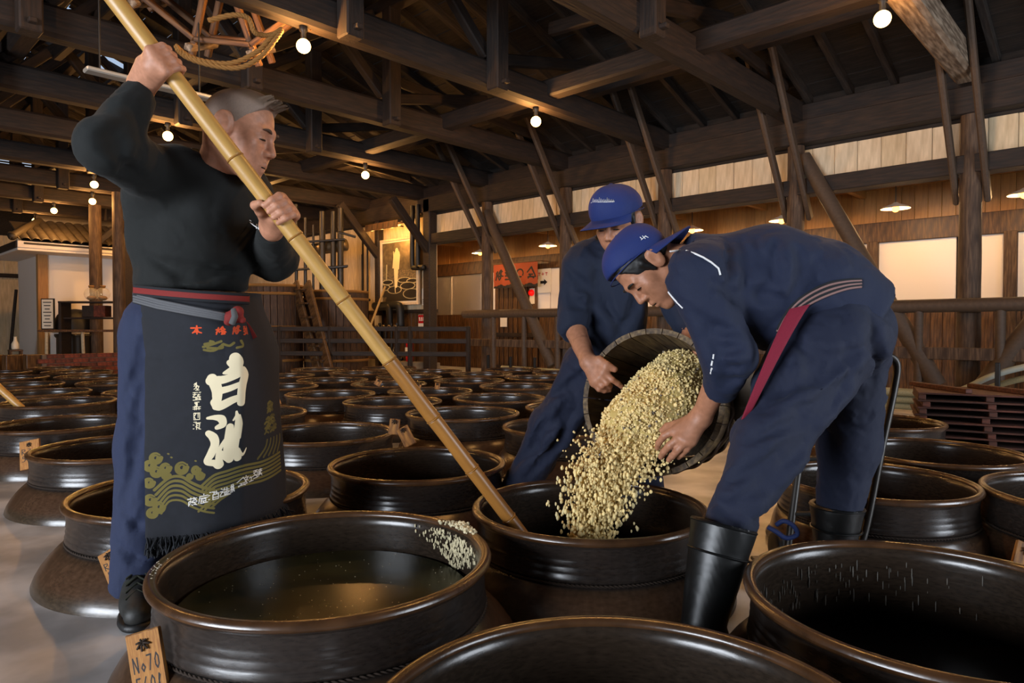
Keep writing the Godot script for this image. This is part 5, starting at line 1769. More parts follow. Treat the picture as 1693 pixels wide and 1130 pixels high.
func trays() -> void:
	# eight shallow wooden trays stacked, battens on the top one facing up
	var base := W(1516, 738, 4.55)
	var x := (W(1693, 757, 4.28) - W(1516, 738, 4.55))
	x.y = 0
	x = x.normalized()
	var z := x.cross(Vector3.UP)
	var n := 8
	var words := ["topmost tray of the stack, three battens facing up", "second tray from the top of the stack", "third tray from the top of the stack", "fourth tray from the top of the stack", "fourth tray from the bottom of the stack", "third tray from the bottom of the stack", "second tray from the bottom of the stack", "bottom tray of the stack"]
	rng.seed = 6
	for i in n:
		var h := 0.02 + (n - 1 - i) * 0.0475
		var t := thing("wooden_tray", "dark reddish wooden tray, %s" % words[i], "tray", Vector3(base.x, h, base.z) + x * (0.5 + rng.randfn(0, 0.008)) - z * (0.32 + rng.randfn(0, 0.006)), "stacked wooden trays")
		t.basis = Basis(x, Vector3.UP, z)
		var m: Material = [M.tray, M.tray2][i % 2]
		for k in 5: put("plank", box(Vector3(1.0, 0.012, 0.123), 0.002), m, t, Transform3D(Basis(), Vector3(0, 0.038, -0.252 + k * 0.126)))
		for k in 3:
			put("batten", box(Vector3(0.045, 0.034, 0.63), 0.003), [M.tray2, M.tray][i % 2], t, Transform3D(Basis(), Vector3([-0.46, -0.1, 0.3][k] + rng.randfn(0, 0.015), 0.014, 0)))
		if i == 0:
			for k in 3: put("top_batten", box(Vector3(0.045, 0.03, 0.62), 0.003), M.tray, t, Transform3D(Basis(Vector3.UP, 0.5), Vector3([-0.36, 0.0, 0.36][k], 0.06, 0)))
	var pl := thing("plinth", "low dark timber plinth under the tray stack", "plinth", Vector3(base.x, 0, base.z) + x * 0.5 - z * 0.32)
	pl.basis = Basis(x, Vector3.UP, z)
	for k in 2: put("bearer", box(Vector3(1.0, 0.02, 0.08), 0.003), M.beam, pl, Transform3D(Basis(), Vector3(0, 0.01, -0.2 + 0.4 * k)))

func hoses() -> void:
	for i in 3:
		var pts := []
		var v := -1.0
		while v < 8.6:
			pts.append(P(8.0 - 0.05 * i, 0.09 + i * 0.085 + 0.012 * sin(v * 1.3 + i), v))
			v += 0.8
		var h := put("hose", tube(smooth_path(pts, 4), 0.036, 12), M.hose)
		tag(h, ["lowest of the three cream hoses lying along the railing's foot", "middle one of the three cream hoses along the railing", "top one of the three cream hoses along the railing"][i], "hose", "cream hoses along the railing")
	var h2 := put("hose", tube(smooth_path([W(1530, 665, 6.2), W(1590, 645, 5.9), W(1640, 622, 5.7), W(1700, 606, 5.5), W(1760, 600, 5.3)], 6), 0.026, 12), mat(Color(0.62, 0.66, 0.64), 0.5))
	tag(h2, "pale green hose rising behind the tray stack to the right edge", "hose")
	var h3 := put("hose", tube(smooth_path([W(1545, 672, 6.25), W(1600, 655, 5.95), W(1650, 637, 5.75), W(1700, 625, 5.55), W(1760, 620, 5.35)], 6), 0.026, 12), M.hose)
	tag(h3, "yellowish hose just under the pale green rising hose", "hose")
	var lst := [[1649, 640, 5.6], [807, 610, 9.9], [844, 613, 9.75], [884, 615, 9.5]]
	for i in lst.size():
		var e = lst[i]
		var w := W(e[0], e[1], e[2])
		var b := put("hose_stake", box(Vector3(0.035, w.y + 0.2, 0.035), 0.004), M.black, null, Transform3D(Basis(), Vector3(w.x, (w.y + 0.2) / 2, w.z)))
		tag(b, "black stake holding the hoses, %s" % ["beside the tray stack", "leftmost of three left of the standing worker", "middle of three left of the standing worker", "rightmost of three left of the standing worker"][i], "stake", "hose stakes")

# ---------- people ----------
func head_prims(C: Vector3, B: Basis, s: float, wide := 1.0) -> Array:
	var L := func(x: float, y: float, z: float) -> Vector3: return C + B * (Vector3(x * wide, y, z) * s)
	var p := []
	p.append(ell(L.call(0, 0.036, -0.012), B, Vector3(0.074 * wide, 0.083, 0.094) * s, 0.01))
	p.append(ell(L.call(0, 0.02, -0.03), B, Vector3(0.07 * wide, 0.075, 0.078) * s, 0.02))
	p.append(ell(L.call(0, -0.032, 0.03), B, Vector3(0.059 * wide, 0.08, 0.056) * s, 0.03))
	for sx in [-1.0, 1.0]:
		p.append(cap(L.call(sx * 0.05, -0.052, 0.0), L.call(sx * 0.012, -0.104, 0.062), 0.02 * s, 0.018 * s, 0.025 * s))
		p.append(ell(L.call(sx * 0.043, -0.018, 0.058), B, Vector3(0.022, 0.02, 0.02) * s, 0.03 * s))
		p.append(ell(L.call(sx * 0.035, -0.055, 0.055), B, Vector3(0.02, 0.026, 0.02) * s, 0.03 * s))
	p.append(ell(L.call(0, -0.106, 0.066), B, Vector3(0.022, 0.016, 0.017) * s, 0.02 * s))
	p.append(cap(L.call(-0.036, 0.021, 0.072), L.call(0, 0.024, 0.083), 0.011 * s, 0.011 * s, 0.014 * s))
	p.append(cap(L.call(0.036, 0.021, 0.072), L.call(0, 0.024, 0.083), 0.011 * s, 0.011 * s, 0.014 * s))
	for sx in [-1.0, 1.0]:
		p.append([3, L.call(sx * 0.031, 0.004, 0.094), B, Vector3(0.02, 0.014, 0.016) * s, 0.014 * s])
		p.append(ell(L.call(sx * 0.031, 0.003, 0.074), B, Vector3(0.0165, 0.0115, 0.0115) * s, 0.004 * s))
		p.append(cap(L.call(sx * 0.018, -0.003, 0.083), L.call(sx * 0.044, -0.004, 0.074), 0.0032 * s, 0.003 * s, 0.004 * s))
	p.append(cap(L.call(0, 0.014, 0.083), L.call(0, -0.028, 0.104), 0.008 * s, 0.0115 * s, 0.012 * s))
	for sx in [-1.0, 1.0]:
		p.append(ell(L.call(sx * 0.0135, -0.034, 0.092), B, Vector3(0.009, 0.0085, 0.011) * s, 0.008 * s))
	p.append(ell(L.call(0, -0.066, 0.066), B, Vector3(0.034, 0.03, 0.025) * s, 0.02 * s))
	p.append(cap(L.call(-0.02, -0.066, 0.084), L.call(0, -0.062, 0.0925), 0.0062 * s, 0.007 * s, 0.006 * s))
	p.append(cap(L.call(0.02, -0.066, 0.084), L.call(0, -0.062, 0.0925), 0.0062 * s, 0.007 * s, 0.006 * s))
	p.append(cap(L.call(-0.018, -0.0775, 0.082), L.call(0, -0.08, 0.0885), 0.0062 * s, 0.0075 * s, 0.006 * s))
	p.append(cap(L.call(0.018, -0.0775, 0.082), L.call(0, -0.08, 0.0885), 0.0062 * s, 0.0075 * s, 0.006 * s))
	for sx in [-1.0, 1.0]:
		var eb := B * Basis(Vector3(0, 1, 0), sx * -0.45) * Basis(Vector3(1, 0, 0), -0.15)
		p.append(ell(L.call(sx * 0.0825, 0.002, -0.012), eb, Vector3(0.0095, 0.036, 0.0235) * s, 0.008 * s))
		p.append([3, L.call(sx * 0.0945, 0.006, -0.005), eb, Vector3(0.009, 0.021, 0.0115) * s, 0.005 * s])
		p.append(ell(L.call(sx * 0.079, -0.008, -0.004), eb, Vector3(0.006, 0.008, 0.005) * s, 0.004 * s))
	return p

# eyes, brows and the line of the mouth as parts of the person
func face_parts(root: Node3D, C: Vector3, B: Basis, s: float, wide: float, browc: Material) -> void:
	var L := func(x: float, y: float, z: float) -> Vector3: return C + B * (Vector3(x * wide, y, z) * s) - root.position
	for sx in [-1.0, 1.0]:
		put("eye", tube(PackedVector3Array([L.call(sx * 0.019, -0.002, 0.0835), L.call(sx * 0.027, -0.0005, 0.0862), L.call(sx * 0.036, -0.0012, 0.0852), L.call(sx * 0.045, -0.003, 0.079)]), PackedFloat32Array([0.0012, 0.0027, 0.0027, 0.001]), 8), M.eye, root)
		var b := PackedVector3Array()
		for i in 6: b.append(L.call(sx * (0.014 + 0.0065 * i), 0.024 + 0.0045 * sin(i * 0.6), 0.0925 - 0.0004 * i * i))
		put("eyebrow", tube(b, PackedFloat32Array([0.0025, 0.0042, 0.0045, 0.004, 0.003, 0.0016]), 8), browc, root)
	put("mouth_line", tube(PackedVector3Array([L.call(-0.022, -0.0718, 0.085), L.call(-0.01, -0.0712, 0.0935), L.call(0, -0.0712, 0.0955), L.call(0.01, -0.0712, 0.0935), L.call(0.022, -0.0718, 0.085)]), PackedFloat32Array([0.001, 0.0021, 0.0024, 0.0021, 0.001]), 8), M.eye, root)

# a hand closed on a bar: C on the bar's axis, A along it, N from the bar to the palm; fingers go round towards T
func grip(C: Vector3, A: Vector3, N: Vector3, R: float, wrist: Vector3, td: float, te: float, a0 := 0.75) -> Array:
	N = (N - A * N.dot(A)).normalized()
	var T := A.cross(N) * td
	var pos := func(ang: float, off: float, rad: float) -> Vector3: return C + A * off + (N * cos(ang) + T * sin(ang)) * rad
	var p := []
	for i in 4:
		var off := (i - 1.5) * 0.0205 * -te
		var r: float = [0.0105, 0.011, 0.0105, 0.009][i]
		var m: Vector3 = pos.call(a0, off * 1.02, R + 0.021)
		var q1: Vector3 = pos.call(a0 + 0.95, off, R + 0.0135)
		var q2: Vector3 = pos.call(a0 + 1.85, off * 0.96, R + 0.0105)
		var q3: Vector3 = pos.call(a0 + 2.6, off * 0.92, R + 0.0095)
		p.append(cap(wrist + A * off * 0.55, m, 0.016, 0.0125, 0.02))
		p.append(cap(m, q1, r * 1.12, r * 1.02, 0.006))
		p.append(cap(q1, q2, r * 1.04, r * 0.92, 0.004))
		p.append(cap(q2, q3, r * 0.92, r * 0.82, 0.004))
	p.append(cap(wrist, pos.call(-0.1, 0.0, R + 0.024), 0.024, 0.022, 0.02, N, 0.75))
	p.append(cap(wrist + A * te * 0.02, pos.call(-0.75, te * 0.03, R + 0.019), 0.018, 0.0155, 0.018))
	p.append(cap(pos.call(-0.75, te * 0.03, R + 0.019), pos.call(-1.5, te * 0.047, R + 0.013), 0.0145, 0.0125, 0.008))
	p.append(cap(pos.call(-1.5, te * 0.047, R + 0.013), pos.call(-2.3, te * 0.042, R + 0.0105), 0.0122, 0.0095, 0.005))
	return p

# an open hand: fingers is a list of joint chains in picture coordinates
func open_hand(wrist: Vector3, chains: Array, palm_k := 0.02) -> Array:
	var p := []
	for i in chains.size():
		var j := []
		for e in chains[i]: j.append(W(e[0], e[1], e[2]))
		var r: float = [0.0125, 0.0105, 0.011, 0.0105, 0.009][i]
		p.append(cap(wrist.lerp(j[0], 0.12), j[0], 0.019 if i else 0.018, 0.0135, palm_k))
		for n in j.size() - 1:
			p.append(cap(j[n], j[n + 1], r * (1.12 - 0.1 * n), r * (1.02 - 0.1 * n), 0.006 if n == 0 else 0.004))
	return p

func cap_hat(root: Node3D, C: Vector3, B: Basis, s: float) -> Array:
	var dome := [ell(C + B * (Vector3(0, 0.048, -0.01) * s), B, Vector3(0.088, 0.088, 0.105) * s, 0.01), ell(C + B * (Vector3(0, 0.06, 0.03) * s), B, Vector3(0.072, 0.078, 0.066) * s, 0.03),
		[4, C + B * (Vector3(0, 0.03, 0) * s), B * Vector3(0, -1, -0.12).normalized(), 0.3]]
	put("crown", body_mesh([nets(dome, 0.005)], root.position, 0.0016, Vector3(30, 30, 30), 8), M.cap, root)
	var rows := []
	for j in 7:
		var row := []
		for i in 25:
			var a := lerpf(-1.25, 1.25, i / 24.0)
			var t := j / 6.0
			var inn := Vector3(0.087 * sin(a), 0.03, 0.105 * cos(a) - 0.012)
			var len := 0.088 * pow(maxf(0.0, cos(a * 1.22)), 0.55)
			row.append(C + B * ((inn + Vector3(sin(a) * 0.004, -0.01 * t - 0.02 * sin(a) * sin(a) * t, len) * Vector3(t, 1, t)) * s) - root.position)
		rows.append(row)
	put("brim", sheet(rows, 0.004), M.cap, root)
	var sp := SphereMesh.new()
	sp.radius = 0.009
	sp.height = 0.012
	put("button", sp, M.cap, root, Transform3D(B, C + B * (Vector3(0, 0.137, -0.008) * s) - root.position))
	var band := PackedVector3Array()
	for i in 41:
		var a := TAU * i / 40.0
		band.append(C + B * (Vector3(0.0885 * sin(a), 0.036 + 0.01 * (cos(a) - 1) * 0.5, 0.1055 * cos(a) - 0.011) * s) - root.position)
	put("seam", tube(band, 0.0016, 6, false), M.cap, root)
	return dome

func embroider(root: Node3D, called: String, prims: Array, strokes: Array, d0: float, r: float, m: Material, parent: Node3D = null) -> void:
	var l := []
	for st in strokes:
		var pts := PackedVector3Array()
		for e in st: pts.append(hit(prims, e[0], e[1], d0, 0.0006) - root.position)
		l.append([tube(pts, r, 5), Transform3D()])
	put(called, join(l), m, root if parent == null else parent)

func pole_at(py: float) -> Vector3:
	# the bamboo pole's axis, from the man's upper hand into the jar
	var a := W(270, 105, 1.8)
	var b := W(850, 868, 2.06)
	var lo := -0.5
	var hi := 1.6
	for i in 40:
		var mid := (lo + hi) / 2
		if proj(a.lerp(b, mid)).y < py: lo = mid
		else: hi = mid
	return a.lerp(b, lo)

func proj(p: Vector3) -> Vector2:
	var q := p - Vector3(0, CAMH, 0)
	var z := q.dot(cf)
	return Vector2(846.5 + F * q.dot(hr) / z, 565.0 - F * q.dot(cu) / z)

func man_with_pole() -> void:
	var t := thing("person", "man in dark sweatshirt and long dark-blue apron, one arm raised, gripping a bamboo pole", "person", G(290, 2.1))
	var o := t.position
	var A := (pole_at(800) - pole_at(100)).normalized()
	var h1 := pole_at(108)
	var h2 := pole_at(352)
	var w1 := W(233, 146, 1.84)
	var w2 := W(449, 379, 1.985)
	# head
	var fwd := (hr * 0.93 - Vector3.UP * 0.31 - hf * 0.05).normalized()
	var rt := Vector3.UP.cross(fwd).normalized()
	var B := Basis(rt, fwd.cross(rt), fwd)
	var HS := 1.04
	var HC := W(397, 221, 1.99)
	var hp := head_prims(HC, B, 1.04)
	var neck := cap(HC + B * Vector3(0, -0.05, -0.035), W(357, 300, 2.06), 0.056, 0.066, 0.03)
	var body := [neck, cap(W(350, 330, 2.1), W(320, 450, 2.14), 0.085, 0.09, 0.03), cap(W(300, 305, 2.05), W(390, 325, 2.16), 0.045, 0.045, 0.03), cap(W(320, 450, 2.14), W(310, 545, 2.14), 0.09, 0.09, 0.03),
		cap(W(268, 295, 2.0), W(172, 240, 1.72), 0.042, 0.036, 0.02), cap(W(172, 240, 1.72), w1, 0.04, 0.027, 0.02),
		cap(W(402, 322, 2.16), W(452, 425, 2.22), 0.05, 0.043, 0.02), cap(W(452, 425, 2.22), w2, 0.04, 0.027, 0.02),
		cap(W(262, 550, 2.12), W(250, 740, 2.08), 0.06, 0.045, 0.02), cap(W(250, 740, 2.08), W(228, 965, 2.02), 0.042, 0.036, 0.02),
		cap(W(345, 560, 2.16), W(370, 745, 2.2), 0.075, 0.055, 0.03), cap(W(370, 745, 2.2), W(436, 918, 2.2), 0.05, 0.04, 0.02)]
	var g1 := grip(h1, A, -hf * 0.8 - hr * 0.45 - Vector3.UP * 0.2, 0.0215, w1, -1.0, -1.0, 0.55)
	g1.append(cap(W(205, 190, 1.79), w1, 0.033, 0.026, 0.02))
	var g2 := grip(h2, A, hf * 0.9 - hr * 0.1 - Vector3.UP * 0.35, 0.0215, w2, 1.0, -1.0, 1.15)
	g2.append(cap(W(452, 425, 2.22).lerp(w2, 0.7), w2, 0.03, 0.026, 0.02))
	var hn := hp.duplicate()
	hn.insert(2, cap(HC + B * Vector3(0, -0.05, -0.035), W(362, 285, 2.05), 0.056, 0.06, 0.03))
	put("body", body_mesh([nets(body, 0.014), nets(hn, 0.0036), nets(g1, 0.0036), nets(g2, 0.0036)], o), M.skin, t)
	face_parts(t, HC, B, 1.04, 1.0, mat(Color(0.3, 0.22, 0.17), 0.8))
	# short grey hair: brown on top, shaved grey at the sides, a tuft in front
	var hr0 := [ell(HC + B * (Vector3(0, 0.035, -0.0117) * HS), B, Vector3(0.0745, 0.0836, 0.0944) * HS, 0.005), ell(HC + B * (Vector3(0, 0.0195, -0.0295) * HS), B, Vector3(0.073, 0.0785, 0.0815) * HS, 0.02),
		ell(HC + B * (Vector3(0, 0.075, 0.02) * HS), B, Vector3(0.05, 0.047, 0.07) * HS, 0.02),
		[4, HC + B * (Vector3(0, 0.05, 0.04) * HS), B * Vector3(0, -0.6, 0.8).normalized(), 0.4], [4, HC + B * (Vector3(0, -0.02, 0) * HS), B * Vector3(0, -1, 0.25).normalized(), 0.4],
		[3, HC + B * (Vector3(0.0775, 0.0, -0.01) * HS), B, Vector3(0.02, 0.034, 0.024) * HS, 0.006], [3, HC + B * (Vector3(-0.0775, 0.0, -0.01) * HS), B, Vector3(0.02, 0.034, 0.024) * HS, 0.006]]
	rng.seed = 21
	for k in 34:
		var x := rng.randf_range(-0.04, 0.04)
		var z := rng.randf_range(0.02, 0.075)
		var y := 0.118 - 0.9 * x * x * 10 * 0.1 - maxf(0, z - 0.03) * 0.3
		hr0.append(cap(HC + B * (Vector3(x, y - 0.012, z) * HS), HC + B * (Vector3(x * 1.1, y + 0.008, z + 0.022 + rng.randf() * 0.018) * HS), 0.007, 0.0018, 0.004))
	var hn2 := nets(hr0, 0.0034)
	var hv: PackedVector3Array = hn2[0]
	var hc := PackedColorArray()
	noise.frequency = 0.3
	for v in hv:
		var q := B.transposed() * (v - HC) / HS
		var top := smoothstep(0.083, 0.106, q.y + 0.12 * q.z)
		hc.append(Color(0.235, 0.165, 0.125).lerp(Color(0.1, 0.06, 0.035), top) * (0.92 + 0.16 * noise.get_noise_3dv(v * 900)))
	for i in hv.size(): hv[i] -= o
	put("hair", fin(hv, hn2[1], PackedVector2Array(), hc), M.greyhair, t)
	# sweatshirt
	var sh := [cap(W(343, 325, 2.08), W(325, 400, 2.12), 0.135, 0.148, 0.05), cap(W(325, 400, 2.12), W(318, 470, 2.12), 0.15, 0.16, 0.05), cap(W(285, 300, 2.02), W(395, 318, 2.16), 0.088, 0.08, 0.06),
		cap(W(345, 285, 2.07), W(352, 300, 2.07), 0.078, 0.085, 0.05),
		cap(W(268, 296, 2.0), W(175, 240, 1.72), 0.086, 0.066, 0.05), cap(W(178, 244, 1.72), W(232, 150, 1.83), 0.066, 0.042, 0.03), cap(W(240, 330, 2.02), W(250, 400, 2.07), 0.06, 0.06, 0.06),
		cap(W(405, 322, 2.17), W(455, 428, 2.22), 0.08, 0.068, 0.05), cap(W(455, 428, 2.22), W(449, 377, 1.99), 0.066, 0.04, 0.03),
		[4, W(229, 155, 1.83), (w1 - W(185, 225, 1.75)).normalized(), 0.07], [4, W(449, 383, 2.005), (w2 - W(452, 425, 2.22)).normalized(), 0.06],
		[4, W(318, 480, 2.12), Vector3(0, -1, 0), 0.4], [4, W(372, 268, 2.05), (Vector3.UP * 0.9 + hr * 0.35 - hf * 0.1).normalized(), 0.12],
		[2, W(376, 250, 2.04), W(356, 305, 2.05), 0.066, 0.062, 0.01, Vector3.ZERO, 1.0]]
	sh += creases(sh, [[[240, 420], [300, 455], [350, 462]], [[280, 430], [340, 450], [400, 452]], [[200, 262], [215, 285], [240, 300]], [[160, 225], [185, 222], [205, 205]], [[170, 245], [195, 245], [218, 225]]], 1.98, 0.009)
	var shirt := put("sweatshirt", body_mesh([nets(sh, 0.01)], o, 0.007, Vector3(22, 16, 22), 1), M.sweat, t)
	embroider(t, "chest_print", sh, [[[412, 364], [417, 367], [416, 371]], [[415, 370], [420, 368], [421, 375]], [[419, 374], [424, 371], [424, 378]], [[423, 376], [428, 374], [428, 380]], [[413, 368], [427, 378]]], 1.98, 0.0016, M.thread, shirt)
	var rib := PackedVector3Array()
	for i in 25:
		var a := TAU * i / 24.0
		var x := hr * cos(a) * 0.068 + hf * sin(a) * 0.066
		rib.append(W(364, 284, 2.055) + x - Vector3.UP * (0.4 * x.dot(hr)) - o)
	put("collar", tube(rib, 0.009, 8, false), M.sweat, shirt)
	# trousers
	var tr := [ell(W(308, 535, 2.14), Basis(), Vector3(0.165, 0.13, 0.15), 0.05), cap(W(262, 560, 2.1), W(250, 740, 2.06), 0.105, 0.09, 0.05), cap(W(250, 740, 2.06), W(227, 958, 2.02), 0.09, 0.074, 0.04),
		cap(W(340, 560, 2.18), W(366, 745, 2.19), 0.1, 0.08, 0.05), cap(W(366, 745, 2.19), W(432, 905, 2.2), 0.08, 0.065, 0.04), [4, W(308, 478, 2.14), Vector3.UP, 0.3],
		[4, W(226, 975, 2.02), Vector3(0.1, -1, 0), 0.13], [4, W(434, 915, 2.2), Vector3(0, -1, 0), 0.12]]
	tr += creases(tr, [[[236, 560], [222, 620], [205, 660]], [[240, 600], [226, 690], [212, 760]], [[238, 700], [215, 790], [200, 840]], [[205, 850], [228, 870], [240, 862]], [[195, 900], [222, 925], [245, 920]]], 2.0, 0.0045)
	put("trousers", body_mesh([nets(tr, 0.01)], o, 0.007, Vector3(26, 12, 26), 2), M.jeans, t)
	# laced shoes
	for e in [[W(229, 1000, 2.01), (-hf * 0.87 + hr * 0.46).normalized()], [W(438, 918, 2.2), (hr * 0.5 - hf * 0.7).normalized()]]:
		var an := Vector3(e[0].x, 0.0, e[0].z)
		var f: Vector3 = e[1]
		var side := f.cross(Vector3.UP)
		var s := [cap(an + Vector3.UP * 0.045 - f * 0.06, an + Vector3.UP * 0.045 + f * 0.1, 0.038, 0.042, 0.02, Vector3.UP, 0.9), cap(an + Vector3.UP * 0.05 + f * 0.1, an + Vector3.UP * 0.04 + f * 0.155, 0.044, 0.036, 0.02, Vector3.UP, 0.9),
			cap(an + Vector3.UP * 0.12 - f * 0.035, an + Vector3.UP * 0.07 + f * 0.06, 0.043, 0.04, 0.03), [4, an + Vector3.UP * 0.012, Vector3(0, -1, 0), 0.3], [4, an + Vector3.UP * 0.14, Vector3.UP, 0.2]]
		var shoe := put("shoe", body_mesh([nets(s, 0.006)], o), M.shoe, t)
		var sole := [cap(an - f * 0.06 + Vector3.UP * 0.012, an + f * 0.155 + Vector3.UP * 0.012, 0.044, 0.042, 0.02, Vector3.UP, 0.5), cap(an + f * 0.08 + Vector3.UP * 0.012, an + f * 0.12 + Vector3.UP * 0.012, 0.05, 0.05, 0.02, Vector3.UP, 0.5), [4, an + Vector3.UP * 0.024, Vector3.UP, 0.3], [4, an + Vector3.UP * 0.001, Vector3.DOWN, 0.3]]
		put("sole", body_mesh([nets(sole, 0.006)], o), M.black, shoe)
		var lc := []
		for k in 5:
			var a := an + f * (0.02 + 0.022 * k) + Vector3.UP * (0.136 - 0.012 * k)
			lc.append([tube(PackedVector3Array([a - side * 0.03 - Vector3.UP * 0.012 - o, a + Vector3.UP * 0.004 - o, a + side * 0.03 - Vector3.UP * 0.012 + f * 0.02 - o]), 0.003, 6), Transform3D()])
			lc.append([tube(PackedVector3Array([a + side * 0.03 - Vector3.UP * 0.012 - o, a + Vector3.UP * 0.005 - o, a - side * 0.03 - Vector3.UP * 0.012 + f * 0.02 - o]), 0.003, 6), Transform3D()])
		put("laces", join(lc), M.lace, shoe)
	apron(t)

func waist(px: float, py: float, out := 0.0) -> Vector3:
	var x := (px - 318.0) * 2.12 / F
	var dz := sqrt(maxf(0.0, 1.0 - pow(x / (0.172 + out), 2))) * (0.166 + out)
	return W(px, py, 2.12 - dz)

func apron(t: Node3D) -> void:
	var o := t.position
	var rows := []
	var nr := 56
	var nc := 56
	noise.seed = 77
	noise.frequency = 0.12
	for r in nr:
		var v := r / (nr - 1.0)
		var row := []
		var k := smoothstep(0.0, 0.3, v)
		var lo := [[241, 890, 1.925], [320, 884, 1.955], [399, 868, 2.03], [472, 834, 2.3]]
		var mid := [[241, 690, 1.94], [320, 690, 1.925], [400, 688, 1.965], [460, 680, 2.24]]
		for c in nc:
			var u := c / (nc - 1.0)
			var q := func(l: Array) -> Vector3:
				if u < 0.544:
					var s := u / 0.544
					var a := Vector3(l[0][0], l[0][1], l[0][2])
					var b := Vector3(l[1][0], l[1][1], l[1][2])
					var d := Vector3(l[2][0], l[2][1], l[2][2])
					return a * (1 - s) * (1 - 2 * s) + b * 4 * s * (1 - s) + d * s * (2 * s - 1)
				var s2 := (u - 0.544) / 0.456
				return Vector3(l[2][0], l[2][1], l[2][2]).lerp(Vector3(l[3][0], l[3][1], l[3][2]), s2) + Vector3(8, 0, 0) * sin(PI * s2)
			var pm: Vector3 = q.call(mid)
			var pl: Vector3 = q.call(lo)
			var wpx := lerpf(226, 412, u)
			if u > 0.544: wpx = lerpf(398, 420, (u - 0.544) / 0.456)
			else: wpx = lerpf(234, 398, u / 0.544)
			var top := waist(minf(wpx, 412), 484, 0.02)
			if wpx > 405: top += hf * (wpx - 405) * 0.006
			var a: Vector3 = W(pm.x, lerpf(484, pl.y, v), pm.z).lerp(W(pl.x, lerpf(484, pl.y, v), pl.z), smoothstep(0.4, 1.0, v))
			var tw := proj(top)
			var b := top + (W(tw.x, lerpf(484, pl.y, v), 2.0) - W(tw.x, 484, 2.0))
			var p := b.lerp(a, k)
			var wr := noise.get_noise_3d(u * 30, v * 70 + u * 20, 3.0) * 0.004 + 0.006 * sin(u * 14 + v * 3) * v * v
			if absf(v - 0.245 - 0.03 * sin(u * 7)) < 0.012: wr -= 0.004
			row.append(p - hf * wr - o)
		rows.append(row)
	var ap := put("apron", sheet(rows, 0.003), apron_material(), t)
	var lst := []
	rng.seed = 31
	for i in 800:
		var u := rng.randf()
		var c := int(u * (nc - 1))
		var p: Vector3 = rows[nr - 1][c].lerp(rows[nr - 1][mini(c + 1, nc - 1)], rng.randf())
		var q := p + Vector3(rng.randfn(0, 0.01), -0.025 - 0.035 * rng.randf(), rng.randfn(0, 0.008))
		lst.append([tube(PackedVector3Array([p + Vector3(0, 0.004, 0), (p + q) / 2 + Vector3(rng.randfn(0, 0.005), 0, rng.randfn(0, 0.005)), q]), 0.0022, 4, false), Transform3D()])
	var fr := put("fringe", join(lst), M.apron_dark, ap)
	fr.set_meta("kind", "stuff")
	# belts: red band above, grey striped sash knotted at the side
	var ribbon := func(path: Array, w: float, out: float, th: float) -> ArrayMesh:
		var rr := []
		for j in 5:
			var row := []
			for i in 33:
				var f := i / 32.0 * (path.size() - 1)
				var n := mini(int(f), path.size() - 2)
				var a: Array = path[n]
				var b: Array = path[n + 1]
				var x := lerpf(a[0], b[0], f - n)
				var y := lerpf(a[1], b[1], f - n)
				row.append(waist(x, y + (j - 2) * w / 4.0, out + 0.002 * sin(j * PI / 4)) - o)
			rr.append(row)
		return sheet(rr, th)
	put("red_belt", ribbon.call([[222, 480], [270, 485], [330, 490], [411, 495]], 13, 0.04, 0.004), M.red, t)
	for k in 2: put("belt_edge", ribbon.call([[222, 480 + k * 13 - 6.5], [270, 485 + k * 13 - 6.5], [330, 490 + k * 13 - 6.5], [411, 495 + k * 13 - 6.5]], 1.5, 0.041, 0.004), M.apron_dark, t)
	var stripes := [M.apron_dark, M.thread, M.steel, M.thread, M.apron_dark, M.thread, M.steel]
	var sash := put("sash", ribbon.call([[221, 492], [260, 503], [310, 513], [385, 527]], 18, 0.038, 0.004), M.apron_dark, t)
	for k in 4:
		put("stripe", ribbon.call([[221, 486 + k * 4.1], [260, 497 + k * 4.0], [310, 507.5 + k * 3.7], [385, 522.5 + k * 3.0]], 1.5, 0.0415, 0.003), mat(Color(0.34, 0.34, 0.35), 0.9), sash)
	var kn := waist(386, 524, 0.05)
	put("knot", body_mesh([nets([cap(kn - hr * 0.014 - Vector3.UP * 0.012, kn + hr * 0.012 + Vector3.UP * 0.014, 0.014, 0.017, 0.01), cap(kn - hr * 0.03 + Vector3.UP * 0.006, kn, 0.008, 0.014, 0.01), cap(kn, kn + hr * 0.025 - Vector3.UP * 0.01, 0.014, 0.01, 0.01)], 0.004)], o), M.red, t)
	put("knot_loop", tube(PackedVector3Array([kn + hr * 0.006 + Vector3.UP * 0.02 - hf * 0.01 - o, kn + hr * 0.012 - hf * 0.02 - o, kn + hr * 0.002 - Vector3.UP * 0.02 - hf * 0.016 - o]), 0.009, 8), mat(Color(0.3, 0.3, 0.3), 0.9), t)
	var tail := []
	for j in 4:
		var row := []
		for i in 8:
			var f := i / 7.0
			row.append(W(394 + 24 * f + (j - 1.5) * 4.5, 530 + 32 * f - (j - 1.5) * 2.5 - 4 * sin(f * 3), 2.0 + 0.03 * f) - o)
		tail.append(row)
	put("belt_tail", sheet(tail, 0.003), M.red, t)

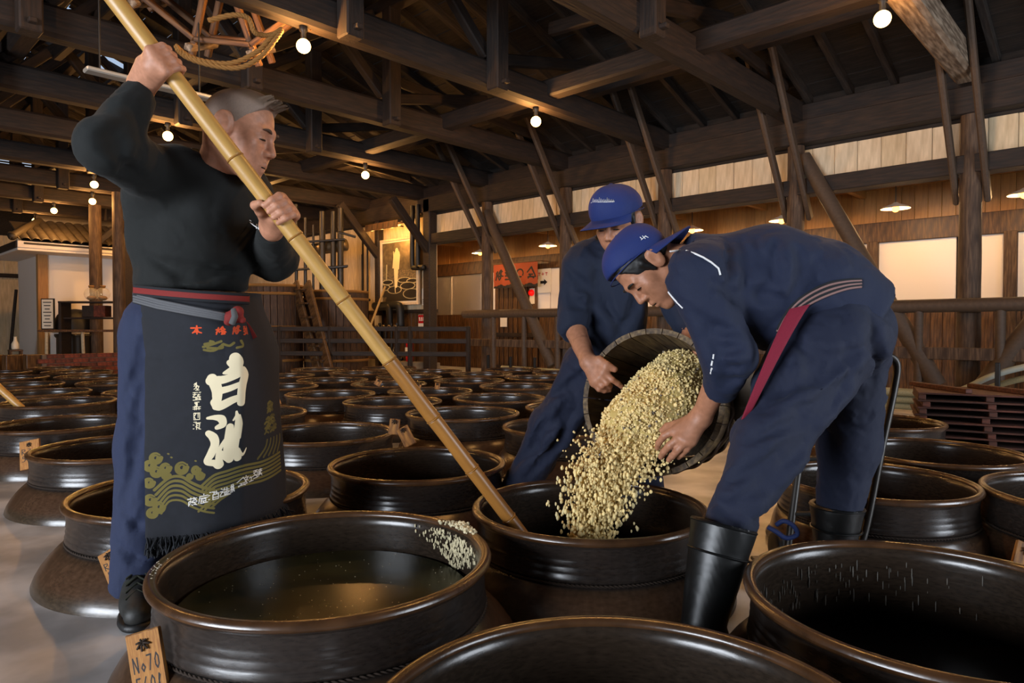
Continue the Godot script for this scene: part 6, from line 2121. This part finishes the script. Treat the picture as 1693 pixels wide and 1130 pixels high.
func apron_material() -> StandardMaterial3D:
	var im := Image.create(1024, 1536, false, Image.FORMAT_RGB8)
	im.fill(Color(0.08, 0.088, 0.115))
	noise.seed = 5
	noise.frequency = 0.02
	for y in range(0, 1536, 2):
		for x in range(0, 1024, 2):
			var n := 1.0 + 0.12 * noise.get_noise_2d(x, y)
			im.fill_rect(Rect2i(x, y, 2, 2), Color(0.08, 0.088, 0.115) * n * (1.06 if (x / 2 + y / 2) % 2 else 0.95))
	var T := func(px: float, py: float) -> Vector2:
		return Vector2((px - 242) * 3.57 if px < 398 else 557 + (px - 398) * 6.6, (py - 484) * 3.83)
	var olive := Color(0.4, 0.36, 0.16)
	var cream := Color(0.9, 0.84, 0.7)
	var orange := Color(0.82, 0.28, 0.1)
	# drifting cloud and waves, drawn from an enlarged crop of the cloth
	var poly := func(pts: Array, w: float, c: Color, ox: float, oy: float, sc: float, dy := 0.0) -> void:
		for i in pts.size() - 1:
			for k in 8:
				var a: Array = pts[maxi(i - 1, 0)]
				var b: Array = pts[i]
				var d: Array = pts[i + 1]
				var e: Array = pts[mini(i + 2, pts.size() - 1)]
				var p0 := Vector2(b[0], b[1]).cubic_interpolate(Vector2(d[0], d[1]), Vector2(a[0], a[1]), Vector2(e[0], e[1]), k / 8.0)
				var p1 := Vector2(b[0], b[1]).cubic_interpolate(Vector2(d[0], d[1]), Vector2(a[0], a[1]), Vector2(e[0], e[1]), (k + 1) / 8.0)
				var r0: float = lerpf(b[2], d[2], k / 8.0) if b.size() > 2 else 1.0
				var r1: float = lerpf(b[2], d[2], (k + 1) / 8.0) if b.size() > 2 else 1.0
				var t0: Vector2 = T.call(ox + p0.x / sc, oy + (p0.y + dy) / sc)
				var t1: Vector2 = T.call(ox + p1.x / sc, oy + (p1.y + dy) / sc)
				stroke_px(im, t0, t1, w * r0, w * r1, c)
	for k in 6: poly.call([[150 + k * 12, 500], [280, 395], [390, 392], [490, 455], [600, 510], [700, 545]], 9.0 - k * 0.5, olive, 230, 720, 5.648, k * 44.0 - 10)
	for k in 6: poly.call([[590 + k * 10, 480], [700, 400], [820, 378], [950, 360], [1100, 372], [1290, 350]], 8.0, olive, 230, 720, 5.648, k * 38.0)
	for k in 5: poly.call([[1060 + k * 50, 330], [1130 + k * 42, 240], [1150 + k * 40, 170]], 8.0, olive * 0.85, 230, 720, 5.648)
	for k in 3: poly.call([[560 + k * 60, 720 - k * 10], [660 + k * 50, 640], [760 + k * 40, 600]], 7.0, olive, 230, 720, 5.648)
	for e in [[165, 195, 46], [112, 262, 44], [250, 292, 42], [170, 320, 44], [395, 300, 52], [530, 330, 34], [570, 386, 32], [190, 650, 46], [112, 580, 46], [105, 420, 40], [255, 360, 30], [130, 700, 40], [470, 385, 20]]:
		for rr in [1.0, 0.55]:
			var pts := []
			for k in 9: pts.append([e[0] + e[2] * rr * cos(k * 0.7), e[1] + e[2] * rr * sin(k * 0.7), 1.3 - 0.1 * k])
			poly.call(pts, 10.0, olive, 230, 720, 5.648)
	for e in [[272, 160], [300, 195], [525, 243], [440, 270]]: poly.call([[e[0], e[1]], [e[0] + 8, e[1] + 3]], 5.0, olive, 230, 720, 5.648)
	for e in [[[420, 410], [480, 395], [545, 375]], [[430, 390], [490, 380], [470, 370]], [[425, 432], [490, 440], [550, 405]], [[450, 418], [540, 425], [552, 400]], [[560, 395], [600, 410], [632, 392]], [[650, 430], [690, 420], [680, 380]]]:
		poly.call(e, 8.0, olive, 240, 480, 4.346)
	rng.seed = 4
	for k in 46:
		var x := 830 + rng.randf() * 90
		var y := 880 + rng.randf() * 240
		if y < 980: x = 850 + rng.randf() * 40
		poly.call([[x - 16, y + 8], [x, y - 5], [x + 15, y + 6]], 7.0, olive * (0.7 + 0.3 * rng.randf()), 240, 480, 4.346)
	# brushed characters
	for e in [[[640, 505, 1.0], [645, 540, 1.25], [635, 585, 0.9], [560, 612, 0.2]], [[600, 535, 0.5], [640, 560, 1.0], [650, 600, 0.8]], [[478, 645, 0.9], [500, 690, 1.0], [515, 760, 0.9], [508, 850, 0.7]], [[470, 660, 0.9], [560, 658, 0.75], [640, 635, 0.7], [662, 620, 0.7]], [[690, 590, 0.5], [700, 640, 0.9], [690, 720, 0.8], [680, 840, 0.7]],
		[[520, 742, 0.7], [600, 728, 0.6], [668, 705, 0.5]], [[500, 820, 0.8], [530, 850, 0.85], [620, 815, 0.7], [675, 800, 0.6]],
		[[448, 930, 0.3], [500, 930, 0.6], [545, 945, 0.9], [555, 985, 0.8], [515, 1005, 0.5]], [[455, 1040, 0.7], [490, 1075, 1.0], [500, 1130, 0.95], [470, 1200, 0.9]], [[470, 1200, 0.9], [445, 1245, 0.7], [500, 1262, 0.8], [530, 1275, 1.0], [530, 1180, 0.5], [590, 1080, 0.4]],
		[[605, 1010, 0.8], [600, 1080, 1.0], [590, 1180, 0.95], [600, 1250, 0.85]], [[648, 905, 0.25], [655, 980, 0.5], [650, 1080, 0.8], [640, 1180, 0.7], [655, 1250, 0.8]], [[628, 965, 0.2], [655, 925, 0.3]], [[655, 1190, 0.6], [672, 1225, 0.5], [690, 1230, 0.3], [706, 1190, 0.12]], [[668, 935, 0.3], [676, 1000, 0.4], [668, 1100, 0.35]], [[540, 1180, 0.3], [570, 1220, 0.8], [600, 1250, 0.8]]]:
		poly.call(e, 34.0 if e[0][1] < 880 else 27.0, cream, 240, 480, 4.346)
	for e in [["本", 316, 537, 21, 15], ["格", 358, 540, 15, 14], ["焼", 384, 540, 12, 15], ["酎", 401, 542, 5, 15]]:
		var a: Vector2 = T.call(e[1], e[2])
		write_glyph(im, e[0], a, Vector2(e[3] * (3.57 if e[1] < 398 else 9.0), e[4] * 3.83), 5.0, orange if e[1] < 380 else orange * 0.8)
	var i := 0
	for ch in ["名", "聲", "轟", "四", "海"]:
		write_glyph(im, ch, T.call(320, 632 + i * 16.3), Vector2(12 * 3.57, 14 * 3.83), 2.7, cream)
		i += 1
	for e in [["薩", 455, 580, 88, 0], ["摩", 560, 566, 88, 0], ["酒", 655, 548, 88, 0], ["造", 758, 530, 88, 0], ["株", 850, 512, 30, 0], ["会", 890, 476, 66, 1], ["社", 958, 455, 66, 1], ["醸", 1026, 432, 66, 1]]:
		var a: Vector2 = T.call(230 + e[1] / 5.648, 720 + e[2] / 5.648)
		write_glyph(im, e[0], a, Vector2(e[3] / 5.648 * (3.57 if e[4] == 0 else 6.6), 82 / 5.648 * 3.83), 3.1, Color(0.85, 0.83, 0.8), 0.1)
	var m := mat(Color(1, 1, 1), 0.9)
	m.albedo_texture = ImageTexture.create_from_image(im)
	return m

func standing_worker() -> void:
	var t := thing("person", "standing worker in navy work clothes and blue cap, looking down, steadying the tub's rim", "person", G(985, 2.7))
	var o := t.position
	var fwd := (-hr * 0.55 - Vector3.UP * 0.42 - hf * 0.72).normalized()
	var rt := Vector3.UP.cross(fwd).normalized()
	var B := Basis(rt, fwd.cross(rt), fwd)
	var HC := W(1022, 369, 2.55)
	var hp := head_prims(HC, B, 0.95)
	hp.insert(2, cap(HC + B * Vector3(0, -0.04, -0.04), W(1030, 410, 2.66), 0.054, 0.06, 0.03))
	var w1 := W(972, 597, 2.42)
	var el := W(949, 540, 2.58)
	var body := [cap(HC + B * Vector3(0, -0.05, -0.035), W(1020, 420, 2.68), 0.055, 0.06, 0.03), cap(W(1015, 450, 2.7), W(1000, 580, 2.74), 0.075, 0.08, 0.03), cap(W(965, 430, 2.66), W(1075, 430, 2.7), 0.042, 0.042, 0.03),
		cap(W(958, 440, 2.62), el, 0.032, 0.04, 0.02), cap(el, w1, 0.043, 0.028, 0.02), cap(W(1078, 440, 2.7), W(1124, 510, 2.6), 0.047, 0.042, 0.02), cap(W(1124, 510, 2.6), W(1146, 566, 2.46), 0.042, 0.028, 0.02),
		cap(W(975, 610, 2.74), W(915, 705, 2.78), 0.055, 0.045, 0.02), cap(W(915, 705, 2.78), W(860, 815, 2.9), 0.05, 0.04, 0.02), cap(W(1020, 610, 2.75), W(1055, 740, 2.7), 0.07, 0.055, 0.03), cap(W(1055, 740, 2.7), W(1070, 855, 2.72), 0.05, 0.04, 0.02)]
	var fd := 2.36
	var hand := open_hand(w1, [[[991, 595, fd + 0.02], [1003, 603, fd], [1016, 611, fd]], [[999, 614, fd], [1012, 628, fd - 0.01], [1021, 634, fd], [1028, 640, fd + 0.01]], [[993, 624, fd], [1003, 633, fd - 0.01], [1008, 639, fd + 0.02], [1007, 643, fd + 0.04]], [[986, 630, fd + 0.01], [995, 638, fd], [1001, 643, fd + 0.02], [1003, 646, fd + 0.04]], [[981, 634, fd + 0.02], [990, 644, fd + 0.01], [999, 647, fd + 0.02], [1008, 646, fd + 0.03]]])
	hand.append(cap(el.lerp(w1, 0.55), w1, 0.036, 0.028, 0.02))
	var lh := W(1146, 566, 2.46)
	var hand2 := open_hand(lh, [[[1150, 575, 2.42], [1155, 590, 2.4]], [[1158, 590, 2.44], [1162, 603, 2.43]], [[1162, 588, 2.46], [1168, 602, 2.45]], [[1166, 586, 2.48], [1173, 600, 2.47]], [[1168, 582, 2.5], [1176, 594, 2.49]]])
	put("body", body_mesh([nets(body, 0.013), nets(hp, 0.0042), nets(hand, 0.0036), nets(hand2, 0.0045)], o), M.skin2, t)
	face_parts(t, HC, B, 0.95, 1.0, M.hair)
	var hair := [ell(HC + B * Vector3(0, 0.034, -0.013), B, Vector3(0.0745, 0.083, 0.094), 0.005), ell(HC + B * Vector3(0, 0.01, -0.034), B, Vector3(0.07, 0.075, 0.076), 0.02), cap(HC + B * Vector3(0.071, 0.02, 0.012), HC + B * Vector3(0.068, -0.02, 0.012), 0.008, 0.005, 0.01), cap(HC + B * Vector3(-0.071, 0.02, 0.012), HC + B * Vector3(-0.068, -0.02, 0.012), 0.008, 0.005, 0.01),
		[4, HC + B * Vector3(0, 0, 0.03), B * Vector3(0, 0, 1), 0.3], [4, HC + B * Vector3(0, -0.045, 0), B * Vector3(0, -1, 0.2).normalized(), 0.3]]
	put("hair", body_mesh([nets(hair, 0.005)], o), M.hair, t)
	var hat := Node3D.new()
	hat.name = "cap"
	t.add_child(hat)
	var cz := (-hr * 0.7 - Vector3.UP * 0.36 - hf * 0.62).normalized()
	var cx := Vector3.UP.cross(cz).normalized()
	var dome := hat_on(t, hat, HC + B * Vector3(0, 0.0, 0.0) + Vector3.UP * 0.002, Basis(cx, cz.cross(cx), cz), 1.02)
	var sig := [[[977, 335.5], [990, 334.5], [1003, 334.5], [1016, 333]]]
	for i in 14:
		var x := 979.0 + i * 2.6
		var tall: float = [328.5, 330.0, 329.5, 330.0, 326.5][i % 5]
		sig.append([[x, 335.0], [x + 1.6, tall], [x + 2.4, 334.5]])
	embroider(t, "badge", dome, sig, 2.45, 0.0008, M.thread, hat)
	var sh := [cap(W(972, 432, 2.66), W(1070, 430, 2.7), 0.078, 0.078, 0.06), cap(W(1018, 440, 2.68), W(1008, 520, 2.7), 0.125, 0.13, 0.06), cap(W(1006, 520, 2.7), W(1002, 590, 2.72), 0.135, 0.14, 0.06),
		cap(W(960, 440, 2.62), W(948, 540, 2.58), 0.072, 0.062, 0.03), cap(W(1080, 440, 2.7), W(1126, 512, 2.6), 0.07, 0.06, 0.04), cap(W(1126, 512, 2.6), W(1143, 556, 2.5), 0.06, 0.048, 0.03), cap(W(1022, 405, 2.66), W(1018, 430, 2.67), 0.068, 0.085, 0.05),
		[4, W(952, 550, 2.55), (w1 - el).normalized(), 0.08], [4, W(1143, 556, 2.5), (lh - W(1124, 510, 2.6)).normalized(), 0.07], [4, W(1002, 594, 2.72), Vector3.DOWN, 0.3], [2, W(1030, 385, 2.62), W(1020, 420, 2.66), 0.064, 0.06, 0.01, Vector3.ZERO, 1.0], [4, W(1028, 398, 2.63), (Vector3.UP - hf * 0.4).normalized(), 0.1]]
	sh += creases(sh, [[[935, 470], [950, 500], [972, 512]], [[985, 450], [1000, 500], [1030, 550]], [[975, 480], [985, 540], [1000, 575]], [[1060, 450], [1050, 500], [1020, 560]], [[940, 445], [960, 470], [985, 478]]], 2.55, 0.01)
	put("work_shirt", body_mesh([nets(sh, 0.01)], o, 0.008, Vector3(20, 18, 20), 3), M.navy, t)
	var tr := [ell(W(1000, 600, 2.72), Basis(), Vector3(0.15, 0.12, 0.14), 0.05), cap(W(972, 620, 2.72), W(915, 705, 2.76), 0.11, 0.09, 0.05), cap(W(915, 705, 2.76), W(858, 815, 2.9), 0.088, 0.08, 0.04), cap(W(1022, 620, 2.75), W(1055, 740, 2.7), 0.11, 0.09, 0.05), cap(W(1055, 740, 2.7), W(1068, 850, 2.72), 0.088, 0.08, 0.04),
		[4, W(1000, 575, 2.72), Vector3.UP, 0.3], [4, W(856, 820, 2.9), Vector3.DOWN, 0.12], [4, W(1068, 855, 2.72), Vector3.DOWN, 0.12]]
	tr += creases(tr, [[[985, 600], [940, 640], [905, 660]], [[960, 620], [930, 690], [890, 720]], [[955, 660], [925, 740], [870, 790]], [[905, 690], [880, 740], [850, 770]]], 2.65, 0.012)
	put("trousers", body_mesh([nets(tr, 0.01)], o, 0.011, Vector3(24, 13, 24), 4), M.navytr, t)
	for e in [[858, 2.9, -0.4], [1068, 2.72, -0.2]]: boot(t, G(e[0], e[1]), (-hf + hr * e[2]).normalized(), G(e[0], e[1], 0.2))

func hat_on(root: Node3D, hat: Node3D, C: Vector3, B: Basis, s: float) -> Array:
	hat.position = root.position
	var d := cap_hat(hat, C, B, s)
	hat.position = Vector3.ZERO
	return d

func boot(t: Node3D, an: Vector3, f: Vector3, top: Vector3, r := 0.068) -> void:
	var o := t.position
	var lean := (top - an - Vector3.UP * 0.05).normalized()
	var s := [cap(an + Vector3.UP * 0.08, top, 0.052, r, 0.03), cap(an + Vector3.UP * 0.05 - f * 0.045, an + Vector3.UP * 0.05 + f * 0.09, 0.042, 0.046, 0.03), cap(an + Vector3.UP * 0.05 + f * 0.09, an + Vector3.UP * 0.042 + f * 0.155, 0.047, 0.04, 0.02), [4, an + Vector3.UP * 0.016, Vector3.DOWN, 0.3], [4, top, lean.normalized(), 0.12], [2, top + lean * 0.04, top - lean * 0.02, r - 0.013, r - 0.016, 0.004, Vector3.ZERO, 1.0]]
	var b := put("rubber_boot", body_mesh([nets(s, 0.006)], o, 0.0012, Vector3(10, 60, 10), 6), M.rubber, t)
	var sole := [cap(an - f * 0.05 + Vector3.UP * 0.012, an + f * 0.155 + Vector3.UP * 0.012, 0.048, 0.047, 0.02, Vector3.UP, 0.5), [4, an + Vector3.UP * 0.026, Vector3.UP, 0.3], [4, an + Vector3.UP * 0.001, Vector3.DOWN, 0.3]]
	put("sole", body_mesh([nets(sole, 0.006)], o), M.black, b)
	var l := []
	for k: float in [0.0, 0.07]:
		var c := top - lean.normalized() * (0.006 + k)
		var bs := frame(lean)
		l.append([ring_mesh(r - 0.002 - k * 0.07, 0.0035, 40, 6), Transform3D(Basis(bs.x, bs.z, -bs.y), c - o)])
	for k in 6:
		var c := an + f * (0.075 + 0.012 * k) + Vector3.UP * (0.093 - 0.002 * k)
		var sd := f.cross(Vector3.UP)
		l.append([tube(PackedVector3Array([c - sd * 0.03 - Vector3.UP * 0.014 - o, c + Vector3.UP * 0.001 - o, c + sd * 0.03 - Vector3.UP * 0.014 - o]), 0.0028, 6), Transform3D()])
	for e in l: put("rib", e[0], M.rubber, b, e[1])

func bent_worker() -> void:
	var t := thing("person", "bent-over worker in navy tracksuit and backward-tilted cap, hand in the grain, rubber boots", "person", G(1340, 2.0))
	var o := t.position
	var fwd := (-hr * 0.45 - Vector3.UP * 0.87 - hf * 0.22).normalized()
	var upv: Vector3 = (Vector3.UP * 0.45 - hr * 0.88).normalized()
	upv = (upv - fwd * upv.dot(fwd)).normalized()
	var B := Basis(upv.cross(fwd).normalized(), upv, fwd)
	var HC := W(1069, 445, 2.03)
	var hp := head_prims(HC, B, 0.93)
	var nb := W(1125, 436, 2.02)
	hp.insert(2, cap(HC + B * Vector3(0, -0.035, -0.045), nb, 0.052, 0.058, 0.03))
	var el := W(1205, 590, 1.87)
	var wr := W(1161, 688, 2.0)
	var body := [cap(HC + B * Vector3(0, -0.04, -0.045), W(1160, 445, 2.02), 0.052, 0.06, 0.03), cap(W(1175, 458, 2.02), W(1380, 540, 2.0), 0.075, 0.08, 0.03), cap(W(1150, 465, 1.9), el, 0.042, 0.04, 0.02), cap(el, wr, 0.043, 0.029, 0.02),
		cap(W(1150, 455, 2.14), W(1190, 570, 2.24), 0.05, 0.044, 0.02), cap(W(1190, 570, 2.24), W(1215, 640, 2.36), 0.042, 0.028, 0.02), cap(W(1385, 570, 1.92), W(1270, 740, 1.8), 0.06, 0.045, 0.02), cap(W(1270, 740, 1.8), W(1175, 985, 1.7), 0.042, 0.036, 0.02),
		cap(W(1405, 575, 2.06), W(1402, 735, 2.14), 0.06, 0.05, 0.02), cap(W(1402, 735, 2.14), W(1382, 890, 2.16), 0.05, 0.04, 0.02)]
	var hand := open_hand(wr, [[[1117, 703, 2.04], [1104, 706, 2.07], [1096, 712, 2.09]], [[1114, 713, 2.01], [1098, 721, 2.02], [1089, 733, 2.04], [1087, 741, 2.06]], [[1124, 724, 1.99], [1107, 737, 2.0], [1097, 748, 2.02], [1093, 756, 2.04]], [[1134, 730, 1.98], [1121, 744, 1.99], [1111, 755, 2.01], [1106, 761, 2.03]], [[1145, 731, 1.98], [1135, 744, 1.99], [1127, 752, 2.01], [1122, 757, 2.03]]])
	hand.append(cap(el.lerp(wr, 0.5), wr, 0.036, 0.029, 0.02))
	var w2 := W(1215, 640, 2.36)
	var hand2 := open_hand(w2, [[[1212, 652, 2.36], [1208, 662, 2.37]], [[1216, 660, 2.38], [1214, 674, 2.4]], [[1220, 660, 2.4], [1219, 675, 2.42]], [[1224, 659, 2.41], [1224, 674, 2.43]], [[1228, 657, 2.42], [1229, 670, 2.44]]])
	put("body", body_mesh([nets(body, 0.013), nets(hp, 0.0036), nets(hand, 0.0036), nets(hand2, 0.005)], o), M.skin2, t)
	face_parts(t, HC, B, 0.93, 1.0, M.hair)
	var hair := [ell(HC + B * Vector3(0, 0.034, -0.013), B, Vector3(0.073, 0.082, 0.093), 0.005), ell(HC + B * Vector3(0, 0.012, -0.036), B, Vector3(0.068, 0.072, 0.072), 0.02), cap(HC + B * Vector3(0.069, 0.03, 0.02), HC + B * Vector3(0.066, -0.012, 0.012), 0.01, 0.006, 0.01), cap(HC + B * Vector3(-0.069, 0.03, 0.02), HC + B * Vector3(-0.066, -0.012, 0.012), 0.01, 0.006, 0.01),
		[4, HC + B * Vector3(0, 0, 0.042), B * Vector3(0, -0.3, 1).normalized(), 0.3], [4, HC + B * Vector3(0, -0.05, 0), B * Vector3(0, -1, 0.35).normalized(), 0.3],
		[3, HC + B * Vector3(0.0765, 0.0, -0.02), B, Vector3(0.02, 0.033, 0.022), 0.004], [3, HC + B * Vector3(-0.0765, 0.0, -0.02), B, Vector3(0.02, 0.033, 0.022), 0.004]]
	put("hair", body_mesh([nets(hair, 0.0045)], o, 0.0015, Vector3(150, 150, 150), 1), M.hair, t)
	# the cap is worn back to front: its brim points at the back of the neck
	var hat := Node3D.new()
	hat.name = "cap"
	t.add_child(hat)
	var bz := (hr * 0.78 + Vector3.UP * 0.6 - hf * 0.06).normalized()
	var bx := (Vector3.UP * 0.76 - hr * 0.6 + hf * 0.24).normalized().cross(bz).normalized()
	var HB := Basis(bx, bz.cross(bx), bz)
	var dome := hat_on(t, hat, HC, HB, 0.97)
	embroider(t, "badge", dome, [[[1058, 392], [1062, 396]], [[1062, 390], [1067, 395]], [[1066, 390], [1072, 393]], [[1060, 397], [1068, 390]]], 1.95, 0.0011, M.thread, hat)
	var sh := [cap(W(1180, 458, 2.0), W(1270, 458, 2.0), 0.12, 0.138, 0.05), cap(W(1270, 458, 2.0), W(1350, 480, 1.99), 0.138, 0.135, 0.05), cap(W(1350, 480, 1.99), W(1405, 520, 1.98), 0.137, 0.136, 0.05), cap(W(1245, 500, 2.0), W(1280, 525, 2.0), 0.11, 0.1, 0.06),
		cap(W(1160, 450, 1.92), W(1165, 460, 2.1), 0.088, 0.085, 0.05), cap(W(1155, 465, 1.9), el, 0.082, 0.068, 0.04), cap(el, W(1192, 640, 1.93), 0.068, 0.05, 0.03), cap(W(1155, 460, 2.12), W(1190, 570, 2.24), 0.078, 0.064, 0.04), cap(W(1190, 570, 2.24), W(1210, 625, 2.33), 0.062, 0.05, 0.03), cap(W(1140, 425, 2.02), W(1165, 440, 2.02), 0.066, 0.085, 0.04),
		[4, W(1184, 654, 1.945), (wr - el).normalized(), 0.075], [4, W(1210, 625, 2.33), (w2 - W(1190, 570, 2.24)).normalized(), 0.07], [4, W(1418, 528, 1.98), (hr * 0.8 - Vector3.UP * 0.6).normalized(), 0.26],
		[2, W(1110, 445, 2.02), W(1150, 445, 2.02), 0.064, 0.058, 0.01, Vector3.ZERO, 1.0], [4, W(1128, 440, 2.02), (-hr * 0.9 + Vector3.UP * 0.2).normalized(), 0.1]]
	sh += creases(sh, [[[1205, 395], [1212, 430], [1208, 470]], [[1225, 392], [1238, 430], [1232, 480]], [[1250, 392], [1262, 430], [1255, 470]], [[1282, 400], [1280, 450], [1262, 500]], [[1180, 470], [1215, 490], [1260, 488], [1300, 500]], [[1150, 520], [1180, 545], [1215, 548]], [[1165, 560], [1190, 580], [1225, 575]], [[1180, 600], [1200, 615], [1235, 605]], [[1185, 625], [1205, 635], [1230, 628]], [[1320, 410], [1330, 450], [1310, 490]], [[1350, 430], [1352, 460], [1335, 480]]], 1.85, 0.009)
	var shirt := put("tracksuit_top", body_mesh([nets(sh, 0.009)], o, 0.008, Vector3(18, 20, 18), 5), M.navy2, t)
	embroider(t, "piping", sh, [[[1108, 416], [1122, 414], [1135, 415], [1150, 420], [1163, 426], [1176, 434], [1188, 444], [1191, 455]], [[1105, 483], [1112, 492], [1120, 501], [1129, 510]]], 1.85, 0.0028, M.thread, shirt)
	embroider(t, "sleeve_print", sh, [[[1180, 586], [1179, 594]], [[1178, 597], [1176, 605]], [[1177, 609], [1175, 618]]], 1.85, 0.0028, M.thread, shirt)
	# striped cord and crimson apron band
	var cord := []
	for k in 6:
		var pts := PackedVector3Array()
		for e in [[1424, 462 + k * 2.5], [1400, 463 + k * 3], [1370, 468 + k * 4], [1340, 482 + k * 4], [1315, 500 + k * 4], [1298, 520 + k * 4], [1285, 545 + k * 3]]: pts.append(hit(sh, e[0], e[1], 1.86, 0.004) - o)
		cord.append(put("waist_cord", tube(smooth_path(Array(pts), 4), 0.0036, 6), M.apron_dark if k % 2 == 0 else mat(Color(0.5, 0.38, 0.36), 0.9), t))
	var tr := [ell(W(1394, 548, 1.98), Basis(), Vector3(0.128, 0.135, 0.14), 0.05), cap(W(1380, 570, 1.9), W(1272, 735, 1.8), 0.115, 0.088, 0.06), cap(W(1272, 735, 1.8), W(1194, 890, 1.735), 0.088, 0.056, 0.04), cap(W(1330, 560, 1.95), W(1290, 640, 1.88), 0.06, 0.06, 0.08),
		cap(W(1405, 575, 2.06), W(1402, 735, 2.14), 0.115, 0.085, 0.05), cap(W(1402, 735, 2.14), W(1383, 870, 2.16), 0.085, 0.06, 0.04), [4, W(1345, 478, 1.98), (-hr * 0.72 + Vector3.UP * 0.69).normalized(), 0.26], [4, W(1195, 905, 1.73), Vector3(0, -1, 0), 0.1], [4, W(1383, 880, 2.16), Vector3.DOWN, 0.12]]
	tr += creases(tr, [[[1430, 575], [1350, 620], [1275, 650]], [[1420, 620], [1330, 690], [1245, 730]], [[1390, 660], [1300, 750], [1205, 800]], [[1350, 720], [1270, 800], [1195, 845]], [[1310, 560], [1345, 590], [1400, 590]], [[1440, 520], [1452, 570], [1445, 630]], [[1300, 600], [1290, 640], [1262, 680]], [[1330, 780], [1290, 830], [1245, 865]], [[1180, 830], [1210, 850], [1245, 845]]], 1.85, 0.011, 0.028)
	var trm := put("trousers", body_mesh([nets(tr, 0.009)], o, 0.012, Vector3(14, 20, 14), 6), M.navytr, t)
	var flap := []
	var both := sh + tr
	var ap := []
	for i in 14:
		var f := i / 13.0
		var row := []
		for j in 5:
			var x := lerpf(1322, 1232, pow(f, 0.9)) + (j - 2) * lerpf(8.5, 3.5, f)
			var y := lerpf(508, 690, f) - (j - 2) * 2.0
			row.append(W(x, y, lerpf(1.83, 1.79, f) - 0.02 * sin(f * PI)) - o)
		ap.append(row)
	put("crimson_band", sheet(ap, 0.004), M.crimson, t)
	boot(t, G(1163, 1.68), (-hr * 0.75 - hf * 0.55).normalized(), W(1197, 866, 1.735), 0.083)
	boot(t, G(1382, 2.16), (-hr * 0.8 - hf * 0.3).normalized(), W(1384, 835, 2.16), 0.082)
